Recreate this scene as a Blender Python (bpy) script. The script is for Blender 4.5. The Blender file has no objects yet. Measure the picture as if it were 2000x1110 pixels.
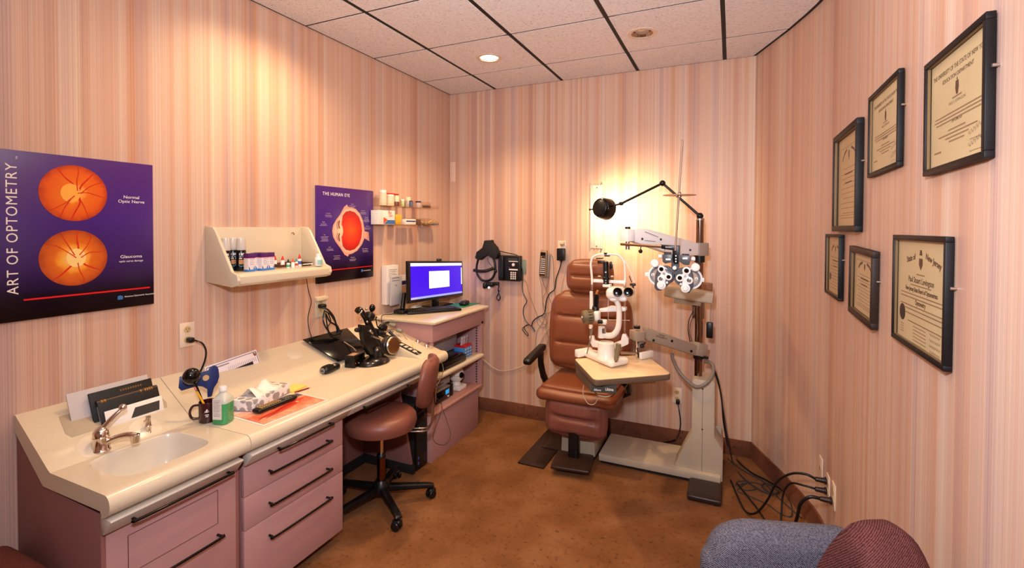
import bpy, bmesh, math, random
from mathutils import Matrix, Vector, Euler
random.seed(4)
R = math.radians
S = bpy.context.scene
COL = S.collection

# ------------------------------------------------------------------ camera
F, PX, PY = 945.7, 1000.0, 462.5
YAW, PITCH, ROLL = .4258207, .0182118, .0035088
CAM = Vector((2.34747, -3.79861, 1.62312))
_f = Vector((-math.sin(YAW)*math.cos(PITCH), math.cos(YAW)*math.cos(PITCH), -math.sin(PITCH)))
_r0 = Vector((math.cos(YAW), math.sin(YAW), 0)); _u0 = _r0.cross(_f)
_r = _r0*math.cos(ROLL)+_u0*math.sin(ROLL); _u = -_r0*math.sin(ROLL)+_u0*math.cos(ROLL)
cd = bpy.data.cameras.new('camera'); co = bpy.data.objects.new('camera', cd); COL.objects.link(co)
m = Matrix((( _r.x, _u.x, -_f.x, CAM.x), (_r.y, _u.y, -_f.y, CAM.y), (_r.z, _u.z, -_f.z, CAM.z), (0, 0, 0, 1)))
co.matrix_world = m
cd.sensor_fit = 'HORIZONTAL'; cd.sensor_width = 36; cd.lens = F/2000*36
cd.shift_x = 0; cd.shift_y = -(555-PY)/2000
cd.clip_start = .02; cd.clip_end = 50
S.camera = co

# ------------------------------------------------------------------ world, light, exposure
w = bpy.data.worlds.new('world'); S.world = w; w.use_nodes = True
w.node_tree.nodes['Background'].inputs[0].default_value = (1, .8, .62, 1)
w.node_tree.nodes['Background'].inputs[1].default_value = .1
S.view_settings.view_transform = 'Standard'; S.view_settings.look = 'None'
S.view_settings.exposure = .5; S.view_settings.gamma = 1
S.view_settings.use_curve_mapping = False

def lamp(name, kind, loc, power, col, size=.1, aim=None, spot=None, blend=.6, shape=None, sy=None):
    d = bpy.data.lights.new(name, kind); o = bpy.data.objects.new(name, d); COL.objects.link(o)
    o.location = loc; d.energy = power; d.color = col
    if kind == 'AREA':
        d.size = size
        if sy: d.shape = 'RECTANGLE'; d.size_y = sy
    else: d.shadow_soft_size = size
    if kind == 'SPOT': d.spot_size = R(spot); d.spot_blend = blend
    if aim is not None:
        o.rotation_euler = (Vector(aim)-Vector(loc)).to_track_quat('-Z', 'Y').to_euler()
    return o

WARM = (1, .69, .37); FLASH = (.84, .88, 1)
H = 2.83                                                     # ceiling height
L1 = (.766, -.715); L2 = (1.83, -.72); L3 = (.45, -1.97)
lamp('downlight_lamp', 'SPOT', (L1[0], L1[1], 2.80), 70, WARM, .05, (L1[0], L1[1], 0), 120, 1)
lamp('wall_wash_lamp', 'SPOT', (L3[0], L3[1], 2.80), 38, WARM, .05, (L3[0]-.1, L3[1], 0), 150, .9)
lamp('room_lamp', 'SPOT', (1.45, -1.75, 2.80), 46, (1, .60, .24), .06, (1.3, -1.5, 0), 105, 1)
lamp('bounce_flash', 'AREA', (2.0, -3.3, 2.2), 29, (.97, .92, .92), .5, (1.9, -3.0, 2.83))
lamp('camera_flash', 'SPOT', (2.22, -3.75, 1.92), 128, FLASH, .06, (1.5, -.4, .55), 138, .9)

# ------------------------------------------------------------------ materials
def lin(c):
    return tuple(((x/255)/12.92 if x/255 <= .04045 else ((x/255+.055)/1.055)**2.4) for x in c)
MATS = {}
def nt(name):
    m = bpy.data.materials.new(name); m.use_nodes = True
    t = m.node_tree; return m, t, t.nodes['Principled BSDF']
def mat(name, rgb, rough=.5, metal=0., spec=.5, noise=None, bump=None, trans=0., emit=None, coat=0., ior=1.45, alpha=1):
    if name in MATS: return MATS[name]
    m, t, b = nt(name); c = lin(rgb)+(1,)
    b.inputs['Base Color'].default_value = c; b.inputs['Roughness'].default_value = rough
    b.inputs['Metallic'].default_value = metal; b.inputs['Specular IOR Level'].default_value = spec
    b.inputs['Transmission Weight'].default_value = trans; b.inputs['IOR'].default_value = ior
    b.inputs['Coat Weight'].default_value = coat; b.inputs['Alpha'].default_value = alpha
    m.diffuse_color = c
    if noise or bump:
        tc = t.nodes.new('ShaderNodeTexCoord')
    if noise:
        sc, amt = noise
        n = t.nodes.new('ShaderNodeTexNoise'); n.inputs['Scale'].default_value = sc; n.inputs['Detail'].default_value = 4
        t.links.new(tc.outputs['Object'], n.inputs['Vector'])
        mx = t.nodes.new('ShaderNodeMix'); mx.data_type = 'RGBA'
        mx.inputs[6].default_value = tuple(v*(1-amt) for v in c[:3])+(1,); mx.inputs[7].default_value = tuple(min(1, v*(1+amt)) for v in c[:3])+(1,)
        t.links.new(n.outputs['Fac'], mx.inputs[0]); t.links.new(mx.outputs[2], b.inputs['Base Color'])
    if bump:
        sc, st = bump
        n = t.nodes.new('ShaderNodeTexNoise'); n.inputs['Scale'].default_value = sc; n.inputs['Detail'].default_value = 5
        t.links.new(tc.outputs['Object'], n.inputs['Vector'])
        bp = t.nodes.new('ShaderNodeBump'); bp.inputs['Strength'].default_value = st; bp.inputs['Distance'].default_value = .002
        t.links.new(n.outputs['Fac'], bp.inputs['Height']); t.links.new(bp.outputs['Normal'], b.inputs['Normal'])
    if emit:
        b.inputs['Emission Color'].default_value = lin(emit[0])+(1,); b.inputs['Emission Strength'].default_value = emit[1]
    MATS[name] = m; return m

def ramp(t, stops, interp='LINEAR'):
    r = t.nodes.new('ShaderNodeValToRGB'); r.color_ramp.interpolation = interp
    e = r.color_ramp.elements
    while len(e) > len(stops): e.remove(e[-1])
    while len(e) < len(stops): e.new(.5)
    for k, (p, c) in zip(e, stops): k.position = p; k.color = lin(c)+(1,)
    return r
def math_node(t, op, a, b=None):
    n = t.nodes.new('ShaderNodeMath'); n.operation = op
    for i, v in enumerate((a, b)):
        if v is None: continue
        if isinstance(v, (int, float)): n.inputs[i].default_value = v
        else: t.links.new(v, n.inputs[i])
    return n.outputs[0]

def wallpaper(name, axis, seed):
    """soft vertical stripes in peach, cream, mauve and apricot, the coordinate runs along the wall"""
    m, t, b = nt(name)
    tc = t.nodes.new('ShaderNodeTexCoord'); sp = t.nodes.new('ShaderNodeSeparateXYZ')
    t.links.new(tc.outputs['Object'], sp.inputs[0]); c = sp.outputs[axis]
    def n1(scale, det, off):
        n = t.nodes.new('ShaderNodeTexNoise'); n.noise_dimensions = '1D'
        n.inputs['Scale'].default_value = 1; n.inputs['Detail'].default_value = det; n.inputs['Roughness'].default_value = .6
        t.links.new(math_node(t, 'ADD', math_node(t, 'MULTIPLY', c, scale), off+seed), n.inputs['W'])
        return n.outputs['Fac']
    r1 = ramp(t, [(.28, (186, 146, 134)), (.40, (208, 158, 126)), (.48, (216, 174, 148)), (.56, (224, 194, 168)), (.64, (212, 180, 164)), (.74, (194, 160, 150))])
    t.links.new(n1(7.5, 2.5, 3.7), r1.inputs[0])
    r2 = ramp(t, [(.30, (210, 146, 104)), (.46, (216, 176, 152)), (.56, (206, 172, 158)), (.70, (234, 208, 176))])
    t.links.new(n1(22, 2, 11.2), r2.inputs[0])
    mx = t.nodes.new('ShaderNodeMix'); mx.data_type = 'RGBA'; mx.inputs[0].default_value = .38
    t.links.new(r1.outputs[0], mx.inputs[6]); t.links.new(r2.outputs[0], mx.inputs[7])
    r3 = ramp(t, [(.3, (234, 232, 232)), (.5, (246, 246, 246)), (.7, (255, 255, 255))])
    t.links.new(n1(190, 1, 23.), r3.inputs[0])
    mu = t.nodes.new('ShaderNodeMix'); mu.data_type = 'RGBA'; mu.blend_type = 'MULTIPLY'; mu.inputs[0].default_value = 1
    t.links.new(mx.outputs[2], mu.inputs[6]); t.links.new(r3.outputs[0], mu.inputs[7])
    t.links.new(mu.outputs[2], b.inputs['Base Color'])
    b.inputs['Roughness'].default_value = .42; b.inputs['Specular IOR Level'].default_value = .35
    bn = t.nodes.new('ShaderNodeBump'); bn.inputs['Strength'].default_value = .08; bn.inputs['Distance'].default_value = .001
    t.links.new(n1(260, 1, 5.), bn.inputs['Height']); t.links.new(bn.outputs['Normal'], b.inputs['Normal'])
    return m

def carpet(name, c1, c2, c3):
    m, t, b = nt(name)
    tc = t.nodes.new('ShaderNodeTexCoord')
    def n3(sc, det):
        n = t.nodes.new('ShaderNodeTexNoise'); n.inputs['Scale'].default_value = sc; n.inputs['Detail'].default_value = det
        t.links.new(tc.outputs['Object'], n.inputs['Vector']); return n.outputs['Fac']
    r1 = ramp(t, [(.34, c1), (.5, c2), (.66, c3)]); t.links.new(n3(4.2, 6), r1.inputs[0])
    r2 = ramp(t, [(.30, (120, 115, 112)), (.40, (236, 234, 232)), (.75, (255, 255, 255))]); t.links.new(n3(42, 5), r2.inputs[0])
    r3 = ramp(t, [(.2, (170, 168, 165)), (.7, (255, 255, 255))]); t.links.new(n3(420, 2), r3.inputs[0])
    mu = t.nodes.new('ShaderNodeMix'); mu.data_type = 'RGBA'; mu.blend_type = 'MULTIPLY'; mu.inputs[0].default_value = .55
    t.links.new(r1.outputs[0], mu.inputs[6]); t.links.new(r2.outputs[0], mu.inputs[7])
    m2 = t.nodes.new('ShaderNodeMix'); m2.data_type = 'RGBA'; m2.blend_type = 'MULTIPLY'; m2.inputs[0].default_value = 1
    t.links.new(mu.outputs[2], m2.inputs[6]); t.links.new(r3.outputs[0], m2.inputs[7])
    t.links.new(m2.outputs[2], b.inputs['Base Color']); b.inputs['Roughness'].default_value = .95
    b.inputs['Specular IOR Level'].default_value = .1
    bn = t.nodes.new('ShaderNodeBump'); bn.inputs['Strength'].default_value = .5; bn.inputs['Distance'].default_value = .004
    t.links.new(n3(420, 2), bn.inputs['Height']); t.links.new(bn.outputs['Normal'], b.inputs['Normal'])
    return m

def tile_mat():
    m, t, b = nt('mineral_fibre')
    tc = t.nodes.new('ShaderNodeTexCoord')
    n = t.nodes.new('ShaderNodeTexNoise'); n.inputs['Scale'].default_value = 75; n.inputs['Detail'].default_value = 5
    mp = t.nodes.new('ShaderNodeMapping'); mp.inputs['Scale'].default_value = (.8, 2.6, 1)
    t.links.new(tc.outputs['Object'], mp.inputs[0]); t.links.new(mp.outputs[0], n.inputs['Vector'])
    r = ramp(t, [(.30, (166, 156, 150)), (.40, (232, 226, 224)), (.7, (246, 242, 240))]); t.links.new(n.outputs['Fac'], r.inputs[0])
    t.links.new(r.outputs[0], b.inputs['Base Color']); b.inputs['Roughness'].default_value = .95; b.inputs['Specular IOR Level'].default_value = .1
    bn = t.nodes.new('ShaderNodeBump'); bn.inputs['Strength'].default_value = .7; bn.inputs['Distance'].default_value = .003
    t.links.new(n.outputs['Fac'], bn.inputs['Height']); t.links.new(bn.outputs['Normal'], b.inputs['Normal'])
    return m

def weave(name, ca, cb, sc=900):
    m, t, b = nt(name)
    tc = t.nodes.new('ShaderNodeTexCoord')
    n = t.nodes.new('ShaderNodeTexNoise'); n.inputs['Scale'].default_value = sc*.6; n.inputs['Detail'].default_value = 2
    t.links.new(tc.outputs['Object'], n.inputs['Vector'])
    wv = t.nodes.new('ShaderNodeTexWave'); wv.inputs['Scale'].default_value = sc*.25; wv.inputs['Distortion'].default_value = 2
    wv.bands_direction = 'DIAGONAL'; t.links.new(tc.outputs['Object'], wv.inputs['Vector'])
    s = math_node(t, 'ADD', math_node(t, 'MULTIPLY', n.outputs['Fac'], .7), math_node(t, 'MULTIPLY', wv.outputs['Fac'], .35))
    r = ramp(t, [(.35, ca), (.68, cb)]); t.links.new(s, r.inputs[0]); t.links.new(r.outputs[0], b.inputs['Base Color'])
    b.inputs['Roughness'].default_value = .95; b.inputs['Specular IOR Level'].default_value = .15
    bn = t.nodes.new('ShaderNodeBump'); bn.inputs['Strength'].default_value = .5; bn.inputs['Distance'].default_value = .001
    t.links.new(s, bn.inputs['Height']); t.links.new(bn.outputs['Normal'], b.inputs['Normal'])
    return m

def grad(name, axis, lo, hi, stops, rough=.25, noise=0, nscale=20):
    """printed colour running along one object axis (in metres)"""
    m, t, b = nt(name)
    tc = t.nodes.new('ShaderNodeTexCoord'); sp = t.nodes.new('ShaderNodeSeparateXYZ'); t.links.new(tc.outputs['Object'], sp.inputs[0])
    if axis == 'r':
        ln = t.nodes.new('ShaderNodeVectorMath'); ln.operation = 'LENGTH'; t.links.new(tc.outputs['Object'], ln.inputs[0]); v = ln.outputs['Value']
    else: v = sp.outputs[axis]
    v = math_node(t, 'DIVIDE', math_node(t, 'SUBTRACT', v, lo), hi-lo)
    if noise:
        n = t.nodes.new('ShaderNodeTexNoise'); n.inputs['Scale'].default_value = nscale; n.inputs['Detail'].default_value = 3
        t.links.new(tc.outputs['Object'], n.inputs['Vector'])
        v = math_node(t, 'ADD', v, math_node(t, 'MULTIPLY', math_node(t, 'SUBTRACT', n.outputs['Fac'], .5), noise))
    r = ramp(t, stops); t.links.new(v, r.inputs[0]); t.links.new(r.outputs[0], b.inputs['Base Color'])
    b.inputs['Roughness'].default_value = rough
    return m

M_PINK = mat('mauve_laminate', (178, 134, 130), .45, spec=.4, noise=(3, .04))
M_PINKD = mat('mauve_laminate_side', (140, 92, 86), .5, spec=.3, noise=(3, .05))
M_TOP = mat('cream_solid_surface', (212, 196, 168), .22, spec=.5, coat=.2, noise=(60, .03))
M_RAIL = mat('warm_grey_plastic', (196, 184, 168), .35)
M_BLACK = mat('black_plastic', (14, 13, 13), .35)
M_BLACKM = mat('matte_black', (20, 18, 17), .7)
M_BLACKG = mat('gloss_black', (8, 7, 7), .12)
M_CHROME = mat('chrome', (225, 215, 205), .12, 1)
M_STEEL = mat('brushed_steel', (190, 182, 172), .28, 1)
M_BRONZE = mat('bronze_steel', (120, 78, 52), .2, 1)
M_WHITE = mat('white_paint', (236, 230, 222), .35)
M_IVORY = mat('ivory_enamel', (240, 232, 218), .3, coat=.3)
M_BEIGE = mat('beige_metal', (186, 170, 146), .45, bump=(300, .15))
M_BEIGE2 = mat('taupe_metal', (160, 142, 124), .4)
M_LEATH = mat('cognac_leather', (130, 72, 44), .36, spec=.5, noise=(9, .10), bump=(240, .35))
M_LEATHR = mat('rosy_leather', (124, 72, 58), .38, spec=.45, noise=(9, .08), bump=(260, .25))
def pane_mat(name, tint, base=.04):
    m = bpy.data.materials.new(name); m.use_nodes = True; t = m.node_tree; t.nodes.remove(t.nodes['Principled BSDF'])
    tr = t.nodes.new('ShaderNodeBsdfTransparent'); tr.inputs[0].default_value = lin(tint)+(1,)
    gl = t.nodes.new('ShaderNodeBsdfGlossy'); gl.inputs['Roughness'].default_value = .02
    lw = t.nodes.new('ShaderNodeLayerWeight'); lw.inputs['Blend'].default_value = .12
    ge = t.nodes.new('ShaderNodeNewGeometry'); mx = t.nodes.new('ShaderNodeMixShader'); fr = math_node(t, 'MULTIPLY', math_node(t, 'ADD', math_node(t, 'MULTIPLY', lw.outputs[0], .7), base), math_node(t, 'SUBTRACT', 1, ge.outputs['Backfacing'])); t.links.new(fr, mx.inputs[0]); t.links.new(tr.outputs[0], mx.inputs[1]); t.links.new(gl.outputs[0], mx.inputs[2])
    t.links.new(mx.outputs[0], t.nodes['Material Output'].inputs[0]); return m
M_PANE = pane_mat('pane_glass', (250, 250, 248), .0); M_GLASS = pane_mat('clear_acrylic_sheet', (252, 249, 246), .06)
M_PAPER = mat('paper', (236, 228, 216), .7)
M_PARCH = mat('parchment', (222, 196, 152), .6, noise=(14, .05))
M_INK = mat('brown_ink', (96, 66, 44), .7)
M_FAINT = mat('faint_ink', (158, 124, 90), .7)
M_GREY = mat('mid_grey', (128, 122, 114), .5)
M_DGREY = mat('dark_grey', (58, 54, 50), .5)
M_BROWNB = mat('dark_brown_metal', (44, 26, 18), .4)
M_RED = mat('red_plastic', (205, 30, 22), .35)
M_ORANGE = mat('orange_print', (226, 84, 30), .4)
M_BLUE = mat('blue_print', (54, 108, 168), .4)
M_CORDG = mat('tan_cord', (150, 128, 100), .6)
M_CORDW = mat('pale_cord', (206, 184, 156), .6)

# ------------------------------------------------------------------ mesh tools
class B:
    def __init__(s, M=None): s.bm = bmesh.new(); s.M = M or Matrix()
    def _add(s, other, T=None):
        if T is not None: bmesh.ops.transform(other, matrix=T, verts=other.verts)
        me = bpy.data.meshes.new('tmp'); other.to_mesh(me); s.bm.from_mesh(me); bpy.data.meshes.remove(me); other.free(); return s
    def box(s, c, d, bev=.003, rot=(0, 0, 0), seg=2):
        b = bmesh.new(); bmesh.ops.create_cube(b, size=1)
        bmesh.ops.scale(b, vec=d, verts=b.verts)
        bv = min(bev, min(d)*.45)
        if bv > 0: bmesh.ops.bevel(b, geom=b.edges[:], offset=bv, segments=seg, profile=.5, affect='EDGES', clamp_overlap=True)
        return s._add(b, Matrix.Translation(c) @ Euler(rot).to_matrix().to_4x4())
    def span(s, a, b_, bev=.003, seg=2):
        return s.box([(x+y)/2 for x, y in zip(a, b_)], [abs(y-x) for x, y in zip(a, b_)], bev, seg=seg)
    def cyl(s, a, b_, r, r2=None, n=24, bev=0):
        a = Vector(a); d = Vector(b_)-a; r2 = r if r2 is None else r2
        prof = [(0, 0), (r-bev, 0), (r, bev), (r2, d.length-bev), (r2-bev, d.length), (0, d.length)] if bev else [(0, 0), (r, 0), (r2, d.length), (0, d.length)]
        q = d.to_track_quat('Z', 'Y').to_matrix().to_4x4()
        return s.lathe(prof, n=n, T=Matrix.Translation(a) @ q)
    def lathe(s, prof, n=32, T=None, sc=(1, 1)):
        b = bmesh.new(); rings = []
        for r, z in prof:
            if r < 1e-6: rings.append([b.verts.new((0, 0, z))])
            else: rings.append([b.verts.new((r*math.cos(2*math.pi*k/n)*sc[0], r*math.sin(2*math.pi*k/n)*sc[1], z)) for k in range(n)])
        for p, q in zip(rings, rings[1:]):
            for k in range(n):
                k2 = (k+1) % n
                if len(p) == 1 and len(q) > 1: b.faces.new((p[0], q[k2], q[k]))
                elif len(q) == 1 and len(p) > 1: b.faces.new((p[k], p[k2], q[0]))
                elif len(p) > 1: b.faces.new((p[k], p[k2], q[k2], q[k]))
        return s._add(b, T)
    def ball(s, c, r, n=20, rot=(0, 0, 0)):
        r = (r, r, r) if isinstance(r, (int, float)) else r
        b = bmesh.new(); bmesh.ops.create_uvsphere(b, u_segments=n, v_segments=max(8, n*2//3), radius=1)
        return s._add(b, Matrix.Translation(c) @ Euler(rot).to_matrix().to_4x4() @ Matrix.Diagonal((*r, 1)))
    def tube(s, pts, r, n=8, sub=6, rr=None):
        P = [Vector(p) for p in pts]
        if sub > 1 and len(P) > 2:
            Q = []
            for i in range(len(P)-1):
                p0 = P[max(i-1, 0)]; p1 = P[i]; p2 = P[i+1]; p3 = P[min(i+2, len(P)-1)]
                for k in range(sub):
                    t = k/sub; Q.append(.5*((2*p1)+(p2-p0)*t+(2*p0-5*p1+4*p2-p3)*t*t+(3*p1-p0-3*p2+p3)*t**3))
            Q.append(P[-1]); P = Q
        b = bmesh.new(); rings = []; N = len(P); up = None
        for i, p in enumerate(P):
            d = (P[min(i+1, N-1)]-P[max(i-1, 0)])
            d = d.normalized() if d.length > 1e-9 else Vector((0, 0, 1))
            if up is None: up = Vector((0, 0, 1)) if abs(d.z) < .9 else Vector((1, 0, 0))
            sd = d.cross(up).normalized(); up = sd.cross(d).normalized()
            ra = r if rr is None else r*(rr[0]+(rr[1]-rr[0])*i/(N-1))
            rings.append([b.verts.new(p+(sd*math.cos(2*math.pi*k/n)+up*math.sin(2*math.pi*k/n))*ra) for k in range(n)])
        for p, q in zip(rings, rings[1:]):
            for k in range(n): b.faces.new((p[k], p[(k+1) % n], q[(k+1) % n], q[k]))
        b.faces.new(rings[0][::-1]); b.faces.new(rings[-1])
        return s._add(b)
    def prism(s, poly, a, b_, axis='y', bev=0, seg=2):
        b = bmesh.new()
        def P(p, h): return {'y': (p[0], h, p[1]), 'x': (h, p[0], p[1]), 'z': (p[0], p[1], h)}[axis]
        v0 = [b.verts.new(P(p, a)) for p in poly]; v1 = [b.verts.new(P(p, b_)) for p in poly]
        n = len(poly); b.faces.new(v0); b.faces.new(v1[::-1])
        for k in range(n): b.faces.new((v0[k], v0[(k+1) % n], v1[(k+1) % n], v1[k]))
        bmesh.ops.recalc_face_normals(b, faces=b.faces)
        if bev: bmesh.ops.bevel(b, geom=b.edges[:], offset=bev, segments=seg, profile=.5, affect='EDGES', clamp_overlap=True)
        return s._add(b)
    def cushion(s, c, d, r=.04, puff=.01, rot=(0, 0, 0), n=12, fn=None):
        """rounded box, slightly domed on every face; fn(p, unit) may push single points"""
        b = bmesh.new(); bmesh.ops.create_cube(b, size=2)
        bmesh.ops.subdivide_edges(b, edges=b.edges[:], cuts=n, use_grid_fill=True)
        h = Vector(d)/2; r = min(r, min(h)*.98)
        for v in b.verts:
            u = v.co.copy()
            u = Vector([math.copysign(math.sin(abs(x)*math.pi/2), x)*.35+x*.65 for x in u])
            core = Vector([max(-(hh-r), min(hh-r, x*hh)) for x, hh in zip(u, h)])
            dl = Vector([x*hh for x, hh in zip(u, h)])-core
            p = core+(dl.normalized()*r if dl.length > 1e-7 else dl)
            e = Vector([1-x*x for x in u])
            big = max(range(3), key=lambda i: abs(v.co[i]))
            oth = [i for i in range(3) if i != big]
            p[big] += math.copysign(puff*e[oth[0]]*e[oth[1]], v.co[big])
            if fn: p = fn(p, u)
            v.co = p
        return s._add(b, Matrix.Translation(c) @ Euler(rot).to_matrix().to_4x4())
    def strip(s, pts, w, T=Matrix(), up=(0, 0, 1), h=.0006, taper=None):
        """thin flat ribbon lying in the xy plane of T"""
        b = bmesh.new(); P = [Vector((p[0], p[1], 0)) for p in pts]; N = len(P); L = []; Rr = []
        for i, p in enumerate(P):
            d = (P[min(i+1, N-1)]-P[max(i-1, 0)]).normalized(); sd = Vector((-d.y, d.x, 0))
            ww = w*(1 if taper is None else 1+(taper-1)*i/(N-1))/2
            L.append(b.verts.new(p+sd*ww+Vector((0, 0, h)))); Rr.append(b.verts.new(p-sd*ww+Vector((0, 0, h))))
        for i in range(N-1): b.faces.new((L[i], Rr[i], Rr[i+1], L[i+1]))
        return s._add(b, T)

MW = {}
def finish(o_name, b, m, sharp=38):
    bm = b.bm
    bmesh.ops.remove_doubles(bm, verts=bm.verts, dist=1e-6)
    bmesh.ops.recalc_face_normals(bm, faces=bm.faces)
    for f in bm.faces: f.smooth = True
    for e in bm.edges:
        if len(e.link_faces) == 2 and e.calc_face_angle(0) > R(sharp): e.smooth = False
    me = bpy.data.meshes.new(o_name); bm.to_mesh(me); bm.free()
    me.materials.append(m); return me
def obj(name, b, m, parent=None, label=None, local=False, sharp=38):
    """one mesh object; geometry is given in world space unless local"""
    T = b.M
    if parent is not None and not local: T = MW[parent.name].inverted() @ T
    bmesh.ops.transform(b.bm, matrix=T, verts=b.bm.verts)
    o = bpy.data.objects.new(name, finish(name, b, m, sharp)); COL.objects.link(o)
    if parent is not None: o.parent = parent; MW[o.name] = MW[parent.name]
    else: MW[o.name] = Matrix()
    if label: o['label'] = label
    return o
def thing(name, label, cat, loc=(0, 0, 0), rz=0, group=None):
    o = bpy.data.objects.new(name, None); COL.objects.link(o); o.empty_display_size = .05
    o.location = loc; o.rotation_euler = (0, 0, rz); MW[o.name] = Matrix.Translation(loc) @ Matrix.Rotation(rz, 4, 'Z')
    o['label'] = label; o['category'] = cat
    if group: o['group'] = group
    return o
def one(name, b, m, label, cat, loc=(0, 0, 0), rz=0, group=None):
    """a thing that is a single mesh, its origin at its base"""
    MT = Matrix.Translation(loc) @ Matrix.Rotation(rz, 4, 'Z')
    bmesh.ops.transform(b.bm, matrix=MT.inverted() @ b.M, verts=b.bm.verts)
    o = bpy.data.objects.new(name, finish(name, b, m)); COL.objects.link(o)
    o.location = loc; o.rotation_euler = (0, 0, rz); MW[o.name] = MT
    o['label'] = label; o['category'] = cat
    if group: o['group'] = group
    return o
def struct(name, b, m, parent=None):
    o = obj(name, b, m, parent)
    if parent is None: o['kind'] = 'structure'
    return o
def dup(root, loc, rz=0, label=None, group=None):
    r = root.copy(); COL.objects.link(r); r.location = loc; r.rotation_euler = (0, 0, rz)
    MW[r.name] = Matrix.Translation(loc) @ Matrix.Rotation(rz, 4, 'Z')
    if label: r['label'] = label
    if group: r['group'] = group
    for ch in list(root.children):
        c = ch.copy(); COL.objects.link(c); c.parent = r; MW[c.name] = MW[r.name]
        for g in list(ch.children):
            d = g.copy(); COL.objects.link(d); d.parent = c; MW[d.name] = MW[r.name]
    return r
def text(s, size, m, parent, T, name='lettering', ax='CENTER', ext=.0002, sx=1, spacing=1, line=1, bold=0):
    cu = bpy.data.curves.new(name, 'FONT'); cu.body = s; cu.size = size; cu.align_x = ax; cu.align_y = 'CENTER'
    cu.extrude = ext; cu.space_character = spacing; cu.space_line = line; cu.resolution_u = 3; cu.offset = bold
    t = bpy.data.objects.new(name, cu); COL.objects.link(t)
    me = bpy.data.meshes.new_from_object(t); bpy.data.objects.remove(t); bpy.data.curves.remove(cu)
    me.name = name
    MT = MW[parent.name].inverted() @ T @ Matrix.Diagonal((sx, 1, 1, 1))
    me.transform(MT); me.materials.clear(); me.materials.append(m)
    o = bpy.data.objects.new(name, me); COL.objects.link(o); o.parent = parent; MW[o.name] = MW[parent.name]
    return o
def letters(o):
    """turn one lettering mesh into one small object per letter"""
    par = o.parent; me = o.data; bm = bmesh.new(); bm.from_mesh(me); seen = set(); bm.verts.ensure_lookup_table()
    for v in bm.verts:
        if v.index in seen: continue
        st_ = [v]; isl = []
        seen.add(v.index)
        while st_:
            q = st_.pop(); isl.append(q)
            for e in q.link_edges:
                w_ = e.other_vert(q)
                if w_.index not in seen: seen.add(w_.index); st_.append(w_)
        idx = {q.index: i for i, q in enumerate(isl)}
        fs = [[idx[x.index] for x in f.verts] for f in bm.faces if f.verts[0].index in idx]
        m2 = bpy.data.meshes.new('letter'); m2.from_pydata([q.co[:] for q in isl], [], fs); m2.materials.append(me.materials[0])
        c_ = bpy.data.objects.new('letter', m2); COL.objects.link(c_); c_.parent = par; MW[c_.name] = MW[par.name]
    bm.free(); bpy.data.objects.remove(o); bpy.data.meshes.remove(me)
def lerp(a, b, t): return [x+(y-x)*t for x, y in zip(a, b)]
def A(u, v, **k):
    """world point seen at photo pixel (u, v) on an axis plane"""
    d = _r*((u-PX)/F)-_u*((v-PY)/F)+_f
    (ax, val), = k.items(); i = 'xyz'.index(ax); t = (val-CAM[i])/d[i]
    return CAM+d*t
def frame(o, x, y):
    x = Vector(x).normalized(); y = Vector(y); y = (y-x*x.dot(y)).normalized(); z = x.cross(y)
    return Matrix(((x.x, y.x, z.x, o[0]), (x.y, y.y, z.y, o[1]), (x.z, y.z, z.z, o[2]), (0, 0, 0, 1)))
def LW(y, z, x=0): return frame((x, y, z), (0, 1, 0), (0, 0, 1))      # plane on the left wall, facing +x
def BW(x, z, y=0): return frame((x, y, z), (1, 0, 0), (0, 0, 1))      # on the back wall, facing -y
def RW(y, z, x=2.8): return frame((x, y, z), (0, -1, 0), (0, 0, 1))   # on the right wall, facing -x

# ================================================================== SETTING
YB = -5.2
WALLR = [(2.49, 0), (2.572, -.2), (2.655, -.4), (2.735, -.63), (2.768, -.74), (2.788, -.83), (2.797, -.92), (2.8, -1.0), (2.8, YB)]
WP_L = wallpaper('striped_wallpaper_left', 1, 0); WP_B = wallpaper('striped_wallpaper_back', 0, 7)
WP_R = wallpaper('striped_wallpaper_right', 1, 3.3)
M_CARP = carpet('brown_carpet', (134, 86, 50), (146, 96, 58), (158, 108, 70))
M_CARPB = carpet('brown_carpet_base', (126, 76, 54), (136, 84, 60), (146, 92, 66))
struct('floor', B().prism([(-.1, .1), (3.1, .1), (3.1, YB-.1), (-.1, YB-.1)], -.1, 0, 'z'), M_CARP)
struct('wall_left', B().span((-.1, YB-.1, 0), (0, .1, H+.1), 0), WP_L)
struct('wall_back', B().span((0, 0, 0), (2.49, .1, H+.1), 0), WP_B)
struct('wall_right', B().prism(WALLR+[(3.1, YB), (3.1, .1), (2.49, .1)], 0, H+.1, 'z'), WP_R)
struct('wall_front', B().span((0, YB-.1, 0), (2.8, YB, H+.1), 0), WP_B)
bbp = [(2.49, 0), (2.572, -.2), (2.655, -.4), (2.735, -.63), (2.768, -.74), (2.788, -.83), (2.797, -.92), (2.8, -1.0), (2.8, YB)]
struct('baseboard_back', B().span((0, -.012, 0), (2.485, 0, .115), .003), M_CARPB)
inner = [(x-.012*(1 if y < -.9 else .95), y-.004) for x, y in bbp]
struct('baseboard_right', B().prism(bbp+inner[::-1], 0, .115, 'z'), M_CARPB)
struct('baseboard_left', B().span((0, YB, 0), (.012, -3.0, .115), .003), M_CARPB)

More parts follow.
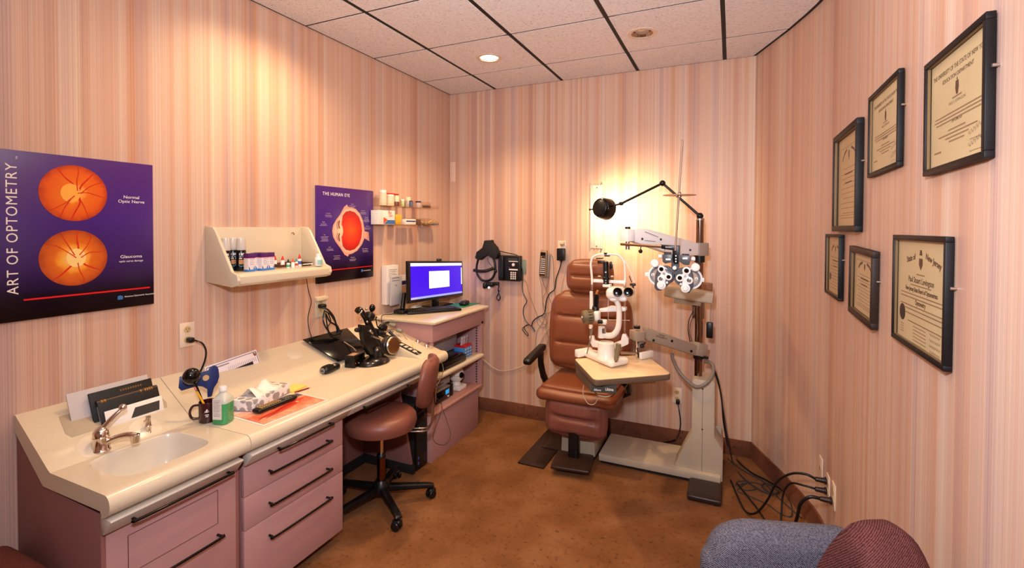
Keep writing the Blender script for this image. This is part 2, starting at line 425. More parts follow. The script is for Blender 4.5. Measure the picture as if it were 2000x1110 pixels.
M_TILE = tile_mat()
ceil = struct('ceiling', B().span((-.1, YB-.1, H+.022), (3.1, .1, H+.12), 0), mat('ceiling_void', (16, 13, 11), .9))
def clip(poly, a, b):
    """keep the side of line a->b that lies to its right (towards the room)"""
    out = []
    def sd(p): return (b[0]-a[0])*(p[1]-a[1])-(b[1]-a[1])*(p[0]-a[0])
    for i, p in enumerate(poly):
        q = poly[(i+1) % len(poly)]; s1, s2 = sd(p), sd(q)
        if s1 <= 0: out.append(p)
        if s1*s2 < 0:
            t = s1/(s1-s2); out.append((p[0]+(q[0]-p[0])*t, p[1]+(q[1]-p[1])*t))
    return out
GX = [0, .461, 1.0706, 1.6802, 2.2898, 2.8994]
GY = [0, -.425]+[-.425-.6096*k for k in range(1, 9)]
GX[-1] = 2.82
for i in range(5):
    for j in range(len(GY)-1):
        x0, x1 = GX[i]+(.012 if i else .009), GX[i+1]-.012; y1, y0 = GY[j]-(.005 if j else .006), max(GY[j+1], YB)+.005
        if y1-y0 < .05: continue
        poly = [(x0, y0), (x1, y0), (x1, y1), (x0, y1)]
        hole = None
        for L in (L1, L2):
            if x0 < L[0] < x1 and y0 < L[1] < y1: hole = L
        if hole is None:
            for a, b_ in zip(WALLR, WALLR[1:]):
                a2 = (a[0]-.018, a[1]); b2 = (b_[0]-.018, b_[1])
                poly = clip(poly, a2, b2)
                if len(poly) < 3: break
            if len(poly) < 3: continue
            obj('tile', B().prism(poly, H, H+.02, 'z', .0025, 1), M_TILE, ceil)
        else:
            b = bmesh.new(); n = 32; ri = .082; N = []
            for zz in (H, H+.02):
                ci = []; cx = []
                for k in range(n):
                    an = 2*math.pi*(k+.5)/n; c_, s_ = math.cos(an), math.sin(an)
                    ci.append(b.verts.new((hole[0]+ri*c_, hole[1]+ri*s_, zz)))
                    tx = ((x1-hole[0]) if c_ > 0 else (x0-hole[0]))/c_; ty = ((y1-hole[1]) if s_ > 0 else (y0-hole[1]))/s_
                    tt = min(tx, ty); cx.append(b.verts.new((hole[0]+tt*c_, hole[1]+tt*s_, zz)))
                N.append((ci, cx))
                for k in range(n):
                    a_, c_ = cx[k], cx[(k+1) % n]
                    if abs(a_.co.x-c_.co.x) > 1e-5 and abs(a_.co.y-c_.co.y) > 1e-5:
                        xx_ = x1 if max(a_.co.x, c_.co.x) > hole[0]+.1 else x0; yy_ = y1 if max(a_.co.y, c_.co.y) > hole[1]+.1 else y0
                        b.faces.new((ci[k], ci[(k+1) % n], c_, b.verts.new((xx_, yy_, zz)), a_))
                    else: b.faces.new((ci[k], ci[(k+1) % n], c_, a_))
            for k in range(n):
                k2 = (k+1) % n
                b.faces.new((N[0][0][k], N[0][0][k2], N[1][0][k2], N[1][0][k])); b.faces.new((N[0][1][k], N[0][1][k2], N[1][1][k2], N[1][1][k]))
            Bq = B(); Bq._add(b); obj('tile', Bq, M_TILE, ceil)
# T-bars that carry the tiles (dark, seen in the joints)
for x in GX[1:-1]: obj('grid_bar', B().span((x-.0118, YB, H+.0010), (x+.0118, -.002, H+.021), 0), mat('black_grid', (12, 10, 9), .6), ceil)
for y in GY[1:]:
    if y > YB: obj('grid_bar', B().span((.005, y-.0048, H+.0012), (2.9, y+.0048, H+.0205), 0), MATS['black_grid'], ceil)

obj('edge_shadow_strip', B().span((0, YB, H+.0010), (.0088, 0, H+.02), 0), MATS['black_grid'], ceil)  # flush black strips added for the shadow line along the walls
obj('edge_shadow_strip', B().span((.0088, -.0058, H+.0010), (2.49, 0, H+.02), 0), MATS['black_grid'], ceil)
obj('edge_shadow_strip', B().prism(WALLR+[(x-.0175, y) for x, y in WALLR[::-1]], H+.0010, H+.02, 'z'), MATS['black_grid'], ceil)
def downlight(L, lit, label):
    t = thing('recessed_downlight', label, 'ceiling light', (L[0], L[1], H), 0, None)
    ring = [(.066, -.004), (.090, -.004), (.092, -.001), (.088, .002), (.068, .012)]
    obj('trim_ring', B().lathe(ring, 40, Matrix.Translation((L[0], L[1], H))), mat('white_trim', (226, 206, 184), .4), t)
    cone = [(.072, .003), (.062, .019)] if lit else [(.072, .003), (.058, .0195)]
    obj('reflector', B().lathe(cone, 40, Matrix.Translation((L[0], L[1], H))), mat('reflector', (200, 180, 160), .15, 1), t)
    if lit: obj('bulb', B().cyl((L[0], L[1], H+.006), (L[0], L[1], H+.018), .068, .068, 32), mat('lit_bulb', (255, 240, 215), .5, emit=((255, 238, 205), 9)), t)
    else:
        obj('bulb', B().ball((L[0], L[1], H+.010), (.045, .045, .009), 20), mat('unlit_bulb', (170, 160, 150), .2, .5), t)
downlight(L1, True, 'lit recessed downlight glowing white, the left one of two in the ceiling')
downlight(L2, False, 'unlit recessed downlight with grey reflector, the right one of two in the ceiling')

# ================================================================== LEFT WALL COUNTER
Y0, YS, Y1 = -2.962, -2.477, -1.0                # counter: left end, seam, right end
DZ = .785                                          # deck height
def counter_profile(k=1.0):
    front = []
    for i in range(9):
        a = math.pi/2-i*math.pi/8*.98
        front.append((.578+.027*math.cos(a), DZ-.034+.034*math.sin(a)))
    return [(.001, .942), (.012, .942), (.235, .792), (.25, DZ)]+front+[(.585, .716), (.56, .706), (.545, .726), (.20, .728), (.001, .885)]
# --- sink unit worktop with an oval basin cut in
top = thing('sink_worktop', 'cream moulded worktop with basin, faucet and sloping back ledge, left end of the counter', 'worktop', (0.3, (Y0+YS)/2, DZ))
prof = counter_profile()
xsplit = .25
# sloping back + underside + bullnose, deck left open over the basin
def loft(profile, y0, y1, close=True):
    b = B(); b.prism(profile, y0, y1, 'y'); return b
back = [(.001, .942), (.012, .942), (.235, .792), (.25, DZ), (.25, .728), (.20, .728), (.001, .885)]
obj('back_ledge', loft(back, Y0, YS-.002), M_TOP, top)
nose = [(.552, DZ)]+[(.578+.027*math.cos(math.pi/2-i*math.pi/8*.98), DZ-.034+.034*math.sin(math.pi/2-i*math.pi/8*.98)) for i in range(9)]+[(.585, .716), (.56, .706), (.552, .726)]
obj('front_edge', loft(nose, Y0, YS-.002), M_TOP, top)
def superell(cx, cy, a, b_, n=48, p=4.5):
    return [(cx+a*math.copysign(abs(math.cos(t))**(2/p), math.cos(t)), cy+b_*math.copysign(abs(math.sin(t))**(2/p), math.sin(t))) for t in [2*math.pi*(k+.5)/n for k in range(n)]]
bx, by, ba, bb_ = .395, -2.725, .135, .158
bq = bmesh.new(); n = 48
ring = superell(bx, by, ba, bb_)
outer = []
for (x, y) in ring:
    dx, dy = x-bx, y-by
    tx = ((.552-bx) if dx > 0 else (.25-bx))/dx if abs(dx) > 1e-6 else 9
    ty = ((YS-.002-by) if dy > 0 else (Y0-by))/dy if abs(dy) > 1e-6 else 9
    t_ = min(tx, ty); outer.append((bx+dx*t_, by+dy*t_))
vi = [bq.verts.new((x, y, DZ)) for x, y in ring]; vo = [bq.verts.new((x, y, DZ)) for x, y in outer]
# corners of the deck rectangle
for k in range(n):
    k2 = (k+1) % n
    a, c = outer[k], outer[k2]
    if abs(a[0]-c[0]) > 1e-4 and abs(a[1]-c[1]) > 1e-4:
        cxx = .552 if max(a[0], c[0]) > .55 else .25; cyy = YS-.002 if max(a[1], c[1]) > YS-.004 else Y0
        vc = bq.verts.new((cxx, cyy, DZ)); bq.faces.new((vi[k], vi[k2], vo[k2], vc, vo[k]))
    else: bq.faces.new((vi[k], vi[k2], vo[k2], vo[k]))
Bd = B(); Bd._add(bq); obj('deck', Bd, M_TOP, top)
for ya, yb in ((Y0, Y0+.012), (YS-.014, YS-.002)): obj('deck_end', B().span((.248, ya, .728), (.554, yb, DZ-.0005), 0), M_TOP, top)
# basin: rounded bowl
bq = bmesh.new(); prev = None
for (sc, z) in [(1.0, DZ), (.985, DZ-.004), (.955, DZ-.02), (.90, DZ-.09), (.80, DZ-.122), (.55, DZ-.13), (.0, DZ-.133)]:
    if sc == 0: cur = [bq.verts.new((bx, by, z))]
    else: cur = [bq.verts.new((bx+(x-bx)*sc, by+(y-by)*sc, z)) for x, y in ring]
    if prev:
        for k in range(n):
            k2 = (k+1) % n
            if len(cur) == 1: bq.faces.new((prev[k], prev[k2], cur[0]))
            else: bq.faces.new((prev[k], prev[k2], cur[k2], cur[k]))
    prev = cur
Bd = B(); Bd._add(bq); ba_ = obj('basin', Bd, mat('basin_white', (214, 202, 182), .2, coat=.3), top)
ba_.modifiers.new('thickness', 'SOLIDIFY').thickness = -.004
obj('drain', B().lathe([(0, .0015), (.018, .0015), (.021, .0)], 24, Matrix.Translation((bx, by, DZ-.131))), M_CHROME, ba_, label='chrome drain')
# shade of the folder pocket, put into the colour of a flat patch
def slope_T(y, t):                     # t: 0 at wall, 1 at foot of the slope
    x = .012+(.235-.012)*t; z = .942-(.150)*t
    return frame((x, y, z), (0, 1, 0), (-.223, 0, .150))
pk = B(slope_T(-2.695, .42)); pk.prism([(-.165, -.055), (.165, -.055), (.175, -.03), (.165, .055), (-.165, .055), (-.175, -.03)], -.002, .0012, 'z', .001)
obj('pocket_shade_patch', pk, mat('pocket_shade', (176, 158, 130), .5), top)
# scooped arc behind the basin
for yy, rr in ((-2.815, .055), (-2.645, .055)):
    obj('scoop', B().lathe([(0, .0008), (rr*.93, .0012), (rr, .0002)], 32, slope_T(yy, .88)), mat('scoop_cream', (222, 206, 180), .25, coat=.3), top)

dtop = thing('desk_worktop', 'cream moulded desk worktop with sloping back ledge and rounded front edge', 'worktop', (.3, (YS+Y1)/2, DZ))
obj('worktop', loft(prof, YS+.001, Y1), M_TOP, dtop)
# console wedge at the right end of the desk, with instrument slots
wz = [(.10, .883+.03), (.555, DZ+.004), (.555, DZ-.002), (.16, DZ-.002)]
obj('console_wedge', B().prism([(.03, .958), (.56, DZ+.003), (.56, DZ-.005), (.20, DZ-.005), (.03, .90)], -1.245, -1.01, 'y', .004), M_TOP, dtop)
WT = frame((.30, -1.13, .8717), (0, 1, 0), (-.53, 0, .17))
sl = obj('slot_panel', B(frame((.345, -1.155, .8590), (0, 1, 0), (-.53, 0, .172))).box((-.052, 0, .0035), (.055, .36, .004), .002), M_BLACKM, dtop, label='black switch strip')
T0 = frame((.345, -1.155, .8590), (0, 1, 0), (-.53, 0, .172))
for k in range(4):
    obj('switch', B(T0).box((-.056, -.145+.036*k, .0068), (.03, .022, .003), .001), M_TOP, sl)
obj('switch', B(T0).box((-.054, .022, .0075), (.034, .035, .004), .001), mat('lit_red_switch', (230, 30, 15), .3, emit=((255, 30, 10), .6)), sl, label='red rocker switch')
obj('switch', B(T0).box((-.054, .078, .0075), (.034, .02, .004), .001), mat('green_switch', (40, 110, 40), .4), sl, label='green rocker switch')
obj('switch', B(T0).box((-.05, .14, .0075), (.016, .016, .004), .001), M_RED, sl, label='small red lamp')
# small ledge scoop cut on the desk slope (left of the mirror plate)
obj('holder_cup', B().lathe([(0, .0012), (.036, .0015), (.04, .0003)], 32, slope_T(-1.80, .30) @ Matrix.Diagonal((1.3, 1, 1, 1))), mat('cup_cream', (205, 192, 170), .4), dtop)

# --- sink cabinet
cab = thing('sink_cabinet', 'mauve laminate cabinet under the sink with panelled door and black bar handles', 'cabinet', (.27, (Y0+YS)/2, 0))
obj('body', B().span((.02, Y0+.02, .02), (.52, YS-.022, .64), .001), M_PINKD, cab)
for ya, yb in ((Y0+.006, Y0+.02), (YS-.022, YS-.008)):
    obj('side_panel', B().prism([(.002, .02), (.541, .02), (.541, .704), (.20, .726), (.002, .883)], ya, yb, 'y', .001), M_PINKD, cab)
dr = obj('door', B().span((.521, Y0+.012, .09), (.540, YS-.010, .655), .002), M_PINK, cab)
for a, b_ in [((.5405, -2.88, .598), (.5412, -2.573, .601)), ((.5405, -2.88, .473), (.5412, -2.573, .476)), ((.5405, -2.881, .473), (.5412, -2.878, .601)), ((.5405, -2.575, .473), (.5412, -2.572, .601))]:
    pass
gr = [(-2.88, .600), (-2.573, .600), (-2.573, .470), (-2.88, .470), (-2.88, .600)]
gb = B()
for p, q in zip(gr, gr[1:]): gb.tube([(.5402, p[0], p[1]), (.5402, q[0], q[1])], .0013, 6)
obj('groove', gb, mat('groove_brown', (96, 58, 48), .6), dr)
gb = B()
for p, q in zip([(-2.88, .455), (-2.573, .455), (-2.573, .11), (-2.88, .11), (-2.88, .455)], [(-2.573, .455), (-2.573, .11), (-2.88, .11), (-2.88, .455)]):
    gb.tube([(.5402, p[0], p[1]), (.5402, q[0], q[1])], .0013, 6)
def bar_handle(x, ya, yb, z, parent, r=.0052, out=.032, drop=0):
    return obj('handle', B().tube([(x, ya, z), (x+out*.6, ya, z-drop), (x+out, ya+.014, z-drop), (x+out, yb-.014, z-drop), (x+out*.6, yb, z-drop), (x, yb, z)], r, 10, 4), M_BLACKG, parent)
bar_handle(.540, -2.86, -2.575, .425, dr)
def rail(y0, y1, parent, hy0, hy1):
    r_ = obj('pull_rail', B().prism([(.545, .708), (.598, .705), (.602, .700), (.560, .650), (.545, .650)], y0, y1, 'y', .002), M_RAIL, parent, label='warm grey tilted pull rail')
    bar_handle(.575, hy0, hy1, .672, r_, .0052, .030)
    return r_
rail(Y0+.004, YS-.03, cab, -2.885, -2.56)
obj('plinth', B().span((.03, Y0+.02, 0), (.47, YS-.02, .02), 0), M_BLACKM, cab)
# --- drawer unit
dc = thing('drawer_cabinet', 'mauve three-drawer cabinet with long black bar handles under the desk', 'cabinet', (.27, -2.19, 0))
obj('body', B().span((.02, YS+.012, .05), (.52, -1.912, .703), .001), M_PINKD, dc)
obj('plinth', B().span((.03, YS+.03, 0), (.46, -1.93, .05), 0), M_BLACKM, dc)
for z0, z1 in ((.512, .648), (.372, .509), (.068, .369)):
    d_ = obj('drawer', B().span((.521, YS+.014, z0), (.541, -1.911, z1), .002), M_PINK, dc)
for ch, zz in zip([c for c in dc.children if c.name.startswith('drawer')], (.572, .432, .290)):
    bar_handle(.541, -2.345, -2.02, zz, ch)
rail(YS+.006, -1.905, dc, -2.33, -2.04)
# --- knee space: modesty panel, right support panel, tray with grey rail
kp = thing('desk_end_panel', 'mauve knee-space panel with tapered right side and black base strip', 'panel', (.25, -1.2, 0))
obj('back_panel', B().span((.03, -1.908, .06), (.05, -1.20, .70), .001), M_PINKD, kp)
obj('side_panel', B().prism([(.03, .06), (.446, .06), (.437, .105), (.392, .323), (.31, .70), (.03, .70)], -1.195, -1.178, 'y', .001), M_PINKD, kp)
obj('base_strip', B().span((.028, -1.905, 0), (.065, -1.20, .06), .001), M_BLACKM, kp)
obj('base_strip', B().span((.028, -1.20, 0), (.46, -1.172, .06), .001), M_BLACKM, kp)
tr = obj('pull_out_tray', B().prism([(.545, .705), (.598, .702), (.600, .697), (.562, .652), (.545, .652)], -1.898, -1.20, 'y', .002), M_RAIL, dtop, label='warm grey tray front above the stool')
obj('tray_floor', B().span((.15, -1.89, .655), (.545, -1.21, .667), .001), M_RAIL, tr)
bar_handle(.575, -1.80, -1.42, .672, tr, .0052, .030)

# ================================================================== HUTCH
hu = thing('shelf_cabinet', 'mauve laminate computer cabinet with cream top and two open shelves in the back corner', 'cabinet', (.26, -.65, 0))
HY0, HY1, HX = -1.02, -.285, .50
obj('base', B().span((.01, HY0, 0), (HX-.02, HY1-.05, .325), .001), M_PINK, hu)
obj('shelf', B().span((.01, HY0, .325), (HX, HY1-.01, .345), .003), mat('pink_shelf', (200, 146, 130), .45), hu, label='pink lower shelf')
obj('shelf', B().cushion(((HX+.02)/2, (HY0+HY1)/2, .582), (HX+.02, HY1-HY0-.03, .038), .018, 0), M_TOP, hu, label='cream rounded shelf')
obj('side_panel', B().span((.01, HY0, .345), (HX-.01, HY0+.02, .86), .001), M_PINK, hu)
obj('side_panel', B().span((.01, HY1-.035, .345), (HX, HY1-.008, .86), .001), M_PINK, hu)
obj('back_panel', B().span((.005, HY0, 0), (.02, HY1, .90), .001), M_PINK, hu)
obj('side_panel', B().span((.005, -.27, 0), (.5, -.262, .05), 0), M_PINK, hu) if False else None
obj('upper_box', B().span((.01, HY0-.01, .838), (HX, HY1+.012, .958), .002), M_PINK, hu)
obj('top', B().cushion((.268, -.65, .972), (.53, .80, .028), .013, 0), M_TOP, hu)
for zz in (.30,):
    st = B()
    for k in range(22): st.box((HX-.045, HY1-.0365, .36+k*.021), (.012, .003, .012), 0)
    obj('shelf_track', st, M_DGREY, hu, label='slotted dark shelf track')

# ================================================================== STOOL
sx_, sy_ = .49, -1.55
st = thing('wheeled_stool', 'round brown leather stool with backrest, chrome stem and black five-star wheeled base', 'stool', (sx_, sy_, 0))
obj('seat', B().lathe([(0, .447), (.17, .447), (.197, .458), (.207, .49), (.203, .520), (.185, .540), (.14, .548), (0, .551)], 48, Matrix.Translation((sx_, sy_, 0))), M_LEATHR, st)
obj('seat_plate', B().cyl((sx_, sy_, .435), (sx_, sy_, .449), .13, .16), M_BLACKM, st)
obj('stem', B().cyl((sx_, sy_, .12), (sx_, sy_, .29), .024, .024, 20, .002), M_BRONZE, st)
obj('stem', B().cyl((sx_, sy_, .28), (sx_, sy_, .44), .013, .013, 20), M_CHROME, st)
obj('collar', B().cyl((sx_, sy_, .275), (sx_, sy_, .30), .027, .024, 20, .003), M_BLACK, st)
obj('hub', B().lathe([(0, .07), (.045, .07), (.052, .085), (.05, .115), (.032, .145), (0, .145)], 24, Matrix.Translation((sx_, sy_, 0))), M_BLACK, st)
for k in range(5):
    a = R(-33+72*k); dx, dy = math.cos(a), math.sin(a)
    lg = obj('leg', B(Matrix.Translation((sx_, sy_, 0)) @ Matrix.Rotation(a, 4, 'Z')).prism([(.03, .115), (.27, .088), (.305, .08), (.31, .066), (.27, .062), (.03, .075)], -.02, .02, 'y', .008), M_BLACK, st)
    cx, cy = sx_+.298*dx, sy_+.298*dy
    pa = a+R(35)
    ox, oy = math.cos(pa), math.sin(pa)
    cb = B(Matrix.Translation((cx, cy, 0)) @ Matrix.Rotation(pa, 4, 'Z'))
    for s in (-1, 1): cb.cyl((-.012, s*.006, .025), (-.012, s*.023, .025), .025, .025, 20, .003)
    obj('caster', cb, M_BLACK, st)
    obj('caster_fork', B(Matrix.Translation((cx, cy, 0)) @ Matrix.Rotation(pa, 4, 'Z')).cushion((-.008, 0, .043), (.05, .04, .03), .012, 0, n=4).cyl((0, 0, .045), (0, 0, .075), .007), M_BLACK, lg)
# backrest bracket and pad
d1 = Vector((.905, .425, 0)); c0 = Vector((sx_, sy_, 0))
p = lambda r_, z, s=0: c0+d1*r_+Vector((-.425, .905, 0))*s+Vector((0, 0, z))
for s in (-.022, .022):
    obj('back_arm', B().tube([p(.10, .442, s), p(.20, .436, s), p(.262, .44, s), p(.292, .468, s), p(.302, .52, s), p(.305, .60, s), p(.325, .69, s)], .0055, 10), M_STEEL, st)
obj('back_bracket', B(frame(p(.316, .665), (-.425, .905, 0), (0, 0, 1))).box((0, 0, 0), (.06, .14, .006), .002), M_BRONZE, st)
bp_T = frame(p(.292, .725), (-.425, .905, 0), (.15, .07, 1))
def bend(p_, u): p_.z += .35*p_.x*p_.x/ .18; return p_
obj('backrest', B(bp_T).cushion((0, 0, 0), (.30, .285, .055), .027, .006, fn=lambda p_, u: Vector((p_.x*(1-.0*abs(u.y)) * math.sqrt(max(.12, 1-.72*u.y*u.y)), p_.y, p_.z-1.6*p_.x*p_.x))), M_LEATHR, st)

# ================================================================== COMPUTER TOWER
pc = thing('computer_tower', 'black computer tower on the floor between the desk and the shelf cabinet', 'computer', (.25, -1.10, 0))
obj('case', B().span((.03, -1.163, .008), (.445, -1.037, .45), .004), M_BLACKM, pc)
fp = obj('front_panel', B().span((.445, -1.165, .006), (.463, -1.035, .452), .006), M_BLACK, pc)
obj('drive_bay', B().span((.461, -1.155, .33), (.4655, -1.045, .375), .001), M_BLACKG, fp)
obj('drive_bay', B().span((.461, -1.155, .382), (.4655, -1.045, .430), .001), M_BLACKG, fp)
obj('badge', B().cyl((.462, -1.10, .255), (.466, -1.10, .255), .014, .013, 20), M_CHROME, fp)
for z in (.05, .085): obj('port', B().box((.4635, -1.14, z), (.003, .012, .020), .001), mat('blue_port', (50, 90, 170), .3), fp, label='blue front port')
obj('lower_panel', B().span((.461, -1.155, .10), (.4648, -1.045, .315), .002), M_BLACKM, fp)
obj('foot', B().span((.06, -1.155, 0), (.43, -1.145, .008), 0), M_BLACK, pc); obj('foot', B().span((.06, -1.055, 0), (.43, -1.045, .008), 0), M_BLACK, pc)

# ================================================================== POSTERS ON THE LEFT WALL
M_LET = mat('white_lettering', (245, 236, 226), .5)
def fan(pts, T, h0=0, h=.0006):
    b = bmesh.new(); vs = [b.verts.new((x, y, h0+h)) for x, y in pts]; vb = [b.verts.new((x, y, h0)) for x, y in pts]
    b.faces.new(vs); n_ = len(pts)
    for k in range(n_): b.faces.new((vb[k], vb[(k+1) % n_], vs[(k+1) % n_], vs[k]))
    q = B(T); q._add(b); return q
def disc(r, n=48, sx=1, sy=1): return [(r*sx*math.cos(2*math.pi*k/n), r*sy*math.sin(2*math.pi*k/n)) for k in range(n)]
def poster_board(name, label, y0, y1, z0, z1, th, mname):
    t = thing(name, label, 'poster', (0, (y0+y1)/2, z0))
    g = grad(mname, 2, 0, z1-z0, [(0, (12, 4, 8)), (.13, (22, 8, 26)), (.32, (54, 26, 96)), (.6, (66, 32, 124)), (1, (78, 36, 112))], .22)
    obj('board', B().span((.001, y0, z0), (th, y1, z1), .0015), g, t)
    return t
P1 = poster_board('optic_nerve_poster', 'large purple poster of two orange optic nerve discs, left edge of the wall', -3.012, -2.500, 1.280, 1.895, .012, 'purple_print_big')
def eye_disc(parent, y, z, kind):
    base = LW(y, z, .0125)
    if kind == 0: st_ = [(0, (255, 196, 90)), (.30, (250, 156, 56)), (.38, (238, 116, 30)), (.78, (230, 94, 26)), (1, (184, 60, 24))]
    else: st_ = [(0, (255, 216, 120)), (.42, (246, 160, 50)), (.55, (224, 110, 26)), (.8, (206, 92, 28)), (1, (170, 66, 26))]
    q = fan(disc(.1085), Matrix.Translation((0, 0, 0)))
    me = finish('fundus_disc', q, grad('fundus_print_%d' % kind, 'r', 0, .11, st_, .25, .35, 26))
    o = bpy.data.objects.new('fundus_disc', me); COL.objects.link(o); o.parent = parent
    o.matrix_local = MW[parent.name].inverted() @ base; MW[o.name] = MW[parent.name]
    # the bright nerve head
    r_ = random.Random(kind+3)
    obj('nerve_head', fan(disc(.033, 32, .95, 1.1), base @ Matrix.Translation((-.012 if kind == 0 else .005, .0, 0)), .0007, .0003), mat('nerve_head_%d' % kind, (252, 176, 70) if kind == 0 else (255, 214, 130), .3), parent)
    b = B()
    V0 = [((.012, -.005), (.0, .03), (-.03, .06), (-.052, .092)), ((.012, 0), (.022, .03), (.045, .06), (.062, .083)), ((.014, -.01), (.016, -.04), (.0, -.075), (-.012, -.103)),
          ((.016, -.02), (.03, -.05), (.038, -.075), (.045, -.095)), ((.01, 0), (.04, .005), (.075, -.005), (.1, -.012)), ((0, -.01), (-.03, -.04), (-.06, -.06), (-.08, -.07)),
          ((.01, .01), (.008, .05), (.014, .08), (.012, .1)), ((.02, 0), (.05, .03), (.08, .045), (.095, .05)), ((-.01, -.02), (-.03, -.055), (-.04, -.08), (-.05, -.095))]
    V1 = [((.01, 0), (.012, .04), (.008, .075), (.01, .107)), ((.012, -.005), (.035, -.03), (.065, -.045), (.092, -.058)), ((.0, -.02), (-.025, -.045), (-.045, -.065), (-.07, -.083)),
          ((.005, 0), (-.03, .03), (-.06, .05), (-.09, .055)), ((.015, .01), (.04, .045), (.05, .07), (.055, .09)), ((.01, -.02), (.015, -.05), (.028, -.08), (.03, -.1)), ((.02, 0), (.05, .02), (.08, .02), (.1, .03)), ((0, .01), (-.02, .05), (-.035, .08), (-.04, .1))]
    for i, v in enumerate(V0 if kind == 0 else V1):
        P = [Vector((x, y_, 0)) for x, y_ in v]; Q = []
        for j in range(len(P)-1):
            p0 = P[max(j-1, 0)]; p3 = P[min(j+2, len(P)-1)]; p1 = P[j]; p2 = P[j+1]
            for k in range(5):
                t = k/5; Q.append(.5*((2*p1)+(p2-p0)*t+(2*p0-5*p1+4*p2-p3)*t*t+(3*p1-p0-3*p2+p3)*t**3))
        Q.append(P[-1]); Q = [(q_.x, q_.y) for q_ in Q if q_.length < .107]
        b.strip(Q, .0075 if i < 3 else .0038, Matrix.Translation((0, 0, .0007)), h=.0003*(i+1)*.3, taper=.4)
    b.M = base
    obj('vessels', b, mat('vessel_red', (216, 36, 16), .35), parent)
eye_disc(P1, -2.782, 1.752, 0); eye_disc(P1, -2.784, 1.500, 1)
letters(text('ART OF OPTOMETRY', .044, M_LET, P1, frame((.0126, -2.962, 1.612), (0, 0, 1), (0, -1, 0)), sx=1.02, spacing=1.12))
text('TM', .008, M_LET, P1, frame((.0126, -2.948, 1.868), (0, 0, 1), (0, -1, 0)))
letters(text('Normal\nOptic Nerve', .0185, M_LET, P1, LW(-2.585, 1.738, .0126), sx=1.05))
letters(text('Glaucoma', .0185, M_LET, P1, LW(-2.588, 1.495, .0126), sx=1.1))
text('optic nerve damage', .0115, M_LET, P1, LW(-2.588, 1.476, .0126))
obj('red_bar', B().span((.0118, -2.935, 1.352), (.0127, -2.516, 1.358), 0), mat('red_print', (224, 20, 24), .4), P1)
obj('logo', B(LW(-2.630, 1.325, .0126)).prism([(-.010, -.009), (.008, -.009), (.010, .003), (.0, .009), (-.010, .006)], 0, .0004, 'z'), M_BLUE, P1)
text('American Optometric Association', .0095, M_LET, P1, LW(-2.615, 1.326, .0126), ax='LEFT', sx=.9)

P2 = poster_board('eye_anatomy_poster', 'purple poster of a red human eye cross-section, between the two wall shelves', -1.575, -1.062, 1.272, 1.882, .020, 'purple_print_small')
bx2 = .0205
def LP(y, z): return LW(y, z, bx2)
cy_, cz_ = -1.285, 1.600
outl = []
for k in range(40):
    a = 2*math.pi*k/40; x = .132*math.cos(a); y = .155*math.sin(a)
    if x < -.06: x = -.06-(abs(x)-.06)*1.0-.035*max(0, math.cos(a*1)*-1)*(1-abs(math.sin(a)))
    outl.append((x, y))
obj('eye_outline', fan([(-.168, 0), (-.160, .035), (-.135, .07), (-.10, .105), (-.062, .158), (-.035, .175), (-.028, .160), (.0, .158), (.045, .148), (.085, .118), (.115, .07), (.128, .02), (.132, -.005), (.172, -.01), (.180, -.075), (.130, -.052), (.105, -.095), (.06, -.135), (.01, -.155), (-.02, -.158), (-.03, -.172), (-.06, -.158), (-.10, -.11), (-.135, -.075), (-.160, -.04)], LP(cy_, cz_)), mat('sclera_pink', (226, 160, 136), .3), P2)
obj('eye_outline', fan([(-.155, 0), (-.148, .035), (-.125, .068), (-.09, .105), (-.055, .14), (-.02, .147), (.03, .143), (.075, .112), (.104, .065), (.117, .0), (.108, -.06), (.075, -.112), (.03, -.14), (-.02, -.146), (-.055, -.14), (-.09, -.108), (-.125, -.07), (-.148, -.035)], LP(cy_, cz_), .0008, .0003), mat('sclera_cream', (234, 190, 160), .3), P2)
q = fan([(-.092, 0), (-.085, .06), (-.078, .10), (-.05, .126), (-.01, .134), (.035, .125), (.075, .095), (.098, .05), (.106, 0), (.098, -.05), (.075, -.095), (.035, -.125), (-.01, -.134), (-.05, -.126), (-.078, -.10), (-.085, -.06)], Matrix())
me = finish('vitreous', q, grad('vitreous_print', 'r', 0, .13, [(0, (236, 90, 14)), (.35, (232, 62, 12)), (.7, (214, 24, 10)), (1, (176, 14, 12))], .25, .25, 14))
o = bpy.data.objects.new('vitreous', me); COL.objects.link(o); o.parent = P2; o.matrix_local = MW[P2.name].inverted() @ LP(cy_, cz_) @ Matrix.Translation((0, 0, .0012)); MW[o.name] = MW[P2.name]
obj('lens', fan(disc(.1, 32, .23, .42), LP(cy_-.098, cz_), .0019, .0004), mat('lens_print', (226, 208, 166), .3), P2)
ib = B(LP(cy_, cz_))
for s in (-1, 1):
    ib.strip([(-.108, s*.015), (-.114, s*.04), (-.108, s*.068)], .009, Matrix.Translation((0, 0, .002)))
    ib.strip([(-.124, s*.012), (-.13, s*.04), (-.122, s*.062)], .004, Matrix.Translation((0, 0, .002)))
obj('iris', ib, mat('iris_print', (120, 30, 22), .4), P2)
letters(text('THE HUMAN EYE', .030, M_LET, P2, LP(-1.414, 1.834), sx=.92, spacing=1.15))
obj('red_bar', B().span((.0198, -1.54, 1.346), (.0207, -1.075, 1.351), 0), MATS['red_print'], P2)
obj('logo', B(LP(-1.178, 1.324)).prism([(-.010, -.009), (.008, -.009), (.010, .003), (.0, .009), (-.010, .006)], 0, .0004, 'z'), M_BLUE, P2)
text('American Optometric Association', .0085, M_LET, P2, LP(-1.166, 1.322), ax='LEFT', sx=.62)
M_CAP = mat('caption_lavender', (186, 160, 186), .5)
